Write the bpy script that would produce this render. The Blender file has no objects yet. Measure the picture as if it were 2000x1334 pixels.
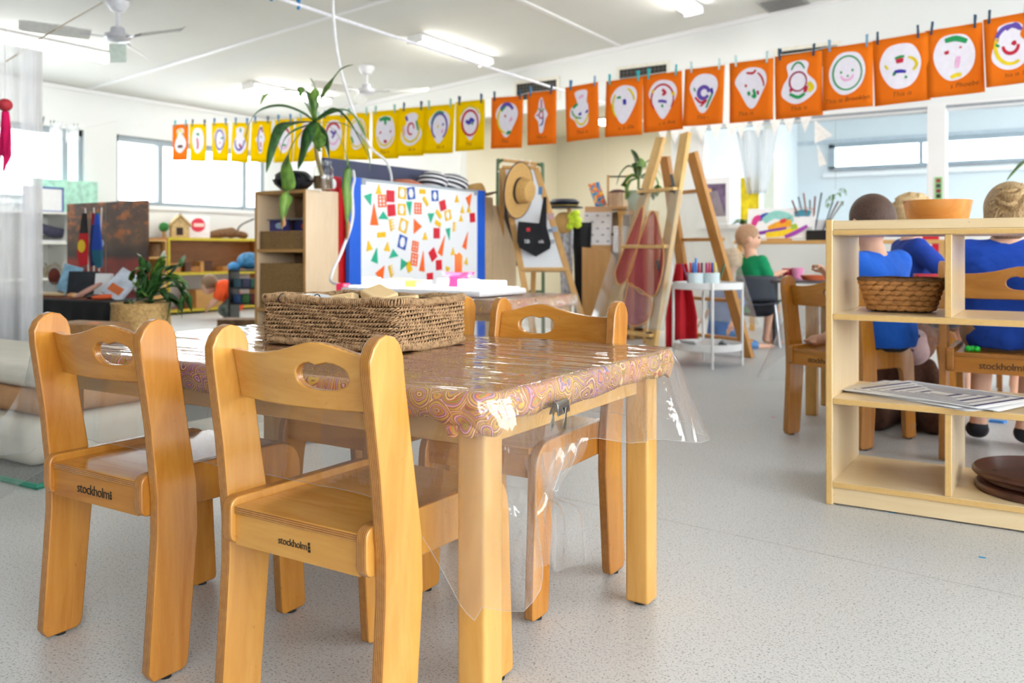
import bpy, bmesh, math, random
import numpy as np
from mathutils import Vector, Matrix, Euler

# ------------------------------------------------------------------ camera, world, exposure
SC = bpy.context.scene
COL = SC.collection
R = math.radians
YAW = R(32.2)
FX, FY = -math.sin(YAW), math.cos(YAW)          # forward
RX, RY = math.cos(YAW), math.sin(YAW)           # right
CAMZ, FPX, HOR = 0.75, 1700.0, 490.0
cd = bpy.data.cameras.new('camera')
cd.sensor_width = 36.0; cd.sensor_fit = 'HORIZONTAL'
cd.lens = FPX / 2000 * 36
cd.shift_y = -(667 - HOR) / 2000
cd.clip_start = 0.05; cd.clip_end = 200
cd.dof.use_dof = True; cd.dof.focus_distance = 1.62; cd.dof.aperture_fstop = 5.0
cam = bpy.data.objects.new('camera', cd); COL.objects.link(cam)
cam.location = (0, 0, CAMZ); cam.rotation_euler = (R(90), 0, YAW)
SC.camera = cam

world = bpy.data.worlds.new('daylight'); SC.world = world; world.use_nodes = True
bg = world.node_tree.nodes['Background']
bg.inputs[0].default_value = (0.94, 0.975, 1.0, 1); bg.inputs[1].default_value = 7.0
SC.view_settings.view_transform = 'Standard'; SC.view_settings.look = 'None'
SC.view_settings.exposure = 0.55; SC.view_settings.gamma = 1.0
SC.view_settings.use_curve_mapping = False
SC.cycles.use_denoising = True
SC.cycles.max_bounces = 7; SC.cycles.diffuse_bounces = 3; SC.cycles.glossy_bounces = 3
SC.cycles.transparent_max_bounces = 18; SC.cycles.use_adaptive_sampling = True; SC.cycles.adaptive_threshold = .05; SC.cycles.sample_clamp_indirect = 6.0
SC.cycles.caustics_reflective = False; SC.cycles.caustics_refractive = False
TUBE_STRENGTH = 22.0

# measuring helpers: where a sight line of the survey camera meets a plane of the room
def _d(px, py):
    u = (px - 1000) / FPX
    return FX + u * RX, FY + u * RY, (HOR - py) / FPX
def W(px, py, t):
    a, b, c = _d(px, py); return Vector((a * t, b * t, CAMZ + c * t))
def onz(px, py, z):
    a, b, c = _d(px, py); t = (z - CAMZ) / c; return Vector((a * t, b * t, z))
def onx(px, py, x):
    a, b, c = _d(px, py); t = x / a; return Vector((x, b * t, CAMZ + c * t))
def ony(px, py, y):
    a, b, c = _d(px, py); t = y / b; return Vector((a * t, y, CAMZ + c * t))
XL, YB = -9.17, 8.53
def ceil_z(x): return 2.55 + 0.077 * (x - XL)
def onceil(px, py):
    a, b, c = _d(px, py); t = (ceil_z(0) - CAMZ) / (c - 0.077 * a); return Vector((a * t, b * t, CAMZ + c * t))

# ------------------------------------------------------------------ helpers
def s2l(c):
    c = c / 255.0
    return c / 12.92 if c <= 0.04045 else ((c + 0.055) / 1.055) ** 2.4
def rgb(*c):
    if len(c) == 1 and isinstance(c[0], str):
        h = c[0].lstrip('#'); c = [int(h[i:i + 2], 16) for i in (0, 2, 4)]
    elif len(c) == 1: c = c[0]
    return (s2l(c[0]), s2l(c[1]), s2l(c[2]), 1)

class MB:
    def __init__(s): s.v = []; s.f = []
    def add(s, vs, fs):
        o = len(s.v); s.v += [tuple(v) for v in vs]; s.f += [tuple(i + o for i in f) for f in fs]; return s
    def box(s, c, d, rot=None):
        hx, hy, hz = d[0] / 2, d[1] / 2, d[2] / 2; c = Vector(c)
        vs = [Vector((x, y, z)) for x in (-hx, hx) for y in (-hy, hy) for z in (-hz, hz)]
        if rot is not None:
            m = rot if isinstance(rot, Matrix) else Euler(rot).to_matrix()
            vs = [m @ v for v in vs]
        return s.add([v + c for v in vs], [(0, 1, 3, 2), (4, 6, 7, 5), (0, 4, 5, 1), (2, 3, 7, 6), (0, 2, 6, 4), (1, 5, 7, 3)])
    def bb(s, x0, x1, y0, y1, z0, z1):
        return s.box(((x0 + x1) / 2, (y0 + y1) / 2, (z0 + z1) / 2), (abs(x1 - x0), abs(y1 - y0), abs(z1 - z0)))
    def beam(s, p0, p1, w, h, up=(0, 0, 1)):
        p0, p1 = Vector(p0), Vector(p1); z = (p1 - p0); L = z.length; z = z / L
        u = Vector(up); x = u.cross(z)
        if x.length < 1e-5: x = Vector((1, 0, 0)).cross(z)
        x.normalize(); y = z.cross(x)
        m = Matrix((x, y, z)).transposed()
        return s.box((p0 + p1) / 2, (w, h, L), m)
    def tube(s, pts, r, n=8, closed=False, cap=True):
        pts = [Vector(p) for p in pts]; N = len(pts)
        rs = r if isinstance(r, (list, tuple)) else [r] * N
        tan = []
        for i in range(N):
            a = pts[(i - 1) % N] if (closed or i > 0) else pts[i]
            b = pts[(i + 1) % N] if (closed or i < N - 1) else pts[i]
            t = b - a; tan.append(t.normalized() if t.length > 1e-9 else Vector((0, 0, 1)))
        nrm = tan[0].orthogonal().normalized(); vs = []
        for i in range(N):
            nrm = nrm - tan[i] * nrm.dot(tan[i])
            nrm = nrm.normalized() if nrm.length > 1e-6 else tan[i].orthogonal().normalized()
            bn = tan[i].cross(nrm)
            for k in range(n):
                a = 2 * math.pi * k / n
                vs.append(pts[i] + (nrm * math.cos(a) + bn * math.sin(a)) * rs[i])
        fs = []
        for i in range(N if closed else N - 1):
            j = (i + 1) % N
            for k in range(n):
                l = (k + 1) % n
                fs.append((i * n + k, i * n + l, j * n + l, j * n + k))
        if cap and not closed:
            fs.append(tuple(range(n - 1, -1, -1))); fs.append(tuple((N - 1) * n + k for k in range(n)))
        return s.add(vs, fs)
    def cyl(s, p0, p1, r0, r1=None, n=16):
        return s.tube([p0, p1], [r0, r0 if r1 is None else r1], n)
    def lathe(s, prof, n=24, c=(0, 0, 0), sx=1, sy=1, cap=True):
        vs = []; N = len(prof)
        for r_, z in prof:
            for k in range(n):
                a = 2 * math.pi * k / n
                vs.append((c[0] + r_ * math.cos(a) * sx, c[1] + r_ * math.sin(a) * sy, c[2] + z))
        fs = [(i * n + k, i * n + (k + 1) % n, (i + 1) * n + (k + 1) % n, (i + 1) * n + k) for i in range(N - 1) for k in range(n)]
        if cap:
            if prof[0][0] > 1e-6: fs.append(tuple(range(n - 1, -1, -1)))
            if prof[-1][0] > 1e-6: fs.append(tuple((N - 1) * n + k for k in range(n)))
        return s.add(vs, fs)
    def ball(s, c, r, n=16, m=10, rot=None):
        if not isinstance(r, (tuple, list)): r = (r, r, r)
        c = Vector(c); vs = []; fs = []
        for i in range(m + 1):
            th = math.pi * i / m
            for k in range(n):
                a = 2 * math.pi * k / n
                v = Vector((r[0] * math.sin(th) * math.cos(a), r[1] * math.sin(th) * math.sin(a), r[2] * math.cos(th)))
                if rot is not None: v = rot @ v
                vs.append(c + v)
        for i in range(m):
            for k in range(n):
                fs.append((i * n + k, (i + 1) * n + k, (i + 1) * n + (k + 1) % n, i * n + (k + 1) % n))
        return s.add(vs, fs)
    def prism(s, poly, axis, a, b):
        def P(p, d):
            if axis == 'x': return (d, p[0], p[1])
            if axis == 'y': return (p[0], d, p[1])
            return (p[0], p[1], d)
        n = len(poly)
        vs = [P(p, a) for p in poly] + [P(p, b) for p in poly]
        fs = [tuple(range(n - 1, -1, -1)), tuple(range(n, 2 * n))] + [(i, (i + 1) % n, n + (i + 1) % n, n + i) for i in range(n)]
        return s.add(vs, fs)
    def grid(s, fn, nu, nv, wrap=False):
        vs = [fn(i / (nu if wrap else nu - 1), j / (nv - 1)) for j in range(nv) for i in range(nu)]
        fs = []
        for j in range(nv - 1):
            for i in range(nu if wrap else nu - 1):
                k = (i + 1) % nu
                fs.append((j * nu + i, j * nu + k, (j + 1) * nu + k, (j + 1) * nu + i))
        return s.add(vs, fs)
    def xf(s, m):
        s.v = [tuple(m @ Vector(v)) for v in s.v]; return s
    def build(s, name, mat, parent=None, bevel=0, smooth=True, angle=38, seg=2, fix=True):
        me = bpy.data.meshes.new(name); me.from_pydata(s.v, [], s.f); me.update()
        if fix:
            bm = bmesh.new(); bm.from_mesh(me); bmesh.ops.recalc_face_normals(bm, faces=bm.faces); bm.to_mesh(me); bm.free()
        if smooth:
            me.polygons.foreach_set('use_smooth', [True] * len(me.polygons))
            try: me.set_sharp_from_angle(angle=R(angle))
            except Exception: pass
        if mat is not None: me.materials.append(mat)
        o = bpy.data.objects.new(name, me); COL.objects.link(o)
        if parent is not None: o.parent = parent
        if bevel:
            b = o.modifiers.new('bevel', 'BEVEL'); b.width = bevel; b.segments = seg; b.limit_method = 'ANGLE'; b.angle_limit = R(40)
        return o

def tag(o, label, cat, group=None):
    o['label'] = label; o['category'] = cat
    if group: o['group'] = group
    return o
def thing(name, label, cat, loc=(0, 0, 0), rz=0, group=None, rot=None):
    o = bpy.data.objects.new(name, None); o.empty_display_size = 0.05; COL.objects.link(o)
    o.location = loc; o.rotation_euler = rot if rot is not None else (0, 0, rz)
    return tag(o, label, cat, group)
def struct(o): o['kind'] = 'structure'; return o
def sb(name, mat, *boxes, parent=None, bevel=0):
    m = MB()
    for b in boxes: m.bb(*b)
    o = m.build(name, mat, parent, bevel=bevel)
    if parent is None: struct(o)
    return o
def dup(root, loc, rz, label, group=None, scale=None):
    r = root.copy(); COL.objects.link(r); r.location = loc; r.rotation_euler = (0, 0, rz); r['label'] = label
    if group: r['group'] = group
    if scale: r.scale = (scale,) * 3
    for ch in list(root.children):
        c = ch.copy(); COL.objects.link(c); c.parent = r
        for g in ch.children:
            d = g.copy(); COL.objects.link(d); d.parent = c
    return r
def text_mesh(body, size, font_extrude=0.0004, spacing=1.0, shear=0):
    cu = bpy.data.curves.new('lettering', 'FONT'); cu.body = body; cu.size = size; cu.extrude = font_extrude
    cu.align_x = 'CENTER'; cu.align_y = 'CENTER'; cu.resolution_u = 3; cu.space_character = spacing; cu.shear = shear
    o = bpy.data.objects.new('tmp', cu); COL.objects.link(o)
    dg = bpy.context.evaluated_depsgraph_get(); dg.update()
    me = bpy.data.meshes.new_from_object(o.evaluated_get(dg))
    bpy.data.objects.remove(o); bpy.data.curves.remove(cu)
    return me
def text_obj(name, body, size, mat, parent, loc, rot, spacing=1.0, shear=0, ext=0.0004):
    me = text_mesh(body, size, ext, spacing, shear); me.materials.clear(); me.materials.append(mat)
    o = bpy.data.objects.new(name, me); COL.objects.link(o); o.parent = parent
    o.location = loc; o.rotation_euler = rot
    return o
def catmull(pts, n=6, closed=False):
    P = [Vector(p) for p in pts]; N = len(P); out = []
    for i in range(N if closed else N - 1):
        if closed: a, b, c, d = P[(i - 1) % N], P[i], P[(i + 1) % N], P[(i + 2) % N]
        else: a, b, c, d = P[max(i - 1, 0)], P[i], P[i + 1], P[min(i + 2, N - 1)]
        for k in range(n):
            t = k / n
            out.append(0.5 * ((2 * b) + (c - a) * t + (2 * a - 5 * b + 4 * c - d) * t * t + (3 * b - a - 3 * c + d) * t ** 3))
    if not closed: out.append(P[-1])
    return out
def rounded(poly, rad, n=4):
    out = []; N = len(poly)
    for i in range(N):
        p = Vector(poly[i]); a = Vector(poly[i - 1]); b = Vector(poly[(i + 1) % N])
        r_ = rad[i] if isinstance(rad, (list, tuple)) else rad
        if r_ <= 0: out.append(tuple(p)); continue
        da = (a - p).normalized(); db = (b - p).normalized()
        r_ = min(r_, (a - p).length * .49, (b - p).length * .49)
        for k in range(n + 1):
            t = k / n
            out.append(tuple((p + da * r_) * (1 - t) ** 2 + p * 2 * t * (1 - t) + (p + db * r_) * t * t))
    return out

# ------------------------------------------------------------------ materials
MATS = {}
def newmat(name):
    m = bpy.data.materials.new(name); m.use_nodes = True
    nt = m.node_tree; b = nt.nodes['Principled BSDF']
    return m, nt, b
def N(nt, t, **kw):
    n = nt.nodes.new(t)
    for k, v in kw.items(): setattr(n, k, v)
    return n
def L(nt, a, b): nt.links.new(a, b)
def texco(nt, scale=(1, 1, 1), out='Object'):
    tc = N(nt, 'ShaderNodeTexCoord'); mp = N(nt, 'ShaderNodeMapping'); mp.inputs['Scale'].default_value = scale
    L(nt, tc.outputs[out], mp.inputs[0]); return mp.outputs[0], tc
def noise(nt, vec, scale, detail=3, rough=.5, dist=0):
    n = N(nt, 'ShaderNodeTexNoise'); n.inputs['Scale'].default_value = scale; n.inputs['Detail'].default_value = detail
    n.inputs['Roughness'].default_value = rough; n.inputs['Distortion'].default_value = dist
    L(nt, vec, n.inputs['Vector']); return n
def ramp(nt, fac, stops, interp='LINEAR'):
    r_ = N(nt, 'ShaderNodeValToRGB'); r_.color_ramp.interpolation = interp; e = r_.color_ramp.elements
    while len(e) < len(stops): e.new(0.5)
    for el, (p, c) in zip(e, stops): el.position = p; el.color = c
    if fac is not None: L(nt, fac, r_.inputs[0])
    return r_
def mixc(nt, fac, a, b, mode='MIX'):
    m = N(nt, 'ShaderNodeMix', data_type='RGBA', blend_type=mode)
    for s_, val in ((m.inputs[0], fac), (m.inputs[6], a), (m.inputs[7], b)):
        if isinstance(val, (int, float)): s_.default_value = val
        elif isinstance(val, tuple): s_.default_value = val
        else: L(nt, val, s_)
    return m.outputs[2]
def math_(nt, op, a, b=None):
    m = N(nt, 'ShaderNodeMath', operation=op)
    for i, val in enumerate((a, b)):
        if val is None: continue
        if isinstance(val, (int, float)): m.inputs[i].default_value = val
        else: L(nt, val, m.inputs[i])
    return m.outputs[0]
def bump(nt, bsdf, h, strength=.2, dist=.002, inp='Normal'):
    b = N(nt, 'ShaderNodeBump'); b.inputs['Strength'].default_value = strength; b.inputs['Distance'].default_value = dist
    L(nt, h, b.inputs['Height']); L(nt, b.outputs[0], bsdf.inputs[inp]); return b
def dark(c, f): return (c[0] * f, c[1] * f, c[2] * f, 1)

def plain(name, col, rough=.55, var=.07, scale=30, metal=0, bmp=0, coat=0, emit=0, alpha=None, trans=0, spec=.5, sheen=0):
    if name in MATS: return MATS[name]
    m, nt, b = newmat(name); v, tc = texco(nt)
    n = noise(nt, v, scale)
    r_ = ramp(nt, n.outputs[0], [(.3, dark(col, 1 - var)), (.7, tuple(min(1, x * (1 + var)) for x in col[:3]) + (1,))])
    L(nt, r_.outputs[0], b.inputs['Base Color'])
    b.inputs['Roughness'].default_value = rough; b.inputs['Metallic'].default_value = metal
    b.inputs['Specular IOR Level'].default_value = spec
    if coat: b.inputs['Coat Weight'].default_value = coat; b.inputs['Coat Roughness'].default_value = .12
    if sheen: b.inputs['Sheen Weight'].default_value = sheen
    if trans: b.inputs['Transmission Weight'].default_value = trans
    if bmp: bump(nt, b, n.outputs[0], bmp)
    if emit:
        L(nt, r_.outputs[0], b.inputs['Emission Color']); b.inputs['Emission Strength'].default_value = emit
    MATS[name] = m; return m
def P(hexcol, rough=.55, **kw): return plain('paint_' + hexcol.lstrip('#') + '_%d' % int(rough * 100) + ''.join(k + str(v) for k, v in sorted(kw.items())), rgb(hexcol), rough, **kw)

def wood(name, ca, cb, grain='z', ply=None, edge=None, rough=.32, gscale=1.0, coat=.25, ply_pitch=.0032):
    """clear-coated timber: long grain along one axis, ply layers on the cut edges of a board"""
    if name in MATS: return MATS[name]
    m, nt, b = newmat(name)
    st = {'x': (3, 22, 22), 'y': (22, 3, 22), 'z': (22, 22, 3)}[grain]
    v, tc = texco(nt, tuple(x * gscale for x in st))
    oi = N(nt, 'ShaderNodeObjectInfo'); add = N(nt, 'ShaderNodeVectorMath', operation='ADD')
    L(nt, v, add.inputs[0]); L(nt, oi.outputs['Random'], add.inputs[1])
    sc_ = N(nt, 'ShaderNodeVectorMath', operation='SCALE'); sc_.inputs['Scale'].default_value = 9.0
    cmb = N(nt, 'ShaderNodeCombineXYZ'); L(nt, oi.outputs['Random'], cmb.inputs[0]); L(nt, oi.outputs['Random'], cmb.inputs[1]); L(nt, cmb.outputs[0], sc_.inputs[0])
    L(nt, sc_.outputs[0], add.inputs[1])
    n1 = noise(nt, add.outputs[0], .8, 4, .6, 1.2); n2 = noise(nt, add.outputs[0], 6, 3, .6, .3)
    f = math_(nt, 'ADD', math_(nt, 'MULTIPLY', n1.outputs[0], .85), math_(nt, 'MULTIPLY', n2.outputs[0], .15))
    c = ramp(nt, f, [(.27, cb), (.5, tuple((x + y) / 2 for x, y in zip(ca, cb))), (.73, ca)]).outputs[0]
    vv, _ = texco(nt)
    sp = noise(nt, vv, 55, 2); dk = ramp(nt, sp.outputs[0], [(.70, (1, 1, 1, 1)), (.76, (.72, .66, .6, 1))])
    c = mixc(nt, .5, c, dk.outputs[0], 'MULTIPLY')
    if ply:
        sx = N(nt, 'ShaderNodeSeparateXYZ'); L(nt, tc.outputs['Normal'], sx.inputs[0])
        ax = 'XYZ'.index(ply.upper())
        nf = math_(nt, 'ABSOLUTE', sx.outputs[ax])
        isedge = math_(nt, 'LESS_THAN', nf, .55)
        so = N(nt, 'ShaderNodeSeparateXYZ'); L(nt, tc.outputs['Object'], so.inputs[0])
        w = math_(nt, 'SINE', math_(nt, 'MULTIPLY', so.outputs[ax], 2 * math.pi / ply_pitch))
        nz = noise(nt, vv, 90, 2)
        w = math_(nt, 'ADD', w, math_(nt, 'MULTIPLY', math_(nt, 'SUBTRACT', nz.outputs[0], .5), 1.4))
        ec = edge or (dark(cb, .45), ca)
        er = ramp(nt, math_(nt, 'ADD', math_(nt, 'MULTIPLY', w, .35), .5), [(.25, ec[0]), (.65, ec[1])])
        c = mixc(nt, isedge, c, er.outputs[0])
    L(nt, c, b.inputs['Base Color'])
    b.inputs['Roughness'].default_value = rough
    b.inputs['Coat Weight'].default_value = coat; b.inputs['Coat Roughness'].default_value = .15
    bump(nt, b, n2.outputs[0], .05, .001)
    MATS[name] = m; return m

HONEY = {'pale': (rgb(228, 172, 88), rgb(202, 136, 52)), 'amber': (rgb(214, 150, 60), rgb(176, 106, 30))}
def honey(g, p, v='pale'): return wood('honey_%s_%s%s' % (v, g, p), HONEY[v][0], HONEY[v][1], g, p, (rgb(140, 80, 28), rgb(204, 144, 70)), rough=.26, coat=.45)
BEECH_A, BEECH_B = rgb(230, 182, 104), rgb(206, 150, 70)
def beech(g): return wood('beech_' + g, BEECH_A, BEECH_B, g)
MAPLE_A, MAPLE_B = rgb(241, 218, 178), rgb(231, 203, 156)
def maple(g, p=None): return wood('maple_%s%s' % (g, p), MAPLE_A, MAPLE_B, g, p, (rgb(206, 158, 90), rgb(236, 200, 132)), rough=.35, coat=.2, ply_pitch=.004)
PINE_A, PINE_B = rgb(222, 178, 112), rgb(198, 146, 78)
def pine(g): return wood('pine_' + g, PINE_A, PINE_B, g, rough=.45, coat=.1)

def floor_mat():
    m, nt, b = newmat('speckled_vinyl'); v, tc = texco(nt)
    big = noise(nt, v, .9, 3); c = ramp(nt, big.outputs[0], [(.3, rgb(203, 203, 202)), (.7, rgb(213, 213, 213))]).outputs[0]
    n1 = noise(nt, v, 210, 3, .7); d1 = ramp(nt, n1.outputs[0], [(.36, rgb(120, 112, 108)), (.45, (1, 1, 1, 1))])
    n2 = noise(nt, v, 120, 2, .6); d2 = ramp(nt, n2.outputs[0], [(.30, rgb(150, 150, 158)), (.40, (1, 1, 1, 1))])
    c = mixc(nt, .75, c, d1.outputs[0], 'MULTIPLY'); c = mixc(nt, .6, c, d2.outputs[0], 'MULTIPLY')
    L(nt, c, b.inputs['Base Color']); b.inputs['Roughness'].default_value = .38; b.inputs['Specular IOR Level'].default_value = .45
    bump(nt, b, n2.outputs[0], .03, .001)
    return m
def cloth_mat():
    m, nt, b = newmat('dot_ring_fabric'); v, tc = texco(nt)
    n = noise(nt, v, 14, 2)
    mx = N(nt, 'ShaderNodeMix', data_type='VECTOR'); mx.inputs[0].default_value = .045
    L(nt, v, mx.inputs[4]); L(nt, n.outputs['Color'], mx.inputs[5])
    vo = N(nt, 'ShaderNodeTexVoronoi'); vo.inputs['Scale'].default_value = 25; vo.inputs['Randomness'].default_value = .9
    L(nt, mx.outputs[1], vo.inputs['Vector'])
    sc_ = N(nt, 'ShaderNodeSeparateColor'); L(nt, vo.outputs['Color'], sc_.inputs[0])
    f = math_(nt, 'FRACT', math_(nt, 'ADD', math_(nt, 'MULTIPLY', vo.outputs['Distance'], 2.6), sc_.outputs[0]))
    pal = [rgb(116, 40, 100), rgb(248, 216, 160), rgb(184, 44, 48), rgb(128, 150, 30), rgb(244, 116, 36), rgb(50, 64, 160), rgb(240, 160, 190), rgb(104, 56, 40), rgb(224, 184, 50), rgb(220, 150, 70)]
    r1 = ramp(nt, f, [(i / 10, c) for i, c in enumerate(pal)], 'CONSTANT')
    big = noise(nt, v, 5, 2); r2 = ramp(nt, big.outputs[0], [(.3, rgb(222, 116, 56)), (.45, rgb(238, 184, 92)), (.55, rgb(176, 156, 66)), (.7, rgb(150, 84, 130))])  # print wash, its gold brightened to stand in for warm reflections
    ring = math_(nt, 'GREATER_THAN', math_(nt, 'FRACT', math_(nt, 'MULTIPLY', vo.outputs['Distance'], 6.6)), .8)
    c = mixc(nt, .32, r1.outputs[0], r2.outputs[0]); c = mixc(nt, math_(nt, 'MULTIPLY', ring, .4), c, rgb(84, 44, 60))
    L(nt, c, b.inputs['Base Color']); b.inputs['Roughness'].default_value = .6
    fine = noise(nt, v, 240, 2); bump(nt, b, fine.outputs[0], .15, .001)
    return m
def clear_mat(name='clear_vinyl', wr=.25, base=.03, tint=(.97, .975, .98, 1), rough=.05, wscale=(9, 40, 9), amp=1.0, haze=0):
    m, nt, b = newmat(name); nt.nodes.remove(b); out = nt.nodes['Material Output']
    v, tc = texco(nt, wscale)
    n = noise(nt, v, 1.0, 3, .55, .6)
    bp = N(nt, 'ShaderNodeBump'); bp.inputs['Strength'].default_value = wr; bp.inputs['Distance'].default_value = .01; L(nt, n.outputs[0], bp.inputs['Height'])
    tr = N(nt, 'ShaderNodeBsdfTransparent'); tr.inputs[0].default_value = tint
    gl = N(nt, 'ShaderNodeBsdfGlossy'); gl.inputs['Roughness'].default_value = rough; L(nt, bp.outputs[0], gl.inputs['Normal'])
    lw = N(nt, 'ShaderNodeLayerWeight'); lw.inputs[0].default_value = .5; L(nt, bp.outputs[0], lw.inputs['Normal'])
    fac = math_(nt, 'ADD', math_(nt, 'MULTIPLY', math_(nt, 'POWER', lw.outputs['Facing'], 4.0), amp), base)
    mx = N(nt, 'ShaderNodeMixShader'); L(nt, fac, mx.inputs[0]); L(nt, tr.outputs[0], mx.inputs[1]); L(nt, gl.outputs[0], mx.inputs[2])
    if haze:
        df = N(nt, 'ShaderNodeBsdfDiffuse'); df.inputs[0].default_value = (.92, .92, .92, 1); tl = N(nt, 'ShaderNodeBsdfTranslucent'); tl.inputs[0].default_value = (.92, .92, .92, 1)
        ad = N(nt, 'ShaderNodeMixShader'); ad.inputs[0].default_value = .5; L(nt, df.outputs[0], ad.inputs[1]); L(nt, tl.outputs[0], ad.inputs[2])
        m2 = N(nt, 'ShaderNodeMixShader'); m2.inputs[0].default_value = haze; L(nt, mx.outputs[0], m2.inputs[1]); L(nt, ad.outputs[0], m2.inputs[2]); mx = m2
    L(nt, mx.outputs[0], out.inputs[0]); return m
def sheer_mat(name, col, opacity):
    m, nt, b = newmat(name); nt.nodes.remove(b); out = nt.nodes['Material Output']
    v, tc = texco(nt, (1, 1, .1)); n = noise(nt, v, 40, 2)
    tr = N(nt, 'ShaderNodeBsdfTransparent'); df = N(nt, 'ShaderNodeBsdfDiffuse'); tl = N(nt, 'ShaderNodeBsdfTranslucent')
    df.inputs[0].default_value = col; tl.inputs[0].default_value = col
    a = N(nt, 'ShaderNodeMixShader'); a.inputs[0].default_value = .5; L(nt, df.outputs[0], a.inputs[1]); L(nt, tl.outputs[0], a.inputs[2])
    mx = N(nt, 'ShaderNodeMixShader'); L(nt, math_(nt, 'ADD', math_(nt, 'MULTIPLY', n.outputs[0], .2), opacity - .1), mx.inputs[0])
    L(nt, tr.outputs[0], mx.inputs[1]); L(nt, a.outputs[0], mx.inputs[2]); L(nt, mx.outputs[0], out.inputs[0]); return m
def glass_mat(name, tint, refl=.9, base=.02):
    return clear_mat(name, 0.0, base, tint, .02, (1, 1, 1), refl)
def emis_mat(name, col, s):
    m, nt, b = newmat(name); v, tc = texco(nt); n = noise(nt, v, 3, 1)
    r_ = ramp(nt, n.outputs[0], [(0, col), (1, dark(col, .96))]); L(nt, r_.outputs[0], b.inputs['Emission Color']); b.inputs['Emission Strength'].default_value = s
    b.inputs['Base Color'].default_value = (.9, .9, .9, 1); return m
def rope_mat(name, a, b_, scale=60):
    m, nt, b = newmat(name); v, tc = texco(nt); n = noise(nt, v, scale, 4, .7)
    r_ = ramp(nt, n.outputs[0], [(.3, b_), (.55, a), (.75, tuple(min(1, x * 1.2) for x in a[:3]) + (1,))]); L(nt, r_.outputs[0], b.inputs['Base Color'])
    b.inputs['Roughness'].default_value = .75; n2 = noise(nt, v, 500, 2); bump(nt, b, n2.outputs[0], .25, .001); return m
def leaf_mat(name, a, b_, tip=None):
    m, nt, b = newmat(name); v, tc = texco(nt, (30, 30, 4)); n = noise(nt, v, 1.2, 3)
    r_ = ramp(nt, n.outputs[0], [(.3, b_), (.7, a)]); L(nt, r_.outputs[0], b.inputs['Base Color']); b.inputs['Roughness'].default_value = .4
    return m
def hair_mat(name, a, b_):
    m, nt, b = newmat(name); v, tc = texco(nt, (60, 60, 14)); n = noise(nt, v, 3, 4, .65, 1.5)
    r_ = ramp(nt, n.outputs[0], [(.32, b_), (.62, a)]); L(nt, r_.outputs[0], b.inputs['Base Color']); b.inputs['Roughness'].default_value = .5
    bump(nt, b, n.outputs[0], .6, .004); return m
def fabric_mat(name, col, var=.12, wrinkle=.25, scale=9):
    if name in MATS: return MATS[name]
    m, nt, b = newmat(name); v, tc = texco(nt); n = noise(nt, v, scale, 3, .5, .8)
    r_ = ramp(nt, n.outputs[0], [(.3, dark(col, 1 - var)), (.7, tuple(min(1, x * (1 + var)) for x in col[:3]) + (1,))]); L(nt, r_.outputs[0], b.inputs['Base Color'])
    b.inputs['Roughness'].default_value = .85; bump(nt, b, n.outputs[0], wrinkle, .02); MATS[name] = m; return m

def paper_mat(name, col, tr=.4):
    m, nt, b = newmat(name); nt.nodes.remove(b); out = nt.nodes['Material Output']; v, tc = texco(nt); n = noise(nt, v, 14, 2)
    r_ = ramp(nt, n.outputs[0], [(.3, dark(col, .97)), (.7, col)])
    df = N(nt, 'ShaderNodeBsdfDiffuse'); tl = N(nt, 'ShaderNodeBsdfTranslucent'); mx = N(nt, 'ShaderNodeMixShader'); mx.inputs[0].default_value = tr
    L(nt, r_.outputs[0], df.inputs[0]); L(nt, r_.outputs[0], tl.inputs[0]); L(nt, df.outputs[0], mx.inputs[1]); L(nt, tl.outputs[0], mx.inputs[2]); L(nt, mx.outputs[0], out.inputs[0]); return m
WHITE = plain('wall_white', rgb(234, 236, 234), .7, .015, 2)
CEIL = plain('ceiling_white', rgb(226, 226, 220), .8, .015, 2)
TRIM = plain('trim_white', rgb(240, 240, 240), .45, .01, 6)
CREAM = plain('wall_cream', rgb(238, 232, 212), .7, .015, 2)
BLUEWALL = plain('wall_pale_blue', rgb(228, 233, 235), .7, .015, 2)
ALU = plain('aluminium', rgb(176, 186, 194), .4, .03, 8, metal=.6)
GREYALU = plain('window_frame_grey', rgb(160, 172, 180), .45, .03, 8)
STEEL = plain('steel', rgb(200, 200, 200), .22, .05, 20, metal=1.0)
BLACK = plain('black_plastic', rgb(24, 25, 28), .45, .1, 20)
INK = plain('ink', rgb(34, 30, 28), .6, .05, 40)
WPAPER = plain('white_paper', rgb(240, 240, 242), .7, .02, 20)
FLOOR = floor_mat(); CLOTH = cloth_mat()
VINYL = clear_mat('clear_vinyl', .55, .085, (.97, .975, .98, 1), .04, (14, 18, 9), .45, .075)
VINYLTOP = clear_mat('clear_vinyl_top', .34, .04, (.97, .97, .97, 1), .05, (3, 20, 3), .85)
# ------------------------------------------------------------------ the room
XR, YF, WT = 4.6, -4.2, 0.15
sb('floor', FLOOR, (XL - .3, XR + .3, YF - .3, 13.3, -.1, 0))
fl = bpy.data.objects['floor']
pa, pb = onz(1375, 1032, 0), onz(1990, 1165, 0); dv = (pb - pa).normalized()
m = MB().beam(pa - dv * .8 + Vector((0, 0, .0002)), pb + dv * 3 + Vector((0, 0, .0002)), .0022, .0006, up=(0, 0, 1))
m.build('seam', P('#b4b2ac', .6), fl)

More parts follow.
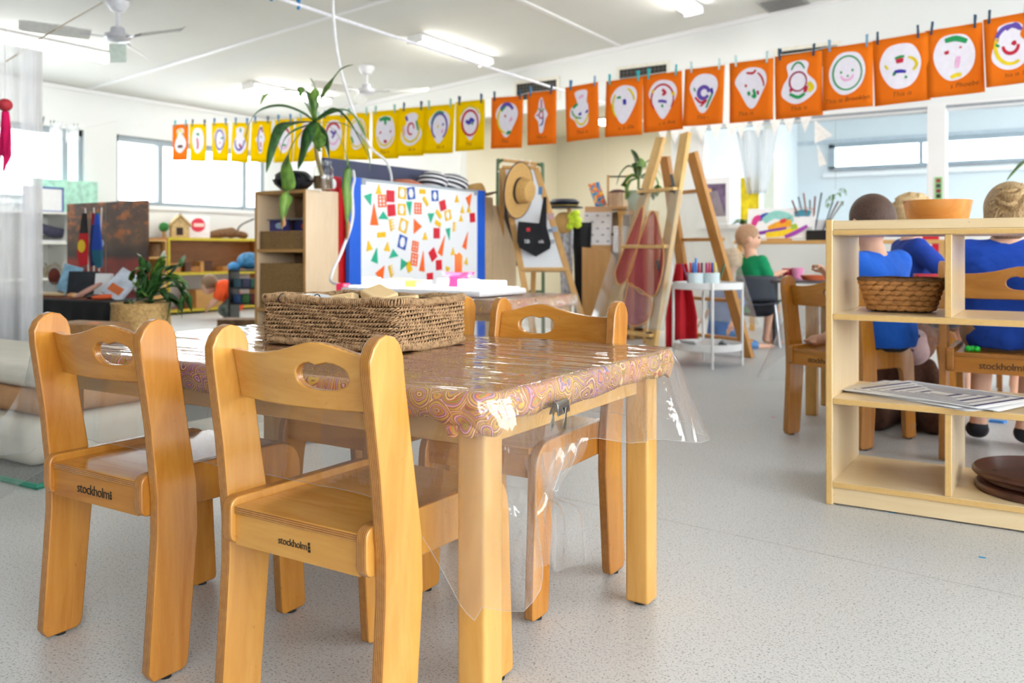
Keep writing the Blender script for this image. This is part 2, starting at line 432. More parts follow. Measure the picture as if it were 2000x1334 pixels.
# sloping ceiling (low over the window wall, rising to the right)
m = MB(); z0, z1 = ceil_z(XL - .2), ceil_z(XR + .2)
m.add([(XL - .2, YF - .2, z0), (XR + .2, YF - .2, z1), (XR + .2, YB, z1), (XL - .2, YB, z0)], [(0, 1, 2, 3)])
m.add([(XL - .2, YF - .2, z0 + .12), (XR + .2, YF - .2, z1 + .12), (XR + .2, YB, z1 + .12), (XL - .2, YB, z0 + .12)], [(3, 2, 1, 0)])
ceiling = struct(m.build('ceiling', CEIL, fix=False))
def batten(p0, p1, w=.05):
    a = Vector((p0[0], p0[1], ceil_z(p0[0]) - .006)); b_ = Vector((p1[0], p1[1], ceil_z(p1[0]) - .006))
    MB().beam(a, b_, w, .012, up=(0, 0, 1)).build('joint_strip', TRIM, ceiling)
c1 = onceil(500, 75); batten((XL + .02, c1.y), (XR, c1.y))
c2 = onceil(1115, 45); batten((c2.x, YF), (c2.x, YB - .02))
batten((XL + .02, c1.y - 3.0), (XR, c1.y - 3.0))
batten((c2.x + 3.6, YF), (c2.x + 3.6, YB - .02))

# wall_left (window wall)
ZW0, ZW1 = 1.29, 2.09
w1a, w1b = 6.04, 8.25; w2a, w2b = 2.6, 5.65
zc = 2.75
sb('wall_left', WHITE, (XL - WT, XL, YF, YB + .1, 0, ZW0), (XL - WT, XL, YF, YB + .1, ZW1, zc), (XL - WT, XL, w1b, YB + .1, ZW0, ZW1), (XL - WT, XL, w2b, w1a, ZW0, ZW1), (XL - WT, XL, YF, w2a, ZW0, ZW1))
PANE = glass_mat('window_glass', (.97, .985, .99, 1))
def window(name, y0, y1, muls, z0=ZW0, z1=ZW1):
    m = MB(); f = .05; x0, x1 = XL - .11, XL - .04
    m.bb(x0, x1, y0, y1, z1 - f - .02, z1); m.bb(x0, x1, y0, y1, z0, z0 + f)
    m.bb(x0, x1, y0, y0 + f, z0, z1); m.bb(x0, x1, y1 - f, y1, z0, z1)
    for q in muls: m.bb(x0 - .005, x1 + .01, q - .035, q + .035, z0, z1)
    w = struct(m.build(name, GREYALU, bevel=.003))
    ys = [y0 + f] + list(muls) + [y1 - f]
    for a, b_ in zip(ys[:-1], ys[1:]):
        MB().bb(XL - .08, XL - .074, a + .02, b_ - .02, z0 + f, z1 - f).build('pane', PANE, w)
    MB().bb(XL - .12, XL + .03, y0 - .03, y1 + .03, z0 - .05, z0).build('window_sill', TRIM, w, bevel=.004)
window('window_1', w1a, w1b, [onx(317, 340, XL).y, onx(481, 360, XL).y])
window('window_2', w2a, w2b, [onx(148, 300, XL).y - .1, 4.2])
for k, (a, b_, z) in enumerate([(XL, XL + .03, zc)]): pass
sb('trim_1', TRIM, (XL, XL + .03, YF, YB, ceil_z(XL) - .045, ceil_z(XL) - .002))

# wall_back with the wide opening to the kitchenette and the glazed partition
xo0, xo1 = -6.10, -3.42; xg0, xg1, xg2, xg3 = -3.12, -1.0, -.85, 1.6
SILL, HEAD = 1.0, 2.04
bl = MB()
def topbox(mb, x0, x1, zb, y0=YB, y1=YB + .12):
    a, b_ = ceil_z(x0) + .06, ceil_z(x1) + .06
    mb.add([(x0, y0, zb), (x1, y0, zb), (x1, y1, zb), (x0, y1, zb), (x0, y0, a), (x1, y0, b_), (x1, y1, b_), (x0, y1, a)], [(0, 1, 2, 3), (4, 7, 6, 5), (0, 4, 5, 1), (1, 5, 6, 2), (2, 6, 7, 3), (3, 7, 4, 0)])
topbox(bl, XL, xo0, 0); topbox(bl, xo0, xo1, 2.33); topbox(bl, xo1, xg0, 0); topbox(bl, xg0, xg3, HEAD); topbox(bl, xg3, XR, 0)
bl.bb(xg0, xg3, YB, YB + .12, 0, SILL)
struct(bl.build('wall_back', WHITE))
tr = MB()
for a, b_ in ((XL, XR),):
    p0, p1 = Vector((a, YB - .015, ceil_z(a) - .02)), Vector((b_, YB - .015, ceil_z(b_) - .02)); tr.beam(p0, p1, .03, .05)
struct(tr.build('trim_2', TRIM))
# glazed partition frames and panes
GL = glass_mat('partition_glass', (.95, .98, .99, 1), .5)
fr = MB()
fr.bb(xg0, xg3, YB - .02, YB + .14, HEAD - .05, HEAD + .02); fr.bb(xg0, xg3, YB - .03, YB + .15, SILL - .03, SILL + .02)
for x in (xg0 + .03, xg3 - .03): fr.bb(x - .03, x + .03, YB - .02, YB + .14, SILL, HEAD)
fr.bb(xg1, xg2, YB - .03, YB + .15, 0, HEAD)
pw = struct(fr.build('window_3', TRIM, bevel=.004))
for a, b_ in ((xg0 + .06, xg1), (xg2, xg3 - .06)):
    MB().bb(a, b_, YB + .05, YB + .058, SILL + .02, HEAD - .05).build('pane', GL, pw)
for a, b_ in ((xg0 + .06, xg1), (xg2, xg3 - .06)):
    MB().bb(a, b_, YB - .024, YB - .019, HEAD - .035, HEAD - .01).build('blind_track', P('#9aa0a6', .5), pw)
# air vents high on the back wall
VENT = P('#2e2d2c', .8)
for k, (a, b_, yt, yb, lab) in enumerate([(1010, 1088, 165, 190, 'dark mesh air vent above the second orange painting, nearest the window wall'),
                                         (1211, 1303, 137, 168, 'dark mesh air vent behind the pegs of two orange paintings, middle of three'),
                                         (1520, 1636, 102, 130, 'dark mesh air vent half hidden by orange paintings, nearest the right side')]):
    p, q = ony(a, yt, YB), ony(b_, yb, YB); zt = p.z; zb = zt - .19
    t = thing('air_vent', lab, 'vent', ((p.x + q.x) / 2, YB, (zt + zb) / 2), 0, 'air vents on the back wall')
    w, h = q.x - p.x, zt - zb
    MB().bb(-w / 2, w / 2, -.006, 0, -h / 2, h / 2).build('backing', VENT, t)
    m = MB()
    for i in range(13): x = -w / 2 + w * i / 12; m.bb(x - .004, x + .004, -.012, -.006, -h / 2, h / 2)
    for i in range(6): z = -h / 2 + h * i / 5; m.bb(-w / 2, w / 2, -.012, -.006, z - .004, z + .004)
    m.build('mesh_bars', P('#5b5852', .7), t)
    m = MB(); f = .035
    for (x0, x1, za, zb_) in ((-w / 2 - f, w / 2 + f, h / 2, h / 2 + f), (-w / 2 - f, w / 2 + f, -h / 2 - f, -h / 2), (-w / 2 - f, -w / 2, -h / 2, h / 2), (w / 2, w / 2 + f, -h / 2, h / 2)): m.bb(x0, x1, -.02, 0, za, zb_)
    m.build('frame', P('#e6e3d6', .6), t, bevel=.003)

# kitchenette behind the opening
KY = 11.3
sb('wall_kitchen_back', CREAM, (-6.6, xo1 + .3, KY, KY + .1, 0, 2.42))
sb('wall_kitchen_left', CREAM, (-6.42, -6.32, YB + .12, KY, 0, 2.42))
sb('wall_kitchen_right', CREAM, (xo1, xo1 + .1, YB + .12, KY, 0, 2.42))
sb('ceiling_kitchen', plain('ceil_kitchen', rgb(226, 220, 200), .8, .01, 2), (-6.42, xo1 + .1, YB + .12, KY, 2.42, 2.5))
sb('trim_3', CREAM, (ony(1180, 300, KY).x - .012, ony(1180, 300, KY).x + .012, KY - .008, KY, 0, 2.42))
kl = onz(1172, 245, 2.41)
t = thing('ceiling_light', 'small square ceiling light glowing in the cream kitchenette behind the paintings', 'light', (-4.75, 10.0, 2.42))
MB().bb(-.30, .30, -.22, .22, -.03, 0).build('housing', TRIM, t)
MB().bb(-.27, .27, -.19, .19, -.045, -.03).build('diffuser', emis_mat('kitchen_tube', (1, .97, .9, 1), 32), t)

# room beyond the glazed partition
FYB = 13.0
sx0 = ony(1623, 300, FYB).x
sb('wall_far', BLUEWALL, (-3.6, 6.2, FYB, FYB + .1, 0, 1.92), (-3.6, 6.2, FYB, FYB + .1, 2.26, 2.7), (-3.6, sx0, FYB, FYB + .1, 1.92, 2.26))
sb('wall_far_left', BLUEWALL, (-3.42 + .1, -3.25, YB + .15, FYB, 0, 2.7))
sb('wall_far_right', BLUEWALL, (6.1, 6.2, YB, FYB, 0, .5), (6.1, 6.2, YB, FYB, 2.5, 2.7))  # unseen end wall, left open between the strips to let light in
sb('ceiling_far', plain('ceil_far', rgb(222, 228, 230), .8, .01, 2), (-3.4, 6.2, YB + .13, FYB, 2.7, 2.78))
fw = MB(); fw.bb(sx0 - .02, 6.1, FYB - .05, FYB + .02, 2.22, 2.28); fw.bb(sx0 - .02, 6.1, FYB - .05, FYB + .02, 1.9, 1.95); fw.bb(sx0 - .02, sx0 + .06, FYB - .05, FYB + .02, 1.92, 2.26)
for x in (-1.6, -.2, .55, 1.9, 3.2): fw.bb(x - .025, x + .025, FYB - .04, FYB + .02, 1.94, 2.24)
w4 = struct(fw.build('window_4', GREYALU))
MB().bb(sx0 + .05, 6.1, FYB + .0, FYB + .006, 1.94, 2.24).build('pane', PANE, w4)
MB().bb(sx0 - .1, 6.1, FYB - .08, FYB, 1.80, 1.86).build('window_sill', TRIM, w4)
sb('trim_4', P('#c9d2d8', .6), (-3.3, 6.1, FYB - .02, FYB, 2.28, 2.34))
for k, (x, y, lab) in enumerate([(-1.2, 10.6, 'long ceiling light in the pale blue room behind the glass, left of the white post'), (1.1, 10.6, 'long ceiling light in the pale blue room behind the glass, right of the white post')]):
    t = thing('ceiling_light', lab, 'light', (x, y, 2.7), 0, 'lights in the room behind glass')
    MB().bb(-.1, .1, -.6, .6, -.03, 0).build('housing', TRIM, t); MB().bb(-.08, .08, -.57, .57, -.06, -.03).build('diffuser', emis_mat('far_tube', (.95, .98, 1, 1), 22), t)

# wall_right and wall_front (beside and behind the camera): unseen, with bare openings shaped to steer the daylight
sb('wall_right', WHITE, (XR, XR + .15, YF, YB, 0, .95), (XR, XR + .15, YF, YB, 2.75, 3.9), (XR, XR + .15, YB - 1.2, YB, 0, 3.9), (XR, XR + .15, 1.9, 2.3, 0, 3.9), (XR, XR + .15, YF, YF + .4, 0, 3.9))
sb('wall_front', WHITE, (XL, XR, YF - .15, YF, 0, 1.2), (XL, XR, YF - .15, YF, 2.0, 3.9), (XL, XL + 3.0, YF - .15, YF, 0, 3.9), (XR - .4, XR, YF - .15, YF, 0, 3.9), (XL, 1.0, YF - .15, YF, 0, 3.9))

# ceiling lights: long fluorescent battens running along the room
TUBE = emis_mat('fluorescent_tube', (1.0, .99, .94, 1), TUBE_STRENGTH)
def tube_light(px, py, length, label):
    c = onceil(px, py); tilt = math.atan(.077)
    t = thing('fluorescent_light', label, 'light', (c.x, c.y, c.z - .001), 0, 'fluorescent lights on the classroom ceiling', rot=(0, -tilt, 0))
    MB().bb(-.09, .09, -length / 2, length / 2, -.03, -.001).build('housing', TRIM, t, bevel=.004)
    m = MB(); prof = [(-.085, -.03), (-.075, -.06), (-.05, -.078), (.05, -.078), (.075, -.06), (.085, -.03)]
    m.prism(prof, 'y', -length / 2 + .02, length / 2 - .02); m.build('diffuser', TUBE, t)
    for s in (-1, 1): MB().bb(-.09, .09, s * length / 2 - .02, s * length / 2 + .02, -.082, -.001).build('end_cap', TRIM, t, bevel=.004)
tube_light(90, 80, 1.24, 'glowing fluorescent light behind the sheer curtain, left of the near ceiling fan')
tube_light(884, 92, 1.24, 'glowing fluorescent light in the middle of the ceiling crossed by the white cord')
tube_light(565, 177, 1.24, 'glowing fluorescent light behind the tall leaves of the dracaena')
q = onceil(1338, 10); tube_light(1305, -20, 1.24, 'glowing fluorescent light cut by the top edge, right of the cord')
for (x, y) in ((1.6, 1.0), (-2.4, -1.8), (-6.0, -.6)):
    pass
# ceiling vent at the very top right
c = onceil(1530, 3)
t = thing('ceiling_vent', 'grey ceiling vent at the top edge above the orange paintings', 'vent', (c.x, c.y, c.z), 0, rot=(0, -math.atan(.077), 0))
MB().bb(-.2, .2, -.2, .2, -.02, 0).build('frame', P('#a9a9a6', .6), t, bevel=.004)
for k in range(6): MB().box((0, -.15 + k * .06, -.022), (.34, .03, .006), (R(25), 0, 0)).build('slat', P('#8e8e8c', .6), t)

# ceiling fans
def fan(px, py, drop, label, ang):
    a, b_, c_ = _d(px, py)
    t_ = (ceil_z(0) - drop - CAMZ) / (c_ - .077 * a); c = Vector((a * t_, b_ * t_, CAMZ + c_ * t_)); cz = ceil_z(c.x) - c.z
    t = thing('ceiling_fan', label, 'fan', (c.x, c.y, ceil_z(c.x)), 0, 'white ceiling fans')
    FW = P('#e4e4ea', .35)
    MB().lathe([(.0, .0), (.085, 0), (.085, -.03), (.05, -.085), (.02, -.095), (0, -.095)], 20).build('ceiling_cup', FW, t)
    MB().cyl((0, 0, -.05), (0, 0, -cz + .08), .014, n=10).build('rod', FW, t)
    MB().lathe([(0, .08), (.035, .08), (.055, .07), (.06, .025), (.10, .016), (.104, -.01), (.09, -.03), (.05, -.042), (.0, -.046)], 24, (0, 0, -cz)).build('motor', P('#d2d2da', .3, metal=.3), t)
    for k in range(3):
        A = ang + k * 2 * math.pi / 3; d = Vector((math.cos(A), math.sin(A), 0)); n_ = Vector((-d.y, d.x, 0)); o_ = Vector((0, 0, -cz - .01))
        m = MB(); m.beam(o_ + d * .1, o_ + d * .27, .03, .008)
        m.build('blade_bracket', P('#b9b9be', .3, metal=.5), t)
        m = MB(); prof = [(.20, .045), (.32, .06), (.55, .062), (.66, .055), (.70, .03)]
        top = []; 
        for r_, w in prof: top.append((r_, w))
        vs = []; 
        for r_, w in prof:
            for sgn in (-1, 1):
                for dz in (-.003, .003): vs.append(o_ + d * r_ + n_ * (w * sgn) + Vector((0, 0, dz + sgn * .028)))
        fs = []
        for i in range(len(prof) - 1):
            a4, b4 = i * 4, i * 4 + 4
            fs += [(a4, b4, b4 + 2, a4 + 2), (a4 + 1, a4 + 3, b4 + 3, b4 + 1), (a4, a4 + 1, b4 + 1, b4), (a4 + 2, b4 + 2, b4 + 3, a4 + 3)]
        fs += [(0, 2, 3, 1), (len(vs) - 4, len(vs) - 3, len(vs) - 1, len(vs) - 2)]
        m.add(vs, fs).build('blade', P('#dcdcd8', .4), t)
    return t, c
f1, fc = fan(230, 72, .29, 'white ceiling fan with a paper tag under its hub, nearest the curtain', R(8))
MB().box((0, 0, -(ceil_z(fc.x) - fc.z) - .13), (.14, .004, .15), (0, 0, YAW)).build('tag', P('#e9f6ea', .7), f1)
f2, _ = fan(716, 178, .27, 'small white ceiling fan in the distance, right of the dracaena', R(20))

# ------------------------------------------------------------------ stockholm chairs
def make_chair(name, label, txt=.026, v='amber'):
    t = thing(name, label, 'chair')
    hw, th = .163, .022
    post = [(-.184, .004), (-.186, .02), (-.176, .16), (-.170, .25), (-.170, .32), (-.182, .44), (-.202, .575), (-.203, .598), (-.196, .615), (-.184, .627), (-.168, .632), (-.150, .628), (-.137, .616), (-.130, .598), (-.128, .575), (-.106, .44), (-.087, .33), (-.084, .25), (-.096, .12), (-.105, .02), (-.109, .008), (-.116, .004)]
    post = [(-.176, .004)] + post[1:-1] + [(-.118, .004)]
    rail = rounded([(.204, .004), (.193, .20), (.186, .358), (-.186, .360), (-.186, .286), (.112, .282), (.126, .18), (.138, .004)], [.012, .3, .062, .02, .02, .035, .05, .012], 6)
    for s in (-1, 1):
        MB().prism(post, 'x', s * hw - th / 2, s * hw + th / 2).build('back_leg', honey('z', 'x', v), t, bevel=.0035, seg=3)
        x = s * (hw - th)
        MB().prism(rail, 'x', x - th / 2 + .0004, x + th / 2 - .0004).build('side_frame', honey('z', 'x', v), t, bevel=.0035, seg=3)
        for y in (-.146, .170): MB().lathe([(.011, 0), (.011, .005)], 10, (s * hw if y < 0 else s * (hw - th), y, 0)).build('glide', BLACK, t)
    iw = hw - th * 1.5
    MB().bb(-iw, iw, -.180, .182, .334, .347).build('seat', honey('x', 'z', v), t, bevel=.0025)
    ap = MB().bb(-iw, iw, -.176, -.160, .285, .334).build('back_apron', wood('honey_apron_' + v, HONEY[v][0], HONEY[v][1], 'x'), t)
    MB().bb(-iw, iw, .160, .176, .285, .334).build('front_apron', wood('honey_apron_' + v, HONEY[v][0], HONEY[v][1], 'x'), t)
    if txt:
        tm = text_mesh('stockholm', txt, .0003, .92); tm.materials.clear(); tm.materials.append(INK)
        o = bpy.data.objects.new('lettering', tm); COL.objects.link(o); o.parent = ap
        o.location = (-.004, -.1765, .309); o.rotation_euler = (R(90), 0, 0)
        k = MB(); w = txt * 1.98 / .92 * 1.16
        xr = max(v.co.x for v in tm.vertices) + .003
        for i in range(3): k.bb(xr - .004 + .0, xr - .004 + .005 - i * .0006, -.1772, -.1765, .302 + i * .0052, .306 + i * .0052)
        k.build('crown_mark', INK, ap)
    # backrest: bowed board with an off-centre bean-shaped grip hole
    bx = hw - th / 2; NN = 56; cx, cz = .058, .566
    def topz(x):
        return .598 + .020 * math.exp(-((x - .058) / .060) ** 2) - .004 * math.exp(-((x + .09) / .05) ** 2) - .004 * (x / bx) ** 2
    outer = []; M_ = 14
    for i in range(M_): outer.append((-bx + 2 * bx * i / M_, .515 + .007 * (1 - (2 * i / M_ - 1) ** 2) * 0))
    for i in range(M_): outer.append((bx, .515 + (topz(bx) - .515) * i / M_))
    for i in range(M_): x = bx - 2 * bx * i / M_; outer.append((x, topz(x)))
    for i in range(M_): outer.append((-bx, topz(-bx) + (.515 - topz(-bx)) * i / M_))
    hole = []
    for x, z in outer:
        a = math.atan2(z - cz, x - cx)
        rr = 1 / ((abs(math.cos(a)) / .046) ** 2.4 + (abs(math.sin(a)) / .0215) ** 2.4) ** (1 / 2.4)
        dip = .006 * math.exp(-((a - math.pi / 2 - .15) / .35) ** 2)
        hole.append((cx + rr * math.cos(a), cz + rr * math.sin(a) - dip + .02 * (rr * math.cos(a)) * .25))
    vs = []; K = 5; bt = .015
    def yy(x, z): return -.150 - .026 * (1 - (x / bx) ** 2) - (z - .56) * .22
    for side in (-1, 1):
        for k in range(K + 1):
            f = k / K
            for (ox, oz), (hx_, hz_) in zip(outer, hole):
                x, z = ox + (hx_ - ox) * f, oz + (hz_ - oz) * f
                vs.append((x, yy(x, z) + side * bt / 2, z))
    NL = len(outer); S = (K + 1) * NL; fs = []
    for side in (0, 1):
        for k in range(K):
            for i in range(NL):
                j = (i + 1) % NL; q = [side * S + k * NL + i, side * S + k * NL + j, side * S + (k + 1) * NL + j, side * S + (k + 1) * NL + i]
                fs.append(tuple(q))
    for k in (0, K):
        for i in range(NL):
            j = (i + 1) % NL; fs.append((k * NL + i, k * NL + j, S + k * NL + j, S + k * NL + i))
    m = MB(); m.add(vs, fs); m.build('backrest', honey('x', 'y', v), t, bevel=.003, angle=50)
    return t
CG = 'honey plywood preschool chairs'
ch = make_chair('wooden_chair', 'honey plywood chair with large stockholm lettering, back to us, left of the near pair', .026)
ch['group'] = CG; ch.location = (-1.497, 1.118, 0)
C2LABEL = 'honey plywood chair with small stockholm lettering, back to us, nearest the table corner leg'
ch2 = make_chair('wooden_chair', C2LABEL, .0158, 'pale'); ch2['group'] = CG; ch2.location = (-.975, 1.110, 0)
dup(ch, (-1.045, 1.700, 0), R(180), 'honey plywood chair facing us across the near table, right of the seagrass basket', CG)
dup(ch, (-1.490, 1.706, 0), R(179), 'honey plywood chair across the near table, mostly hidden behind the seagrass basket', CG)
CH5 = make_chair('wooden_chair', 'honey plywood chair behind the open shelf with a brown-haired boy sitting sideways on it', .030)
CH5['group'] = CG; CH5.location = (-.715, 3.690, 0); CH5.rotation_euler = (0, 0, R(-24)); CH5.scale = (1.03,) * 3
dup(CH5, (-.170, 3.640, 0), R(0), 'larger honey plywood chair behind the open shelf under the child with a hair bun', CG, 1.13)
dup(CH5, (-.63, 4.73, 0), R(-80), 'honey plywood chair under the blond child behind the orange wooden bowl', CG, 1.05)
dup(CH5, (-.12, 5.30, 0), R(180), 'honey plywood chair under the child at the far right edge', CG, 1.0)

# ------------------------------------------------------------------ the near table, its cloth and its clear cover
def draped(mb, x0, x1, y0, y1, z, rc, drop, out, rows, per=64, er=.012):
    """sheet over a rectangular top: loops from the rim outwards and down; drop(s,x,y), out(s,f,x,y) give the hang"""
    def loop(n):
        pts = []; segs = [(x1 - rc, y0 + rc, -90), (x1 - rc, y1 - rc, 0), (x0 + rc, y1 - rc, 90), (x0 + rc, y0 + rc, 180)]
        side = [(x0 + rc, y0, x1 - rc, y0, 0, -1), (x1, y0 + rc, x1, y1 - rc, 1, 0), (x1 - rc, y1, x0 + rc, y1, 0, 1), (x0, y1 - rc, x0, y0 + rc, -1, 0)]
        for k in range(4):
            ax, ay, bx_, by, nx, ny = side[k]; ln = math.hypot(bx_ - ax, by - ay); q = max(6, int(n * ln))
            for i in range(q): f = i / q; pts.append((ax + (bx_ - ax) * f, ay + (by - ay) * f, nx, ny))
            cx, cy, a0 = segs[k]
            for i in range(8): a = R(a0 + 90 * i / 8); pts.append((cx + rc * math.cos(a), cy + rc * math.sin(a), math.cos(a), math.sin(a)))
        return pts
    lp = loop(per); n = len(lp); vs = []
    for (x, y, nx, ny) in lp: vs.append((x - nx * er, y - ny * er, z))
    for a in (30, 60, 90):
        for (x, y, nx, ny) in lp:
            vs.append((x - nx * er + nx * er * math.sin(R(a)), y - ny * er + ny * er * math.sin(R(a)), z - er + er * math.cos(R(a))))
    for j in range(1, rows + 1):
        f = j / rows
        for i, (x, y, nx, ny) in enumerate(lp):
            d = drop(i / n, x, y, nx, ny); o_ = out(i / n, f, x, y, nx, ny)
            vs.append((x + nx * o_, y + ny * o_, z - er - d * f))
    fs = [tuple(range(n))]
    for r_ in range(rows + 3):
        for i in range(n): fs.append((r_ * n + i, r_ * n + (i + 1) % n, (r_ + 1) * n + (i + 1) % n, (r_ + 1) * n + i))
    return mb.add(vs, fs), lp
TX0, TX1, TY0, TY1, TZ = -1.93, -.695, 1.048, 1.783, .540
tb = thing('activity_table', 'near honey wooden table under a patterned cloth and clear cover, chairs tucked in', 'table', ((TX0 + TX1) / 2, (TY0 + TY1) / 2, 0))
tx, ty = (TX1 - TX0) / 2, (TY1 - TY0) / 2
MB().prism(rounded([(-tx + .008, -ty + .008), (tx - .008, -ty + .008), (tx - .008, ty - .008), (-tx + .008, ty - .008)], .045, 6), 'z', TZ - .030, TZ - .004).build('tabletop', beech('x'), tb, bevel=.004)
for sx in (-1, 1):
    for sy in (-1, 1):
        cx, cy = sx * (tx - .062), sy * (ty - .062)
        MB().prism(rounded([(cx - .026, cy - .026), (cx + .026, cy - .026), (cx + .026, cy + .026), (cx - .026, cy + .026)], .007, 4), 'z', .006, TZ - .030).build('leg', beech('z'), tb, bevel=.004)
        MB().lathe([(.017, 0), (.017, .007)], 14, (cx, cy, 0)).build('glide', BLACK, tb)
ah = .062
for s in (-1, 1):
    MB().bb(-tx + .09, tx - .09, s * (ty - .070) - .01, s * (ty - .070) + .01, TZ - .03 - ah, TZ - .03).build('apron', beech('x'), tb, bevel=.002)
    MB().bb(s * (tx - .070) - .01, s * (tx - .070) + .01, -ty + .09, ty - .09, TZ - .03 - ah, TZ - .03).build('apron', beech('y'), tb, bevel=.002)
rnd = random.Random(4)
def cdrop(s, x, y, nx, ny):
    c = abs(nx * ny) * 2
    return .036 + .003 * math.sin(x * 31 + y * 17) + .002 * math.sin(x * 70 + y * 53) + .012 * c
def cout(s, f, x, y, nx, ny):
    return .002 + .004 * f * math.sin(x * 55 + y * 61) - .010 * f * f + .006 * f * abs(nx * ny)
m, _ = draped(MB(), TX0, TX1, TY0, TY1, TZ, .05, cdrop, cout, 4, 70)
tc_ = m.build('tablecloth', CLOTH, fix=False, angle=80)
tag(tc_, 'patterned multicoloured ring-print cloth tucked round the near table', 'tablecloth')
so = tc_.modifiers.new('solid', 'SOLIDIFY'); so.thickness = .0012; so.offset = -1
cn = MB().ball((TX1 - .050, TY0 + .016, TZ - .056), (.020, .012, .013), 14, 8); cn.ball((TX1 - .016, TY0 + .030, TZ - .054), (.013, .014, .012), 14, 8); cn.ball((TX1 - .078, TY0 + .012, TZ - .058), (.012, .008, .014), 12, 8)
cn.build('gathered_corner', CLOTH, tc_)
# clear vinyl cover
def bumpf(v, c, w): return math.exp(-((v - c) / w) ** 2)
def vdrop(s, x, y, nx, ny):
    d = .15
    if ny < -.5: d = .165
    if nx > .5: d = .140 + .03 * bumpf(y, TY1, .2) - .035 * bumpf(y, 1.33, .12)
    if nx < -.5: d = .30
    c = bumpf(x, TX1, .11) * bumpf(y, TY0, .11); d += .165 * c
    c = bumpf(x, TX1, .10) * bumpf(y, TY1, .10); d += .012 * c
    c = bumpf(x, TX0, .10) * bumpf(y, TY0, .10); d += .06 * c
    return d
def vout(s, f, x, y, nx, ny):
    o = .0045 + .010 * f
    wv = .012 * math.sin(x * 33 + y * 29) + .008 * math.sin(x * 71 - y * 57 + 1.3)
    if ny < -.7: wv *= .35; o = .004 - .002 * f
    o += wv * f
    c = bumpf(x, TX1, .10) * bumpf(y, TY0, .10); o += .035 * f * c * (1 if ny > -.5 else .1)
    c = bumpf(x, TX1, .12) * bumpf(y, TY1, .10); o += .055 * f * c
    if nx < -.3: o += .13 * f * f
    if nx > .5: o -= .02 * bumpf(y, 1.30, .07) * f
    return max(o, .003)
m, _ = draped(MB(), TX0 - .003, TX1 + .003, TY0 - .003, TY1 + .003, TZ + .0025, .052, vdrop, vout, 12, 110, .012)
top_n = len(m.f[0]); m.f = m.f[1:]
nl = top_n; rim_pts = m.v[-nl:]
vc = m.build('table_cover', VINYL, fix=False, angle=80)
MB().tube(rim_pts, .0005, 5, closed=True).build('edge_highlight', sheer_mat('vinyl_highlight', rgb(236, 240, 244), .35), vc)  # pale tube along the hem stands in for the edge highlight
tag(vc, 'clear glossy vinyl cover draped over the near table, corners hanging down', 'table cover')
zz = TZ + .0025
def wave(u, v):
    x = TX0 + .009 + (TX1 - TX0 - .018) * u; y = TY0 + .009 + (TY1 - TY0 - .018) * v
    e = min(1, min(u, 1 - u, v, 1 - v) * 14)
    return (x, y, zz + e * (.0007 * math.sin(x * 21 + 5 * y) * math.sin(y * 47 + x * 9) + .0004 * math.sin(y * 110 + x * 14)))
m = MB().grid(wave, 60, 70); m.build('top_sheet', VINYLTOP, vc, fix=False, angle=80)
# fold of vinyl gathered below the clip and a long loose corner
clip_p = onx(1093, 806, TX1 + .012)
m = MB()
def fold(u, v):
    y = clip_p.y - .085 + .17 * u + .02 * v * math.sin(u * 9); pin = 1 - .82 * math.exp(-((v - .32) / .16) ** 2)
    y = clip_p.y - .05 + (y - clip_p.y + .05) * pin
    return (TX1 + .016 + .010 * math.sin(u * 26) * (1 - abs(v - .32)), y, TZ - .105 - .17 * v - .05 * v * u)
m.grid(fold, 26, 22); m.build('hanging_fold', VINYL, vc, fix=False, angle=80)
# bulldog clip
t = thing('bulldog_clip', 'silver bulldog clip pinching the clear cover under the right table edge', 'clip', (TX1 + .012, clip_p.y, clip_p.z), 0, rot=(0, R(6), R(8)))
t.scale = (.85,) * 3
CLIPM = plain('clip_steel', rgb(150, 150, 148), .16, .12, 40, metal=1.0)
m = MB(); m.prism([(-.010, .0), (-.006, .020), (-.002, .024), (.002, .024), (.006, .020), (.010, .0), (.008, -.001), (.0, .018), (-.008, -.001)], 'y', -.030, .030); m.build('jaw', CLIPM, t, bevel=.0006)
MB().cyl((0.0, -.031, .019), (0, .031, .019), .0042, n=12).build('spring_bar', CLIPM, t)
for s in (-1, 1):
    m = MB(); q = [(-.004, .0), (-.005, -.02), (-.010, -.030), (-.010, -.042), (-.004, -.049), (.004, -.049), (.010, -.042), (.010, -.030), (.005, -.02), (.004, 0)]
    m.prism([(p[0] + s * .004, p[1] + .012) for p in q], 'x', s * .011 - .0007, s * .011 + .0007)
    o = m.build('lever', CLIPM, t, bevel=.0005)
    MB().lathe([(.0045, -.0012), (.0045, .0012)], 12).xf(Matrix.Translation((s * .011, s * .004, -.026)) @ Matrix.Rotation(R(90), 4, 'Y')).build('eyelet', P('#77766f', .4, metal=1.0), o)

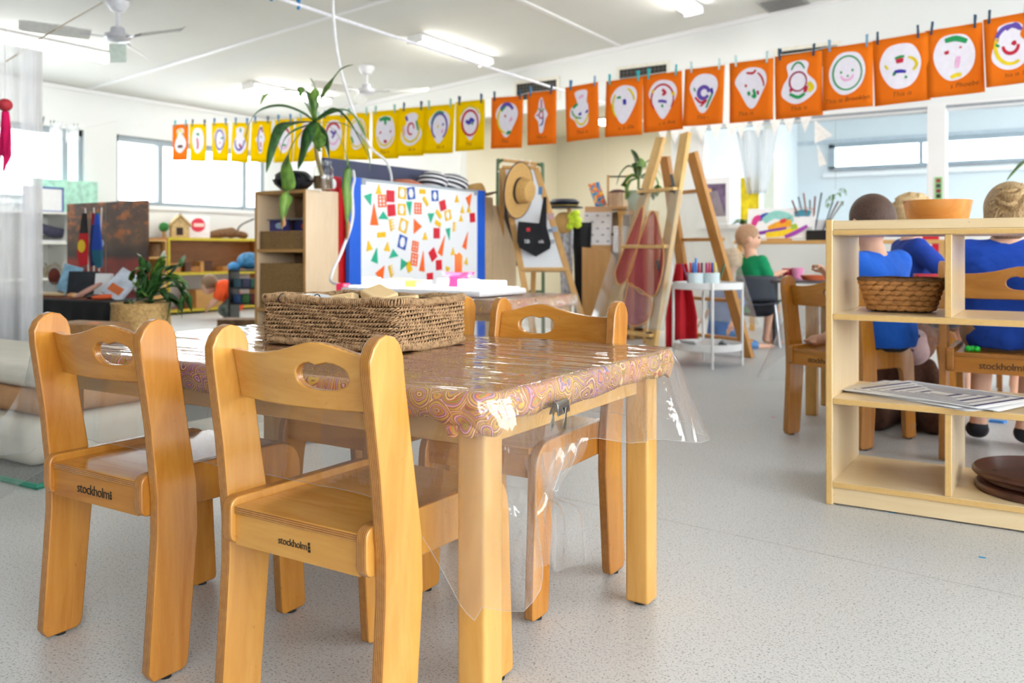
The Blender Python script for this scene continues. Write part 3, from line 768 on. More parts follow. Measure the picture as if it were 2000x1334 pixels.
# ------------------------------------------------------------------ seagrass basket with blocks
GRASS = rope_mat('seagrass', rgb(188, 152, 112), rgb(112, 82, 52), 90)
BX0, BX1, BY0, BY1, BH = -1.522, -1.125, 1.352, 1.602, .104
bc = ((BX0 + BX1) / 2, (BY0 + BY1) / 2); bz = TZ + .0045
bk = thing('seagrass_basket', 'rectangular woven seagrass basket of blocks standing on the near table', 'basket', (bc[0], bc[1], bz))
hx, hy = (BX1 - BX0) / 2, (BY1 - BY0) / 2
def rrloop(hx, hy, rc, step, flare=0):
    pts = []
    side = [((-hx + rc, -hy), (hx - rc, -hy)), ((hx, -hy + rc), (hx, hy - rc)), ((hx - rc, hy), (-hx + rc, hy)), ((-hx, hy - rc), (-hx, -hy + rc))]
    cs = [(hx - rc, -hy + rc, -90), (hx - rc, hy - rc, 0), (-hx + rc, hy - rc, 90), (-hx + rc, -hy + rc, 180)]
    for k in range(4):
        a, b_ = Vector(side[k][0]), Vector(side[k][1]); n = max(2, int((b_ - a).length / step))
        for i in range(n): pts.append(a + (b_ - a) * (i / n))
        n = max(2, int(rc * 1.57 / step))
        for i in range(n): A = R(cs[k][2] + 90 * i / n); pts.append(Vector((cs[k][0] + rc * math.cos(A), cs[k][1] + rc * math.sin(A))))
    return pts
m = MB(); rows = 12; rr = .0046
for r_ in range(rows):
    z = .006 + r_ * (BH - .016) / (rows - 1)
    lp = rrloop(hx - .006, hy - .006, .014, .0032); n = len(lp)
    for s_ in (0, math.pi):
        pts = []
        for i, p in enumerate(lp):
            q = lp[(i + 1) % n] - lp[i - 1]; nr = Vector((q.y, -q.x)).normalized()
            a = i * 2 * math.pi / 5.6 + s_ + r_ * 1.7
            wob = .0012 * math.sin(i * .21 + r_ * 2.1) + .0009 * math.sin(i * .53 + r_)
            pts.append((p.x + nr.x * (.0034 * math.cos(a) + wob), p.y + nr.y * (.0034 * math.cos(a) + wob), z + .0030 * math.sin(a) + .0014 * math.sin(i * .11 + r_ * 1.3)))
        m.tube(pts, .0024, 5, closed=True)
m.build('woven_side', GRASS, bk, angle=180, fix=False)['kind'] = 'stuff'
for nm, zc_, r0 in (('rim', BH - .004, .0075), ('base_rim', .006, .006)):
    m = MB(); lp = rrloop(hx - .004, hy - .004, .016, .00075); n = len(lp); pts = []
    for i, p in enumerate(lp):
        q = lp[(i + 1) % n] - lp[i - 1]; nr = Vector((q.y, -q.x)).normalized(); a = i * 2 * math.pi / 7.0
        zz2 = .0022 * math.sin(i * .017) + .0012 * math.sin(i * .05)
        pts.append((p.x + nr.x * r0 * math.cos(a) * .8, p.y + nr.y * r0 * math.cos(a) * .8, zc_ + zz2 + r0 * math.sin(a)))
    m.tube(pts, .0021, 4, closed=True); m.build(nm, GRASS, bk, angle=180, fix=False)
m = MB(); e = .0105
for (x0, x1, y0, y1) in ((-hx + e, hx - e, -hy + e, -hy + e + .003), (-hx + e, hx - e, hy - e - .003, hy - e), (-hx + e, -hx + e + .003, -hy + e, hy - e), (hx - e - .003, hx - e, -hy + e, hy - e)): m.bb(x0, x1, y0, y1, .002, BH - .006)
m.bb(-hx + e, hx - e, -hy + e, hy - e, .002, .006); m.build('inner_wall', rope_mat('seagrass_gap_shade', rgb(64, 46, 30), rgb(36, 26, 18), 120), bk)  # very dark inner wall stands in for shade in the weave gaps
BLK = wood('pale_block', rgb(238, 208, 160), rgb(222, 186, 132), 'x', rough=.5, coat=0)
def block(p, d, rot, label, bev=.004):
    o = MB().box((0, 0, 0), d).build('wooden_block', BLK, bevel=bev, seg=3); o.location = p; o.rotation_euler = rot
    tag(o, label, 'block', 'wooden blocks in the seagrass basket')
block((-1.265, 1.462, .653), (.070, .055, .018), (R(16), R(16), R(-12)), 'pale wooden block tilted on top, highest in the seagrass basket')
block((-1.195, 1.440, .642), (.090, .024, .020), (R(4), R(-6), R(28)), 'long pale wooden block lying right of the tilted one in the basket')
block((-1.365, 1.440, .641), (.085, .036, .020), (R(-8), R(-8), R(20)), 'pale wooden block with clean cut end, left of the tilted one in the basket')
block((-1.310, 1.425, .634), (.045, .030, .020), (R(12), R(18), R(60)), 'small pale wooden block wedged between the others in the basket')
block((-1.255, 1.425, .624), (.080, .050, .020), (R(10), R(8), R(-20)), 'pale wooden block under the tilted one in the basket')
p = onz(598, 583, bz + BH - .004)
t = thing('clear_pouch', 'white plastic tag tied with black cord inside the seagrass basket', 'tag', p, 0, rot=(R(14), 0, R(10)))
MB().grid(lambda u, v: (-.055 + .11 * u, -.03 + .06 * v, .006 * math.sin(u * 3.1) + .003 * math.sin(v * 5)), 12, 8).build('sheet', P('#dfe5ec', .25), t)
for s in (-1, 1): MB().tube([(s * .045 + .004 * math.cos(a * .4), -.026 + .01 * math.cos(a * .63), .008 + .010 * math.sin(a * .63)) for a in range(11)], .0013, 6, closed=False).build('tie', BLACK, t)

# ------------------------------------------------------------------ open wooden shelf on the right
SX0, SX1, SY0, SY1, SH, ST = -.588, .66, 2.676, 3.076, .842, .020
sh = thing('open_shelf', 'pale maple open bookshelf with dividers standing on the speckled floor at right', 'shelf', ((SX0 + SX1) / 2, (SY0 + SY1) / 2, 0))
sw, sd = (SX1 - SX0) / 2, (SY1 - SY0) / 2
for s in (-1, 1): MB().bb(s * sw - (ST if s > 0 else 0), s * sw + (ST if s < 0 else 0), -sd, sd, .0, SH).build('side_panel', maple('z', 'x'), sh, bevel=.003)
a, b_ = -sw + ST, sw - ST
MB().bb(a, b_, -sd, sd, .796, .811).build('top_board', maple('x', 'z'), sh, bevel=.002)
MB().bb(a, b_, -sd + .006, -sd + .024, .811, .839).build('front_lip', maple('x'), sh, bevel=.003)
MB().bb(a, b_, sd - .024, sd - .006, .811, .839).build('back_lip', maple('x'), sh, bevel=.003)
MB().bb(a, b_, -sd, sd, .547, .565).build('shelf_board', maple('x', 'z'), sh, bevel=.002)
MB().bb(a, b_, -sd, sd, .298, .316).build('shelf_board', maple('x', 'z'), sh, bevel=.002)
MB().bb(a, b_, -sd, sd, .052, .070).build('base_board', maple('x', 'z'), sh, bevel=.002)
MB().bb(a, b_, -sd + .008, -sd + .024, .005, .052).build('plinth', maple('x'), sh)
MB().bb(a, b_, sd - .024, sd - .008, .005, .052).build('plinth', maple('x'), sh)
dx = -.262 - (SX0 + SX1) / 2
for k in (dx, -dx):
    MB().bb(k - .009, k + .009, -sd + .004, sd - .004, .565, .796).build('divider', maple('z', 'x'), sh, bevel=.002)
    MB().bb(k - .009, k + .009, -sd + .004, sd - .004, .070, .298).build('divider', maple('z', 'x'), sh, bevel=.002)
# wicker basket on the middle board
WK = rope_mat('water_hyacinth', rgb(190, 134, 76), rgb(140, 90, 44), 40)
p = onz(1766, 598, .566); wb = thing('wicker_basket', 'brown woven oval basket on the upper shelf of the maple bookshelf', 'basket', (-.408, 2.865, .566), R(4))
m = MB(); rows = 6; H_ = .098
for r_ in range(rows):
    f = (r_ + .5) / rows; A_, B_ = .088 + .030 * f, .058 + .022 * f; n = 21
    for k in range(n):
        a = 2 * math.pi * (k + .5 * (r_ % 2)) / n; ex = 2.8
        c_, s_ = math.cos(a), math.sin(a); q = (abs(c_) ** ex + abs(s_) ** ex) ** (-1 / ex)
        x, y = A_ * q * c_, B_ * q * s_
        a2 = a + .05; c2_, s2_ = math.cos(a2), math.sin(a2); q2 = (abs(c2_) ** ex + abs(s2_) ** ex) ** (-1 / ex)
        tg = Vector((A_ * q2 * c2_ - x, B_ * q2 * s2_ - y, 0)); rot = Matrix.Rotation(math.atan2(tg.y, tg.x), 3, 'Z') @ Matrix.Rotation(R(-10), 3, 'Y')
        m.ball((x, y, .006 + H_ * f * .93), (.0215, .0080, .0094), 8, 6, rot)
m.build('woven_side', WK, wb, angle=180)
m = MB(); lp = []
for k in range(48):
    a = 2 * math.pi * k / 48; q = (abs(math.cos(a)) ** 2.8 + abs(math.sin(a)) ** 2.8) ** (-1 / 2.8); lp.append((.119 * q * math.cos(a), .081 * q * math.sin(a), H_ + .001 * math.sin(k)))
m.tube(lp, .0062, 8, closed=True).build('rim', rope_mat('hyacinth_dark', rgb(128, 90, 54), rgb(84, 56, 30), 60), wb)
MB().lathe([(0, .001), (.086, .001), (.112, H_ - .004)], 32, sx=1, sy=.68, cap=False).build('liner', P('#3a2a1c', .9), wb)
m = MB(); rnd = random.Random(8)
for k in range(40): m.ball((rnd.uniform(-.085, .085), rnd.uniform(-.05, .05), H_ - .016 + rnd.uniform(0, .012)), (rnd.uniform(.008, .016),) * 2 + (.007,), 8, 6)
o = m.build('pebbles', P('#8c8987', .8, var=.35, scale=60)); o.location = wb.location; o['kind'] = 'stuff'; tag(o, 'grey pebbles filling the brown woven oval basket', 'pebbles')
# orange wooden bowl on top
bl_ = MB().lathe([(0, 0), (.058, 0), (.066, .004), (.084, .034), (.093, .076), (.095, .088), (.090, .089), (.087, .078), (.076, .036), (.060, .012), (0, .010)], 40)
o = bl_.build('wooden_bowl', wood('camphor_bowl', rgb(226, 156, 76), rgb(186, 110, 40), 'x', gscale=.6, rough=.35)); 
pb_ = W(1831, 420, 2.60); o.location = (pb_.x, pb_.y, .8115)
tag(o, 'orange turned wooden bowl on top of the maple bookshelf', 'bowl')
# pile of printed maze sheets
zp = .3165; rnd = random.Random(3); NAVY = P('#2c2f6b', .6)
for k in range(7):
    top = k == 6
    x, y, rz = (-.300, 2.872, R(-27)) if top else (-.31 + rnd.uniform(-.04, .05), 2.87 + rnd.uniform(-.02, .02), R(rnd.uniform(-34, -16)))
    w, d = .42, .297
    labs = ['bottom sheet of the paper pile on the lower shelf of the maple bookshelf', 'second sheet from the bottom of the paper pile in the maple bookshelf', 'third sheet from the bottom of the paper pile in the maple bookshelf', 'fourth sheet from the bottom of the paper pile in the maple bookshelf', 'third sheet from the top of the paper pile in the maple bookshelf', 'second sheet from the top of the paper pile in the maple bookshelf', 'printed purple square-spiral maze sheet on top of the paper pile']
    t = thing('paper_sheet', labs[k], 'paper', (x, y, zp + k * .0016), rz, 'sheets in the paper pile')
    MB().grid(lambda u, v: (-w / 2 + w * u, -d / 2 + d * v, (0 if top else .0012) * math.sin(u * 6 + k) * (u - .5) ** 2 * 4 + .0004), 12, 4).build('sheet', WPAPER, t).modifiers.new('s', 'SOLIDIFY').thickness = .0004
    m = MB()
    if top:
        zt = .0009
        def ln(x0, y0, x1, y1, wd): m.bb(min(x0, x1) - wd / 2, max(x0, x1) + wd / 2, min(y0, y1) - wd / 2, max(y0, y1) + wd / 2, zt, zt + .0003)
        for i, s_ in enumerate((.42, .34, .26, .18, .10)):
            X, Y = w * s_, d * s_; thick = .012 if i % 2 == 0 else .004
            ln(-X, -Y, -X, Y - .02, thick); ln(-X, Y, X, Y, .0060); ln(X, -Y, X, Y, thick); ln(-X + .03, -Y, X, -Y, .0060)
        m.build('printed_maze', NAVY, t)
    elif k in (4, 5):
        m.bb(-.17, -.168, -.12, .1, .0012, .0016); m.bb(-.17, .1, -.12, -.118, .0012, .0016); m.bb(-.19, -.187, -.10, -.06, .0012, .0016); m.build('printed_lines', INK, t)
# dark round serving boards
DK = wood('dark_acacia', rgb(104, 58, 40), rgb(48, 26, 20), 'x', gscale=.5, rough=.4, coat=.15)
for k, (ox, oy, r_) in enumerate([(0.0, -.02, .178), (.012, .015, .172), (-.012, .0, .176)]):
    prof = [(0, 0), (r_ - .006, 0), (r_, .006), (r_, .014), (r_ - .006, .020), (0, .020)]
    o = MB().lathe(prof, 48, sx=1.06).build('serving_board', DK); o.location = (-.025 + ox, 2.885 + oy * .6, .0705 + k * .0206); o.rotation_euler = (0, 0, R(8 + 17 * k))
    tag(o, ['dark round wooden board at the bottom of the stack on the lowest shelf', 'dark round wooden board in the middle of the stack on the lowest shelf', 'dark round wooden board on top of the stack on the lowest shelf'][k], 'board', 'stacked dark round boards')
    if k == 2: MB().lathe([(.007, 0), (.007, .0004)], 12, (-.142, .02, .0201)).build('hanging_hole', BLACK, o)
# ------------------------------------------------------------------ string of paintings
def line_y(x): return 6.30 + (5.66 - 6.30) * (x - XL) / (0.6 - XL)
def on_line(px, py):
    a, b_, c = _d(px, py); k = (5.66 - 6.30) / (0.6 - XL)
    t = (6.30 - k * XL) / (b_ - k * a); return Vector((a * t, b_ * t, CAMZ + c * t))
YELS, ORGS = paper_mat('yellow_card', rgb(254, 222, 8)), paper_mat('orange_card', rgb(255, 140, 40), .3)
CUT = plain('painted_cutout', rgb(246, 240, 250), .75, .03, 30)
PK = {'r': P('#c8203c', .7), 'g': P('#1f9a58', .7), 'p': P('#6a4fb0', .7), 'k': P('#f3b9de', .7), 'y': P('#eed21c', .7), 'b': P('#3a32a8', .7), 'm': P('#a8285a', .7), 'n': P('#6b3a2a', .7)}
PAP = plain('caption_ink', rgb(150, 84, 20), .8, .02, 30)
# x0, x1, top-left y, top-right y, bottom y (mid), colour, cut-out outline, strokes, caption
def ring(a0, a1, rx=.75, ry=.8, n=9): return [(rx * math.cos(R(a0 + (a1 - a0) * i / (n - 1))), ry * math.sin(R(a0 + (a1 - a0) * i / (n - 1)))) for i in range(n)]
OV = [(0, 1), (.6, .85), (.95, .2), (.8, -.5), (.35, -.95), (-.3, -1), (-.8, -.5), (-.95, .2), (-.6, .85)]
TRI = [(0, 1.0), (.75, .8), (1, .25), (.6, -.45), (.15, -1), (-.25, -.95), (-.75, -.2), (-1, .35), (-.6, .85)]
BUST = [(.2, 1), (.65, .8), (.55, .35), (1, -.1), (.95, -.55), (.3, -1), (-.4, -1), (-.95, -.6), (-.9, -.1), (-.55, .3), (-.6, .85)]
TALL = [(0, 1), (.3, .7), (.55, .35), (.9, .0), (.55, -.3), (.3, -.95), (-.2, -1), (-.4, -.4), (-1, -.05), (-.55, .3), (-.35, .8)]
BOOT = [(-.5, .95), (.45, 1.0), (.4, .4), (.6, .1), (.55, -.75), (.1, -1), (-.35, -.95), (-.55, -.6), (-1, -.35), (-.9, .1), (-.35, .35)]
PAINT = [
 (337, 368, 244, 242, 313, 'o', BUST, [('y', ring(20, 160, .6, .85), .2), ('n', [(-.5, -.55), (.5, -.55)], .3), ('b', [(.3, .55), (.6, .4)], .2)], 'This is'),
 (370, 403, 242, 242, 315, 'y', OV, [('g', [(-.2, .5), (.25, .45)], .2), ('r', [(-.1, .2), (.05, -.4), (-.1, -.7)], .25)], 'This is'),
 (413, 446, 240, 240, 315, 'y', TRI, [('p', ring(0, 360, .7, .75, 17), .16), ('y', ring(30, 150, .9, .95), .12), ('g', [(.2, .1), (.6, .15)], .16), ('r', [(0, -.2), (.1, -.3)], .16)], 'This is'),
 (454, 488, 239, 240, 317, 'y', BUST, [('p', ring(-180, 0, .7, .75, 12), .2), ('g', [(0, .9), (.1, .6)], .22), ('m', [(0, -.3), (.3, -.6)], .25)], 'This is'),
 (492, 531, 236, 236, 317, 'y', TALL, [('p', ring(60, 300, .5, .85, 12), .2), ('m', [(-.1, .8), (.4, .5)], .22), ('g', [(0, .2), (.2, .1)], .18), ('r', [(0, -.2), (.1, -.6)], .22)], 'This is'),
 (537, 574, 234, 232, 317, 'y', OV, [('r', ring(20, 160, .8, .7), .25), ('g', [(-.2, -.5), (.3, -.5)], .16), ('k', ring(180, 360, .7, .7), .15)], 'This is'),
 (579, 628, 230, 228, 316, 'y', BUST, [('r', [(-.6, .7), (.4, .8)], .15), ('p', [(-.3, -.5), (.1, -.3), (.4, -.6)], .25), ('k', ring(90, 270, .6, .7), .15)], 'This is'),
 (629, 676, 226, 224, 313, 'y', OV, [('r', ring(30, 200, .8, .8), .2), ('p', [(-.3, .3), (.1, .1), (.3, .3), (-.1, -.2)], .22), ('k', ring(200, 340, .6, .6), .15)], 'This is'),
 (677, 723, 221, 220, 312, 'y', OV, [('y', ring(0, 360, .85, .85, 16), .14), ('g', [(-.7, -.2), (-.4, -.6)], .16), ('r', [(.5, .0), (.6, -.1)], .2)], 'This is'),
 (727, 779, 218, 214, 310, 'y', OV, [('g', [(-.55, .75), (.0, .85), (.55, .75)], .26), ('g', [(0, .8), (.05, .45)], .22), ('r', [(-.5, 0), (-.45, -.1)], .22), ('r', [(.5, .0), (.55, -.05)], .18), ('r', [(-.1, -.6), (.2, -.65)], .2), ('y', ring(200, 340, .8, .85), .14)], 'This is'),
 (779, 832, 212, 208, 305, 'y', BUST, [('p', [(-.6, .8), (-.4, .5)], .22), ('r', ring(0, 300, .3, .35, 10), .14), ('y', ring(160, 380, .85, .8), .16), ('g', [(.5, .5), (.7, -.1)], .16), ('k', [(-.8, .2), (-.6, -.4)], .2)], 'This is'),
 (832, 889, 208, 203, 300, 'y', TRI, [('p', ring(-60, 240, .7, .8, 14), .16), ('g', ring(60, 170, .75, .9), .2), ('y', [(-.2, 0), (-.1, -.05)], .2), ('b', [(.3, .1), (.35, .05)], .2), ('k', [(.2, -.3), (.3, -.4)], .3)], 'This is'),
 (890, 947, 200, 194, 294, 'y', TRI, [('r', ring(0, 360, .75, .75, 16), .17), ('b', [(-.4, .15), (-.1, .0), (.1, .2), (.4, .05)], .28), ('y', ring(30, 150, 1, 1), .14), ('g', [(.1, -.05), (.3, -.1)], .16)], 'This is'),
 (960, 1022, 191, 187, 289, 'o', TRI, [('p', ring(40, 140, .7, .9), .26), ('g', [(-.5, .5), (-.1, .8)], .2), ('y', ring(100, 260, .8, .8), .15), ('g', [(.0, -.85), (.4, -.75)], .22), ('r', [(-.2, .2), (-.1, .15)], .16), ('k', [(.3, .0), (.4, -.1)], .35)], 'This is'),
 (1030, 1087, 182, 176, 282, 'o', TALL, [('r', [(0, .9), (.05, .3)], .16), ('g', [(-.4, .4), (.1, .2), (.4, .35)], .16), ('r', ring(0, 360, .3, .2, 9), .16), ('b', [(.3, -.1), (.2, -.5), (-.2, -.6)], .16), ('r', [(-.7, -.05), (-.4, .0)], .14)], 'This is'),
 (1104, 1168, 171, 160, 274, 'o', BOOT, [('g', [(-.7, .1), (-.3, .3)], .2), ('b', [(-.15, -.2), (-.1, -.35)], .24), ('b', [(.4, -.15), (.45, -.25)], .24), ('y', ring(200, 340, .6, .85), .14), ('k', [(-.2, .6), (.2, .7)], .2), ('g', ring(180, 270, .8, .5), .12)], 'This is'),
 (1184, 1256, 159, 150, 266, 'o', TRI, [('b', [(.05, .25), (.1, -.05)], .24), ('g', [(-.5, .35), (-.2, .35)], .14), ('y', ring(140, 230, .8, .85), .14), ('y', ring(10, 70, .8, .85), .14)], 'This is Ella'),
 (1256, 1332, 149, 138, 256, 'o', TRI, [('r', ring(-40, 220, .78, .75, 14), .12), ('r', [(0, .5), (.2, .3), (0, .2)], .2), ('p', [(-.3, -.1), (.3, -.2)], .18), ('g', [(-.05, -.3), (.0, -.45)], .14), ('y', [(.65, .3), (.85, .1)], .2), ('y', [(-.75, .45), (-.6, .4)], .2)], 'This is Ava'),
 (1338, 1416, 136, 127, 245, 'o', TRI, [('p', ring(0, 330, .35, .3, 12), .26), ('b', [(.5, .2), (.6, -.1)], .18), ('r', [(-.6, -.2), (-.2, -.5), (.2, -.4), (-.2, -.7)], .16), ('g', [(.6, -.1), (.2, -.8)], .14), ('g', [(-.7, .3), (-.6, .1)], .1)], 'This is'),
 (1425, 1511, 124, 113, 237, 'o', TRI, [('r', [(-.3, .75), (.1, .7), (.3, .85)], .14), ('r', ring(0, 60, .8, .8), .1), ('g', [(-.2, -.2), (-.1, -.4)], .18), ('g', [(.15, -.1), (.25, -.5), (.05, -.4)], .18), ('r', [(-.4, .1), (-.3, .05)], .16), ('m', [(.4, -.2), (.45, -.4)], .14)], 'This is Ellie'),
 (1513, 1606, 111, 98, 229, 'o', BUST, [('m', ring(0, 360, .5, .45, 14), .1), ('g', [(-.5, -.55), (0, -.75), (.4, -.6)], .18), ('y', [(.6, -.1), (.8, -.35), (.6, -.5)], .26), ('r', [(-.5, -.4), (-.4, -.45)], .2), ('r', [(.5, -.25), (.4, -.55)], .2), ('g', ring(40, 140, .5, .9), .1)], 'This is'),
 (1607, 1705, 95, 81, 213, 'o', OV, [('g', ring(0, 360, .75, .8, 18), .09), ('g', [(-.35, .05), (-.3, .0)], .12), ('g', [(.25, .1), (.3, .05)], .12), ('k', ring(200, 340, .35, .35), .12), ('g', [(0, -.15), (.05, -.2)], .1)], 'This is Brooklyn'),
 (1704, 1812, 80, 62, 202, 'o', OV, [('r', [(-.2, .2), (.15, .22)], .24), ('g', [(-.25, .35), (.2, .4)], .12), ('b', [(-.3, -.25), (.25, -.3)], .16), ('g', [(-.35, -.35), (-.3, -.4)], .16), ('y', ring(-40, 60, .75, .4), .14), ('g', [(.2, -.55), (.25, -.6)], .14), ('y', [(-.75, .1), (-.6, -.1)], .1)], 'This is'),
 (1807, 1919, 61, 43, 186, 'o', OV, [('g', [(-.4, .75), (.1, .8), (.6, .6)], .26), ('r', [(-.35, .3), (-.33, .15)], .2), ('r', [(.25, .35), (.35, .37)], .08), ('k', [(.2, .0), (.1, -.5)], .2), ('y', [(-.2, -.9), (.3, -.8)], .2)], 'This is Phoebe'),
 (1920, 2024, 39, 20, 162, 'o', BUST, [('p', ring(50, 160, .8, .85), .24), ('p', [(-.2, .7), (.3, .9), (.6, .6)], .2), ('r', ring(180, 360, .4, .35, 8), .2), ('r', [(.1, .0), (.3, .1)], .25), ('y', ring(150, 300, .8, .8), .2), ('g', [(-.8, .1), (-.6, .0)], .14)], 'This is S'),
]
PEGC = {'t': P('#35b8bf', .45), 'b': P('#3a7cae', .45), 'd': P('#2d4a63', .45), 'g': P('#9cc3b0', .45), 'w': P('#c5dfdc', .45), 's': P('#7fa6c4', .45)}
PEGN = {'t': 'turquoise', 'b': 'blue', 'd': 'dark blue', 'g': 'pale green', 'w': 'pale mint', 's': 'light blue'}
PEGS = ['tt', 'dd', 'bb', 'bb', 'bd', 'bb', 'gg', 'bb', 'gg', 'gg', 'dd', 'gg', 'dd', 'dd', 'bd', 'bs', 'tt', 'tt', 'ww', 'ww', 'dd', 'ss', 'dd', 'dd', 'dd']
ORD = ['first', 'second', 'third', 'fourth', 'fifth', 'sixth', 'seventh', 'eighth', 'ninth', 'tenth', 'eleventh', 'twelfth', 'thirteenth']
cnt = {'y': 0, 'o': 0}; string_pts = [Vector((XL + .02, line_y(XL) , 2.22))]
COLN = {'r': 'red', 'g': 'green', 'p': 'purple', 'k': 'pink', 'y': 'yellow', 'b': 'blue', 'm': 'crimson', 'n': 'brown'}
def ribbon(mb, pts, w, y):
    pts = [Vector((p[0], p[1])) for p in catmull([(a, b_, 0) for a, b_ in pts], 4)]
    vs = []; n = len(pts)
    for i, p in enumerate(pts):
        tg = (pts[min(i + 1, n - 1)] - pts[max(i - 1, 0)]); tg = tg.normalized() if tg.length > 1e-9 else Vector((1, 0)); nr = Vector((-tg.y, tg.x))
        ww = w * (.7 + .3 * math.sin(math.pi * (i + .5) / n))
        for s in (-1, 1): vs.append((p.x + nr.x * ww * s, y, p.y + nr.y * ww * s))
    mb.add(vs, [(2 * i, 2 * i + 1, 2 * i + 3, 2 * i + 2) for i in range(n - 1)])
shapes = {}
rnd = random.Random(17)
for k, (x0, x1, yl, yr, yb, colr, outl, strokes, cap) in enumerate(PAINT):
    pl, pr = on_line(x0, yl), on_line(x1, yr); pm = on_line((x0 + x1) / 2, yb); top = (pl + pr) / 2
    w = (pr - pl).to_2d().length; h = top.z - pm.z; h = min(max(h, .40), .44)
    ang = math.atan2(pr.y - pl.y, pr.x - pl.x); tilt = math.atan2(pr.z - pl.z, w)
    cname = 'yellow' if colr == 'y' else 'orange'
    idx = cnt[colr]; cnt[colr] += 1
    cols = []
    for s_ in strokes:
        if COLN[s_[0]] not in cols: cols.append(COLN[s_[0]])
    lab = '%s %s card from the left with a %s and %s painted face' % (ORD[idx], cname, cols[0], cols[-1])
    t = thing('painting', lab, 'painting', top, 0, 'painted faces pegged along the string', rot=(R(rnd.uniform(-3, 3)), -tilt, ang))
    bow = rnd.uniform(-.012, .012)
    sheet = MB().grid(lambda u, v: (-w / 2 + w * u, bow * math.sin(v * 2.2) + .006 * math.sin(u * 5 + k) * v, -h * v), 8, 8)
    so = sheet.build('card', YELS if colr == 'y' else ORGS, t); md = so.modifiers.new('s', 'SOLIDIFY'); md.thickness = .001
    # cut-out face
    cw, chh, cz = w * .36, h * .33, -h * .44
    if outl is OV: cw = w * .38
    if outl is TALL: cw = w * .24
    def yo(x, z): v = -z / h; u = x / w + .5; return bow * math.sin(v * 2.2) + .006 * math.sin(u * 5 + k) * v
    ol = catmull([(a * cw + rnd.uniform(-.05, .05) * cw, b_ * chh, 0) for a, b_ in outl], 5, True)
    m = MB(); ctr = (0, yo(0, cz) - .0025, cz)
    vs = [ctr] + [(p.x, yo(p.x, cz + p.y) - .0025, cz + p.y) for p in ol]; n = len(ol)
    m.add(vs, [(0, 1 + i, 1 + (i + 1) % n) for i in range(n)])
    co = m.build('face_cutout', CUT, t)
    for cc in dict.fromkeys(s_[0] for s_ in strokes):
        m = MB()
        for s_ in strokes:
            if s_[0] != cc: continue
            pts = [(a * cw, cz + b_ * chh) for a, b_ in s_[1]]
            if len(pts) == 2: mid = ((pts[0][0] + pts[1][0]) / 2, (pts[0][1] + pts[1][1]) / 2 + .004); pts = [pts[0], mid, pts[1]]
            ribbon(m, pts, s_[2] * cw * .55, 0)
        m.v = [(v[0], yo(v[0], v[2]) - .0042, v[2]) for v in m.v]
        m.build('%s_paint' % COLN[cc], PK[cc], co)
    if x1 - x0 > 48:
        text_obj('caption', cap, w * .13, PAP, t, (0, yo(0, -h * .86) - .0022, -h * .86), (R(90), R(-2), 0), 1.05, .25, .0002)
    for s_, cc in zip((-1, 1), PEGS[k]):
        f = .36 + rnd.uniform(-.06, .05); pp = top + Matrix.Rotation(ang, 3, 'Z') @ (Matrix.Rotation(-tilt, 3, 'Y') @ Vector((s_ * f * w, 0, .0)))
        pt = thing('clothes_peg', '%s peg on the %s corner of the %s %s painting from the left' % (PEGN[cc], 'left' if s_ < 0 else 'right', ORD[idx], cname), 'peg', pp, ang, 'pegs on the painting string')
        for q in (-1, 1):
            MB().prism(rounded([(q * .0035 - .003, -.028), (q * .0035 + .003, -.028), (q * .007 + .003, .050), (q * .007 - .003, .050)], .002, 2), 'x', -.006, .006).xf(Matrix.Rotation(R(rnd.uniform(-7, 7)), 4, 'Y')).build('prong', PEGC[cc], pt)
        MB().cyl((-.008, 0, .012), (.008, 0, .012), .0045, n=8).build('spring', STEEL, pt)
        string_pts.append(pp + Vector((0, 0, .006)))
string_pts.sort(key=lambda v: v.x)
e_ = string_pts[-1]; string_pts.append(Vector((XR, line_y(XR) + .1, e_.z + .55)))
string_pts[-1].x = XR - .02
so = MB().tube(string_pts, .0022, 6).build('string', P('#f0eee6', .7)); tag(so, 'thin white string holding the yellow and orange paintings across the room', 'string')
# second, thicker cord running down the room
cx_, cz_ = -3.78, 2.19
pts = [(cx_, YF + .02, 2.3), (cx_, 0, 2.24), (cx_, 4, 2.19), (cx_, 7, 2.19), (cx_, YB - .005, 2.22)]
o = MB().tube(catmull(pts, 8), .011, 8).build('cord', P('#eeeef4', .5)); tag(o, 'thick white cord stretched under the ceiling towards the back wall', 'cord')
for k, px in enumerate((583, 530)):
    p = Vector((cx_, onx(px, -2 if k else 8, cx_).y, 2.205))
    pt = thing('clothes_peg', 'blue peg on the thick white cord at the top edge, %s of the two' % ('right' if k == 0 else 'left'), 'peg', p, R(90), 'pegs on the thick cord')
    for q in (-1, 1): MB().prism(rounded([(q * .0035 - .003, -.040), (q * .0035 + .003, -.040), (q * .009 + .003, .030), (q * .009 - .003, .030)], .002, 2), 'x', -.006, .006).build('prong', P('#2f86c4', .4), pt)
    MB().cyl((-.008, 0, -.002), (.008, 0, -.002), .0045, n=8).build('spring', STEEL, pt)
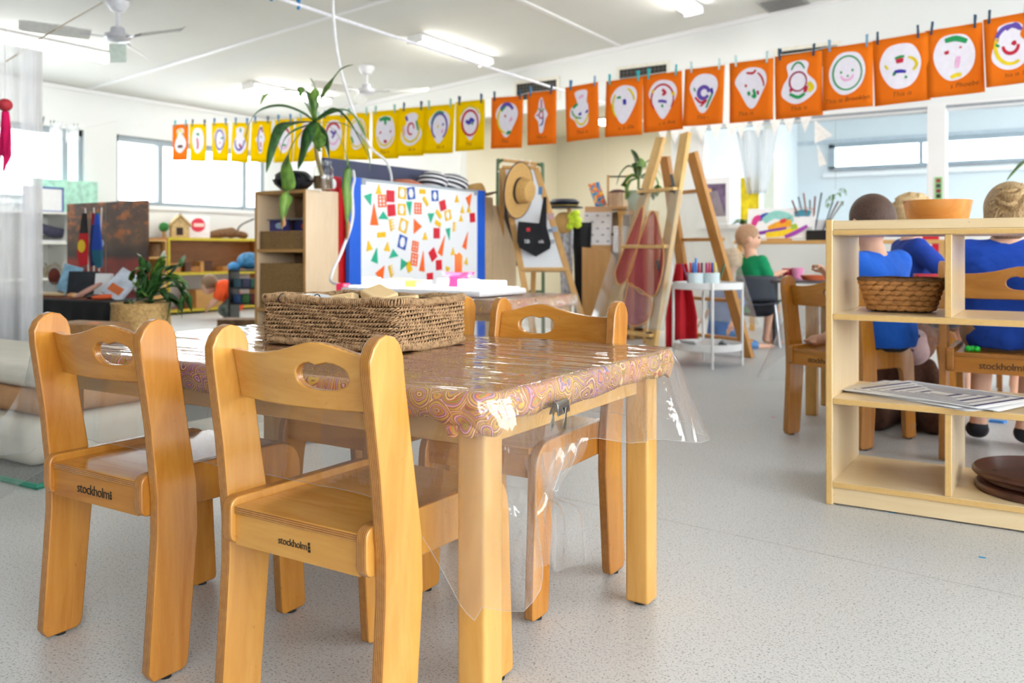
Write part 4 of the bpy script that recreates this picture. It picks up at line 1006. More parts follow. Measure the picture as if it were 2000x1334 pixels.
# white bunting along the glazing head
pts = [ony(1290, 250, YB - .10), ony(1380, 245, YB - .1), ony(1480, 235, YB - .1), ony(1590, 222, YB - .1)]
cv = catmull(pts, 10)
bt = thing('bunting', 'white triangular pennant bunting hanging in front of the glazed partition', 'bunting', pts[0])
o0 = pts[0]
MB().tube([p - o0 for p in cv], .006, 6).build('ribbon', TRIM, bt)
for k in range(11):
    f = (k + .5) / 11; p = cv[min(len(cv) - 2, int(f * (len(cv) - 1)))] - o0; h_ = .17
    m = MB(); wq = .062
    m.add([(p.x - wq, p.y - .004, p.z), (p.x + wq, p.y - .004, p.z), (p.x + .01 * math.sin(k * 3), p.y - .012, p.z - h_), (p.x - wq, p.y + .000, p.z), (p.x + wq, p.y, p.z), (p.x + .01 * math.sin(k * 3), p.y - .008, p.z - h_)], [(0, 2, 1), (3, 4, 5), (0, 3, 5, 2), (1, 2, 5, 4), (0, 1, 4, 3)])
    m.build('pennant', P('#f3f1ee', .8), bt, smooth=False)
for k, (dx, dz, rz) in enumerate(((0, 0, .6), (.02, -.22, 1.1))):
    p = ony(1592, 235, YB - .1) - o0
    a = Vector((p.x + dx, p.y - .02, p.z + dz)); m = MB(); d1 = Vector((math.cos(rz) * .2, 0, -math.sin(rz + .3) * .2)); d2 = Vector((.02 if k else 0, 0, -.22))
    vs = [a, a + d1, a + d2]; vs += [v + Vector((0, .004, 0)) for v in vs]
    m.add(vs, [(0, 1, 2), (3, 5, 4), (0, 3, 4, 1), (1, 4, 5, 2), (2, 5, 3, 0)]).build('pennant', P('#f3f1ee', .8), bt, smooth=False)

# ------------------------------------------------------------------ second table with the light tray
T2 = (-3.15, -2.0, 3.12, 3.80)
t2 = thing('activity_table', 'second wooden table under a ring-print cloth and the glowing light tray', 'table', ((T2[0] + T2[1]) / 2, (T2[2] + T2[3]) / 2, 0))
tx2, ty2 = (T2[1] - T2[0]) / 2, (T2[3] - T2[2]) / 2
MB().bb(-tx2 + .01, tx2 - .01, -ty2 + .01, ty2 - .01, .505, .532).build('tabletop', beech('x'), t2, bevel=.004)
for sx in (-1, 1):
    for sy in (-1, 1): MB().bb(sx * (tx2 - .07) - .035, sx * (tx2 - .07) + .035, sy * (ty2 - .07) - .035, sy * (ty2 - .07) + .035, 0, .505).build('leg', beech('z'), t2, bevel=.005)
for s in (-1, 1): MB().bb(-tx2 + .1, tx2 - .1, s * (ty2 - .07) - .01, s * (ty2 - .07) + .01, .44, .505).build('apron', beech('x'), t2)
m, _ = draped(MB(), *T2, .537, .04, lambda s, x, y, nx, ny: .045 + .006 * math.sin(x * 27 + y * 21), lambda s, f, x, y, nx, ny: .003, 3, 30)
o = m.build('tablecloth', CLOTH, fix=False); tag(o, 'patterned ring-print cloth on the second table under the light tray', 'tablecloth'); o.modifiers.new('s', 'SOLIDIFY').thickness = .001
m, _ = draped(MB(), T2[0] - .003, T2[1] + .003, T2[2] - .003, T2[3] + .003, .540, .04, lambda s, x, y, nx, ny: .17 + .08 * abs(nx * ny), lambda s, f, x, y, nx, ny: .006 + .02 * f + .012 * f * math.sin(x * 25 + y * 31), 8, 40)
o = m.build('table_cover', VINYL, fix=False, angle=80); tag(o, 'clear vinyl cover over the second table, hanging past its right end', 'table cover')
trc = onz(850, 570, .545); tray = thing('light_tray', 'white glowing light tray covered with translucent blocks on the second table', 'light tray', (-2.62, 3.40, .542))
MB().bb(-.40, .44, -.20, .20, 0, .030).build('tray_body', P('#f4f4f8', .3), tray, bevel=.012, seg=3)
MB().bb(-.37, .41, -.17, .17, .030, .034).build('light_panel', emis_mat('light_panel', (.97, .98, 1, 1), 6.0), tray)
BLK2 = [('#ffffff', -.33, -.05), ('#fff3b0', -.26, -.10), ('#ffffff', -.16, -.08), ('#ffe9a0', -.09, -.1), ('#ffd0d8', -.02, -.09), ('#fffce0', .04, -.10), ('#ffffff', .10, .02), ('#eef2ff', .16, .05), ('#f6ff6a', .02, -.15), ('#ffffff', .25, -.02), ('#ffffff', .33, -.06), ('#eef8ff', .37, .05), ('#f4ffe0', .38, -.10), ('#ffffff', -.22, .04), ('#dfe6ff', .06, .11)]
for k, (hc, x, y) in enumerate(BLK2):
    d = (.07, .05, .034) if k % 3 else (.09, .06, .040)
    o = MB().box((0, 0, d[2] / 2), d).build('light_block', plain('glow_' + hc[1:], rgb(hc), .2, .02, 20, emit=.9), bevel=.004)  # emission stands in for tray light passing through each block
    o.location = (-2.62 + x, 3.40 + y, .5762); o.rotation_euler = (0, 0, R(17 * k % 40 - 20))
    tag(o, '%s translucent glowing block, %s from the left on the light tray' % ({'#ffffff': 'white', '#fff3b0': 'pale yellow', '#ffe9a0': 'amber', '#ffd0d8': 'pink', '#fffce0': 'cream', '#eef2ff': 'bluish', '#f6ff6a': 'lime', '#eef8ff': 'icy', '#f4ffe0': 'pale green', '#dfe6ff': 'pale blue'}[hc], ORD[[b_[1] for b_ in sorted(BLK2, key=lambda q: q[1])].index(x)] if [b_[1] for b_ in sorted(BLK2, key=lambda q: q[1])].index(x) < 13 else ('second last' if [b_[1] for b_ in sorted(BLK2, key=lambda q: q[1])].index(x) == 13 else 'last')), 'block', 'blocks on the light tray')
t = thing('toy_cup', 'pink translucent pedestal cup with an orange tile on the light tray', 'cup', (-2.46, 3.42, .5762))
PINK = plain('pink_tray_glow', rgb(246, 60, 110), .2, .05, 20, emit=.25)  # emission stands in for tray light showing through the cup
MB().lathe([(0, 0), (.055, 0), (.05, .006), (.045, .05), (.075, .058), (.08, .072), (0, .072)], 24).build('cup', PINK, t)
MB().prism([(-.035, .072), (.035, .072), (.04, .15), (.01, .165), (-.02, .15), (-.035, .16)], 'y', -.004, .004).xf(Matrix.Rotation(R(-30), 4, 'Z')).build('tile', plain('orange_tray_glow', rgb(255, 110, 20), .3, .05, 20, emit=.3), t)  # tile emission likewise imitates light from the tray below
o = MB().box((0, 0, .022), (.05, .05, .044)).build('light_block', plain('pinkblock_glow', rgb(250, 50, 100), .25, .04, 20, emit=.2), bevel=.004); o.location = (-3.06, 3.26, .5425); tag(o, 'bright pink block at the left end beside the light tray', 'block')  # slight emission painted in to imitate light on the block
# white power cable looping down from the ceiling to the tray
a0 = onceil(640, -60)
cp = [W(648, -80, 5.2), W(652, 40, 5.2), W(664, 130, 5.25), W(690, 215, 5.3), W(722, 285, 5.5), W(756, 318, 5.7), Vector((-3.625, 4.30, 1.16)), Vector((-3.62, 4.12, 1.10)), Vector((-3.615, 3.95, 1.17)), Vector((-3.56, 3.88, 1.225)), Vector((-3.515, 3.84, 1.17)), W(688, 372, 5.0), W(688, 430, 4.95), W(668, 490, 4.8), W(650, 530, 4.7), W(650, 552, 4.6), Vector((-3.06, 3.38, .565)), Vector((-2.99, 3.36, .556))]
o = MB().tube(catmull(cp, 8), .0085, 8).build('power_cable', P('#f0f0f2', .5)); tag(o, 'white power cable looping from the ceiling down to the light tray', 'cable')
o = MB().box((0, 0, 0), (.07, .03, .025)).build('plug_adapter', P('#f2f2f4', .4), bevel=.006); o.location = (-2.99, 3.36, .5555); tag(o, 'white cable connector at the left end of the light tray', 'connector')
t = thing('spray_bottle', 'white spray bottle with blue base hanging beside the second table', 'bottle', (-2.10, 2.98, 0.30))
MB().lathe([(0, 0), (.03, 0), (.032, .09)], 16).build('blue_base', P('#2b5ec2', .4), t); MB().lathe([(.032, .09), (.032, .17), (.012, .20), (.010, .22), (0, .22)], 16).build('bottle_body', P('#eceef2', .35), t)
MB().tube([(0, 0, .21), (0, .02, .235), (0, .06, .245), (0, .125, .236)], .004, 6).build('hook', STEEL, t)
# ------------------------------------------------------------------ plants
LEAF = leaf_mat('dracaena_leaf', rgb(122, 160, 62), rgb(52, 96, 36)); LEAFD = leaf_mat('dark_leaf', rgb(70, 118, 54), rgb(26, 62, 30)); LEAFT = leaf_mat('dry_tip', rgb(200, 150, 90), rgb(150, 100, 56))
def leaf(pts, width, mat, parent, fold=.25, twist=0, prof=None, name='leaf', n=5):
    c = catmull(pts, n); N_ = len(c); m = MB(); vs = []
    for i, p in enumerate(c):
        f = i / (N_ - 1); tg = (c[min(i + 1, N_ - 1)] - c[max(i - 1, 0)]).normalized()
        side = tg.cross(Vector((0, 0, 1)))
        if side.length < .15: side = Vector((RX, RY, 0))
        side.normalize(); side = Matrix.Rotation(twist * (f + .3), 3, tg) @ side; nr = side.cross(tg).normalized()
        w = width * (prof(f) if prof else (min(1, .25 + f * 2.2) * (1 - f ** 3.2) + .02))
        ww = 1 + .06 * math.sin(f * 17)
        vs += [p + side * w * ww + nr * w * fold, p, p - side * w * ww + nr * w * fold]
    fs = []
    for i in range(N_ - 1):
        for k in range(2): fs.append((i * 3 + k, i * 3 + k + 1, i * 3 + k + 4, i * 3 + k + 3))
    m.add(vs, fs); o = m.build(name, mat, parent, fix=False, angle=60)
    o.modifiers.new('s', 'SOLIDIFY').thickness = .0012
    return o

# ------------------------------------------------------------------ tall cubby with baskets, whiteboard unit
CX0, CX1, CY0, CY1, CHT = -4.0, -3.6, 3.52, 3.84, 1.098
cb = thing('cubby_cabinet', 'tall pale wooden cubby holding woven baskets under the dracaena', 'cabinet', ((CX0 + CX1) / 2, (CY0 + CY1) / 2, 0), R(2))
CWD = wood('cubby_face', rgb(240, 214, 178), rgb(230, 200, 160), 'z', rough=.4); CED = wood('cubby_edge', rgb(206, 158, 92), rgb(190, 140, 76), 'x', rough=.45)
w2, d2 = .2, .16
for s in (-1, 1): MB().bb(s * w2 - (.018 if s > 0 else 0), s * w2 + (.018 if s < 0 else 0), -d2 + .002, d2, 0, CHT).build('side_panel', CWD, cb, bevel=.002)
for s in (-1, 1): MB().bb(s * w2 - (.018 if s > 0 else 0), s * w2 + (.018 if s < 0 else 0), -d2, -d2 + .002, 0, CHT).build('edge_strip', CED, cb)
for nm, z0, z1 in (('top_board', CHT - .02, CHT - .0005), ('shelf_board', .742, .760), ('shelf_board', .40, .418), ('base_board', .04, .06)):
    MB().bb(-w2 + .018, w2 - .018, -d2, d2, z0, z1).build(nm, CED, cb, bevel=.001)
MB().bb(-w2 + .018, w2 - .018, d2 - .01, d2, .06, CHT - .02).build('back_panel', P('#a88a68', .7), cb)
GR2 = rope_mat('rush_weave', rgb(172, 136, 88), rgb(116, 86, 50), 130)
def flat_basket(name, lab, c, w, d, h):
    t = thing(name, lab, 'basket', c, R(2), 'woven baskets in the tall cubby')
    m = MB(); n = int(h / .012)
    for i in range(n):
        z = .006 + i * (h - .012) / (n - 1)
        lp = rrloop(w / 2, d / 2, .012, .01); m.tube([(p.x + .0014 * math.sin(j * 2.1 + i * 3.14), p.y + .0014 * math.cos(j * 2.1 + i * 3.14), z) for j, p in enumerate(lp)], .0066, 5, closed=True)
    m.build('woven_side', GR2, t, angle=180, fix=False); MB().bb(-w / 2 + .006, w / 2 - .006, -d / 2 + .006, d / 2 - .006, .0, .006).build('base', GR2, t)
    return t
cc_ = Vector(((CX0 + CX1) / 2, (CY0 + CY1) / 2, 0))
flat_basket('rush_basket', 'low woven rush basket of picture books on the upper cubby shelf', cc_ + Vector((.004, -.02, .7605)), .345, .25, .105)
flat_basket('rush_basket', 'deep woven rush basket on the middle cubby shelf', cc_ + Vector((.004, -.02, .4185)), .345, .25, .26)
for k, (x, hc, lab, h_) in enumerate(((-.10, '#3b3a86', 'purple picture book in the rush basket, left of the pair', .205), (.06, '#2d2f7c', 'dark blue picture book with red print in the rush basket, right of the pair', .20))):
    t = thing('picture_book', lab, 'book', cc_ + Vector((x, -.06 + .03 * k, .768)), R(4 - 6 * k), 'books in the rush basket')
    MB().bb(-.075, .075, -.006, .006, 0, h_ - .04).build('cover', P(hc, .4), t, bevel=.001)
    MB().ball((.0 if k == 0 else .02, -.0065, h_ - .075), (.03, .0012, .018), 12, 8).build('cover_picture', P('#b9d4ea' if k == 0 else '#e2412f', .5), t)
o = MB().box((0, 0, 0), (.33, .20, .006), (R(4), 0, 0)).build('clipboard', P('#8e8e92', .4)); o.location = cc_ + Vector((.0, .0, .955)); tag(o, 'grey folder lying across the books in the rush basket', 'folder'); o.location.z = .94
# things on the cubby
t = thing('black_pot', 'glossy round black clay pot on the tall cubby', 'pot', W(573, 368, 4.98)); t.location.z = CHT
MB().lathe([(0, 0), (.07, 0), (.105, .03), (.118, .055), (.105, .085), (.075, .105), (.05, .108), (.046, .10), (.09, .07), (0, .02)], 32).build('pot_body', plain('black_glaze', rgb(26, 28, 34), .18, .1, 10), t)
jar = thing('glass_jar', 'glass jar of brown water with the dracaena stem on the tall cubby', 'jar', W(631, 366, 4.93)); jar.location.z = CHT
MB().lathe([(0, .002), (.052, .002), (.056, .008), (.056, .118), (.050, .13), (.046, .135), (.048, .160), (.050, .162)], 28, cap=False).build('jar_glass', clear_mat('jar_glass', .1, .10, (.90, .90, .86, 1), .04, (20, 20, 20), .6), jar)
MB().lathe([(0, .004), (.050, .004), (.052, .075), (0, .075)], 24).build('murky_water', plain('murky_water', rgb(112, 84, 56), .2, .3, 30), jar)
# dracaena
jp = Vector(jar.location)
dr = thing('dracaena', 'tall dracaena with long arching green leaves growing from the glass jar', 'plant', jp + Vector((0, 0, .02)))
T_ = 4.93
def Q(px, py, dt=0): return W(px, py, T_ + dt) - Vector(dr.location)
MB().tube(catmull([Q(630, 345), Q(622, 318), Q(618, 295), Q(616, 268), Q(614, 240)], 5), [.012] * 21, 8).build('stem', P('#a08a62', .7), dr)
crown = (614, 238)
LV = [  # points (px,py,depth offset), width
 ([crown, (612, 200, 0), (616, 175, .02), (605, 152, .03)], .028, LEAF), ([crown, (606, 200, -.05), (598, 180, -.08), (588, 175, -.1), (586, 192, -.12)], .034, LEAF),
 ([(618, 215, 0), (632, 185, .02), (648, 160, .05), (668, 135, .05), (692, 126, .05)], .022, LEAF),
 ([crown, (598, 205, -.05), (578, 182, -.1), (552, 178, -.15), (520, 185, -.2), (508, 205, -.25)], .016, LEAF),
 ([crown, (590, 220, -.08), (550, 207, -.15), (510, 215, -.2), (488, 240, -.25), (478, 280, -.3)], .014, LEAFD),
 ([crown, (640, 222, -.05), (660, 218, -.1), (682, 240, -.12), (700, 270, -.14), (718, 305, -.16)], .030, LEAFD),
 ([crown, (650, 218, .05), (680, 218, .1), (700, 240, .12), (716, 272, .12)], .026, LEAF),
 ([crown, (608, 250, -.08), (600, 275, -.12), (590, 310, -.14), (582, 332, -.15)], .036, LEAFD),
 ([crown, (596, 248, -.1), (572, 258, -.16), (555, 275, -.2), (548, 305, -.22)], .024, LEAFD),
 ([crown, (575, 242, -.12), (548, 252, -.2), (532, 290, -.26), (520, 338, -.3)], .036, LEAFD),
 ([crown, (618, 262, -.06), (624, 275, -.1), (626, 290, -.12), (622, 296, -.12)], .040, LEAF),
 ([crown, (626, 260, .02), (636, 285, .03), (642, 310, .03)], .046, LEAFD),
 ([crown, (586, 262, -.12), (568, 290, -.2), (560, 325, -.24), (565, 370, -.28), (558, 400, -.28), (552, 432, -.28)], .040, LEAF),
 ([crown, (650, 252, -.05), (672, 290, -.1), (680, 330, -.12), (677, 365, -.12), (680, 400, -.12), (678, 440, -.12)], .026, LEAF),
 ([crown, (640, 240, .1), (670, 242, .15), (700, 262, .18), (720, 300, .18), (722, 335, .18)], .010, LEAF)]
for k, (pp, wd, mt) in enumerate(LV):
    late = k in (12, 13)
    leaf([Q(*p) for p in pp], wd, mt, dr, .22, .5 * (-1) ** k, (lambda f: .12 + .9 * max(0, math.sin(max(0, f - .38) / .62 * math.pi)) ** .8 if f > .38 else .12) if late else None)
for px in ((552, 418, -.28), (678, 425, -.12)): leaf([Q(*px), Q(px[0] + 1, px[1] + 20, px[2]), Q(px[0] - 1, px[1] + (45 if px[0] > 600 else 32), px[2])], .014, LEAFT, dr, name='dry_tip')

# whiteboard unit beside the cubby (plane facing the room, running along Y)
WX = -3.55
wy0, wy1 = onx(705, 450, WX).y, onx(932, 450, WX).y
wz1 = 1.178; wz0 = .50
wu = thing('magnetic_whiteboard', 'white magnetic board with blue side frames covered in coloured shape magnets', 'whiteboard', (WX, (wy0 + wy1) / 2, 0))
hl = (wy1 - wy0) / 2
WB = plain('whiteboard_enamel', rgb(240, 243, 247), .22, .01, 4)
BLU = plain('royal_blue', rgb(0, 92, 214), .45, .04, 8)
MB().bb(-.03, 0, -hl, hl, .12, wz1).build('board_panel', WB, wu)
for s in (-1, 1): MB().bb(-.032, .004, s * (hl + .05) - .05, s * (hl + .05) + .05, 0, wz1 + .01).build('side_frame', BLU, wu, bevel=.004)
MB().bb(-.03, .004, -hl, hl, wz1 - .008, wz1 + .008).build('top_trim', ALU, wu, bevel=.002)
MB().bb(-.03, .004, -hl, hl, .10, .125).build('bottom_trim', ALU, wu)
for y, z in ((-hl + .02, wz1 - .01), (hl - .02, wz1 - .01)): MB().box((.003, y, z), (.008, .04, .04)).build('corner_cap', P('#9aa2ac', .5), wu, bevel=.003)
for s in (-1, 1): MB().bb(-.03, .12, s * (hl + .05) - .02, s * (hl + .05) + .02, 0, .03).build('foot', BLU, wu, bevel=.004)
rp = sb('red_screen', plain('red_panel', rgb(200, 16, 20), .45, .04, 8), (-3.63, -3.595, 3.80, 3.96, 0, 1.12)); del rp['kind']; tag(rp, 'red panel edge standing between the cubby and the blue frame', 'panel')
rc_ = MB().box((0, 0, 0), (.06, .10, .09)).build('red_box', P('#b01420', .5), bevel=.004); rc_.location = (-3.645, 3.79, CHT + .046); tag(rc_, 'small red box behind the jar on the tall cubby', 'box')
MB().ball((.03, -.02, .0), (.012, .022, .03), 12, 8).build('white_picture', P('#eeeeee', .6), rc_)
MBX, MSC = 630, 4.447
def mpos(zx, zy): return onx(MBX + zx / MSC, 300 + zy / MSC, WX)
MAG = [ # shape, colour, x, y (survey), size y, size z, rotation
 ('tri', 'green', 405, 375, .075, .085, -40), ('tri', 'yellow', 485, 308, .05, .085, 0), ('rect', 'red', 588, 370, .065, .10, 0), ('grid', 'orange', 515, 412, .065, .105, 4), ('rect', 'red', 596, 492, .065, .10, 6),
 ('tall', 'orange', 447, 525, .065, .185, 0), ('tri', 'green', 525, 536, .085, .065, 0), ('frame', 'yellow', 690, 342, .068, .10, -4), ('frame', 'blue', 767, 345, .066, .105, 8), ('rect', 'yellow', 866, 330, .055, .042, 0),
 ('rect', 'yellow', 893, 415, .062, .036, -45), ('frame', 'blue', 974, 366, .062, .098, 4), ('frame', 'yellow', 686, 486, .066, .10, 0), ('tall', 'green', 752, 476, .05, .12, 185), ('grid', 'orange', 826, 476, .062, .10, 0),
 ('rect', 'red', 1042, 450, .058, .092, 16), ('tri', 'green', 932, 540, .068, .08, 60), ('rect', 'yellow', 1006, 527, .06, .04, -40), ('frame', 'yellow', 1087, 535, .06, .095, 14), ('tri', 'yellow', 1164, 392, .044, .07, 0),
 ('tri', 'orange', 1262, 396, .09, .085, 75), ('tri', 'yellow', 1212, 486, .042, .07, 0), ('tri', 'yellow', 1268, 482, .042, .065, 0), ('rect', 'red', 1300, 556, .055, .09, 5), ('tri', 'yellow', 1200, 560, .042, .065, 0),
 ('stair', 'yellow', 604, 618, .045, .10, 15), ('frame', 'yellow', 700, 627, .068, .115, -18), ('tri', 'orange', 825, 632, .085, .11, -90), ('rect', 'yellow', 1000, 608, .056, .042, -22), ('stair', 'yellow', 1146, 638, .036, .09, -4),
 ('tri', 'yellow', 888, 714, .046, .07, 0), ('rect', 'red', 989, 692, .058, .095, 0), ('tall', 'green', 1092, 700, .045, .11, 190), ('rect', 'yellow', 510, 705, .066, .044, 4), ('frame', 'blue', 692, 770, .068, .115, -16),
 ('tri', 'yellow', 400, 798, .05, .085, 12), ('tri', 'yellow', 560, 806, .05, .08, -8), ('tri', 'green', 613, 865, .08, .07, 8), ('tall', 'green', 460, 882, .055, .125, -16), ('grid', 'orange', 802, 808, .055, .095, -10),
 ('grid', 'orange', 794, 920, .058, .11, -10), ('tall', 'orange', 868, 935, .052, .18, -8), ('tri', 'green', 694, 948, .075, .085, 30), ('rect', 'yellow', 748, 984, .04, .09, 25), ('rect', 'red', 956, 878, .060, .10, 32),
 ('tall', 'orange', 1040, 795, .048, .19, -24), ('tall', 'orange', 1245, 752, .045, .165, -22), ('tri', 'yellow', 1130, 848, .044, .07, 0), ('rect', 'red', 1008, 968, .056, .092, 3), ('tri', 'yellow', 1246, 930, .042, .07, -14),
 ('tri', 'orange', 492, 1044, .10, .10, 80), ('stair', 'yellow', 598, 1018, .04, .10, 20), ('rect', 'red', 930, 1066, .058, .062, 4), ('tri', 'yellow', 1082, 1016, .045, .07, 170), ('tri', 'yellow', 1246, 1074, .042, .06, 180)]
MGC = {'green': P('#12b08a', .4), 'yellow': P('#f0c000', .4), 'red': P('#d8102c', .4), 'orange': P('#ff6a14', .4), 'blue': P('#1250b4', .4)}
SHN = {'tri': 'triangle', 'rect': 'rectangle', 'grid': 'window-grid', 'tall': 'tall pointed triangle', 'frame': 'hollow frame', 'stair': 'staircase'}
order = {}
for i, g in enumerate(MAG): order.setdefault(g[:2], []).append((g[2], i))
rank = {}
for kk, ls in order.items():
    for r_, (_, i) in enumerate(sorted(ls)): rank[i] = (r_, len(ls))
for i, (shp, colr, zx, zy, sy, sz, rot) in enumerate(MAG):
    p = mpos(zx, zy); m = MB(); sy, sz = sy * 1.14, sz * .74; a, b_ = sy / 2, sz / 2
    if shp == 'tri': m.prism([(-a, -b_), (a, -b_), (0, b_)], 'x', 0, .004)
    elif shp == 'tall': m.prism([(-a, -b_), (a, -b_), (-.1 * a, b_)], 'x', 0, .004)
    elif shp == 'rect': m.prism([(-a, -b_), (a, -b_), (a, b_), (-a, b_)], 'x', 0, .004)
    elif shp in ('frame', 'grid'):
        e = .010
        m.bb(0, .004, -a, a, b_ - e, b_); m.bb(0, .004, -a, a, -b_, -b_ + e); m.bb(0, .004, -a, -a + e, -b_ + e, b_ - e); m.bb(0, .004, a - e, a, -b_ + e, b_ - e)
        if shp == 'grid':
            m.bb(0, .004, -.004, .004, -b_ + e, b_ - e)
            for zq in (-b_ / 3, b_ / 3): m.bb(0, .0039, -a + e, a - e, zq - .004, zq + .004)
        else:
            for sy_ in (-1, 1):
                for sz_ in (-1, 1): m.prism([(sy_ * (a - e), sz_ * (b_ - e)), (sy_ * (a - e - .012), sz_ * (b_ - e)), (sy_ * (a - e), sz_ * (b_ - e - .025))], 'x', 0, .004)
    else:
        m.bb(0, .004, -a, -a + .012, -b_, b_)
        for q in range(4): m.prism([(-a + .012, b_ - q * sz / 4), (a, b_ - q * sz / 4 - .004), (-a + .012, b_ - (q + .75) * sz / 4)], 'x', 0, .004)
    o = m.build('shape_magnet', MGC[colr], smooth=False); o.location = (WX + .0006, p.y, p.z); o.rotation_euler = (R(rot), 0, 0)
    r_, n_ = rank[i]
    if n_ == 1: w_ = 'only'
    elif r_ == n_ - 1: w_ = 'last'
    else: w_ = ORD[r_] if r_ < 13 else ['fourteenth', 'fifteenth', 'sixteenth', 'seventeenth'][r_ - 13]
    tag(o, '%s %s %s magnet counting from the left on the whiteboard' % (w_, colr, SHN[shp]), 'magnet', 'shape magnets on the whiteboard')
# dark blue board behind, pale cabinet end, hats
m = MB(); m.prism([(3.92, .3), (5.07, .3), (5.07, 1.325), (3.92, 1.325)], 'x', -3.86, -3.83)
o = m.build('display_board', plain('slate_blue', rgb(70, 76, 104), .6, .05, 6)); o.location = (0, 0, -.3); 
o = tag(o, 'large dark slate blue board standing behind the whiteboard', 'board')
o.location = (0, 0, 0); o.data.transform(Matrix.Translation((0, 0, 0)))
for v in o.data.vertices:
    if v.co.z < .31: v.co.z = 0
pc = thing('pale_cabinet', 'pale wooden cabinet end between the whiteboard and the easel', 'cabinet', (-3.84, 5.74, 0))
MB().bb(-.16, .16, -.17, .17, .04, 1.10).build('body', CWD, pc, bevel=.003); MB().bb(-.15, .15, -.16, .16, 0, .04).build('plinth', P('#8a7050', .6), pc)
STRAW = rope_mat('straw', rgb(214, 172, 104), rgb(176, 130, 68), 200)
def hat(name, lab, loc, rot, rb, rcn, hcn, mat, band=None, sc=1, kind='hat'):
    t = thing(name, lab, kind, loc, 0, rot=rot)
    m = MB(); prof = [(rcn * .05, hcn * .93), (rcn * .5, hcn), (rcn * .8, hcn * .93), (rcn * .95, hcn * .6), (rcn, .0), (rcn + (rb - rcn) * .5, -.012), (rb, -.004), (rb, -.010), (rcn + (rb - rcn) * .5, -.018), (rcn * .97, -.008), (rcn * .9, hcn * .6), (0, hcn * .86)]
    m.lathe(prof, 36, sy=.9); m.build('hat_body', mat, t)
    m = MB(); m.tube([(rb * math.cos(a / 20 * math.pi), rb * .9 * math.sin(a / 20 * math.pi), -.007) for a in range(40)], .005, 6, closed=True); m.build('brim_edge', P('#3a3a44', .8), t)
    if band: MB().lathe([(rcn * 1.01, .0), (rcn * 1.0, hcn * .22)], 36, sy=.9, cap=False).build('band', band, t)
    return t
zt = wz1 + .02
t = thing('striped_cap', 'black and white striped sun hat lying on top of the whiteboard unit', 'hat', (-3.64, 5.02, 1.30))
for k, (yy_, sz) in enumerate(((-.16, .10), (.06, .15))):
    m = MB().ball((0, yy_, -.0), (.11, sz, .075), 20, 12); 
    mm, nt, b = newmat('stripes_%d' % k); v, tc = texco(nt); sp = N(nt, 'ShaderNodeSeparateXYZ'); L(nt, v, sp.inputs[0])
    st = math_(nt, 'GREATER_THAN', math_(nt, 'SINE', math_(nt, 'ADD', math_(nt, 'MULTIPLY', sp.outputs[2], 190), math_(nt, 'MULTIPLY', sp.outputs[1], 50))), 0.1)
    L(nt, mixc(nt, st, rgb(28, 32, 44), rgb(236, 236, 240)), b.inputs['Base Color']); b.inputs['Roughness'].default_value = .8
    m.build('crown' if k else 'brim', mm, t)
t.location = (-3.66, onx(872, 360, -3.66).y, 1.225)
sbx = MB().bb(-3.82, -3.60, 4.15, 5.45, 0, 1.15).build('storage_unit', P('#c9ad86', .6)); tag(sbx, 'wooden storage unit hidden behind the whiteboard carrying the hats', 'cabinet')
sbx.data.transform(Matrix.Translation((0, 0, 0)))
o = MB().lathe([(0, 0), (.10, 0), (.13, .02), (.12, .05), (.06, .075), (0, .08)], 24).build('orange_cap', P('#c8602c', .6)); o.location = (-3.72, onx(788, 352, -3.72).y, 1.151); tag(o, 'orange cap peeking over the top of the whiteboard', 'cap')
hat('straw_hat', 'small straw hat resting right of the striped hat above the whiteboard', (-3.70, onx(928, 372, -3.70).y, 1.16), (R(8), R(-10), 0), .17, .09, .09, STRAW)

# ------------------------------------------------------------------ whiteboard easel with hat and black vest, clothes rack
ez = W(1062, 600, 6.6); EZ = thing('whiteboard_easel', 'wooden A-frame easel with a white board holding a straw hat and black vest', 'easel', (ez.x, ez.y, 0), R(22))
def EL(px, py, t): 
    p = W(px, py, t); return Matrix.Rotation(R(-22), 3, 'Z') @ (p - Vector((ez.x, ez.y, 0)))
th_ = 6.55
tl, tr_, blp, brp = EL(982, 336, th_ + .05), EL(1052, 345, th_ + .05), EL(1040, 640, th_ - .25), EL(1142, 640, th_ - .25)
def ext(a, b_, z): f = (z - a.z) / (b_.z - a.z); return a + (b_ - a) * f
lb, rb_ = ext(tl, blp, 0), ext(tr_, brp, 0); lt, rt = ext(tl, blp, tl.z + .03), ext(tr_, brp, tl.z + .03)
up_ = (lb - lt).cross(rt - lt).normalized()
MB().beam(lb, lt, .045, .025, up_).build('leg', pine('z'), EZ, bevel=.003); MB().beam(rb_, rt, .045, .025, up_).build('leg', pine('z'), EZ, bevel=.003)
MB().beam(lt, rt, .025, .05, up_).build('top_rail', pine('x'), EZ, bevel=.003)
l2, r2 = ext(tl, blp, EL(1010, 527, th_ - .15).z), ext(tr_, brp, EL(1100, 527, th_ - .15).z)
MB().beam(l2, r2, .025, .05, up_).build('bottom_rail', pine('x'), EZ, bevel=.003)
n_ = up_ if up_.y < 0 else -up_
vs = [lt + n_ * .004, rt + n_ * .004, r2 + n_ * .004, l2 + n_ * .004]; vs += [v - n_ * .008 for v in vs]
MB().add(vs, [(0, 1, 2, 3), (7, 6, 5, 4), (0, 4, 5, 1), (1, 5, 6, 2), (2, 6, 7, 3), (3, 7, 4, 0)]).build('board', WB, EZ, smooth=False)
bk_off = Vector((-.35, .55, 0)) 
for a in (lt, rt): MB().beam(a + Vector((0, 0, -.02)), Vector((a.x - .12, a.y + .55, 0)), .04, .025, up_).build('back_leg', pine('z'), EZ, bevel=.003)
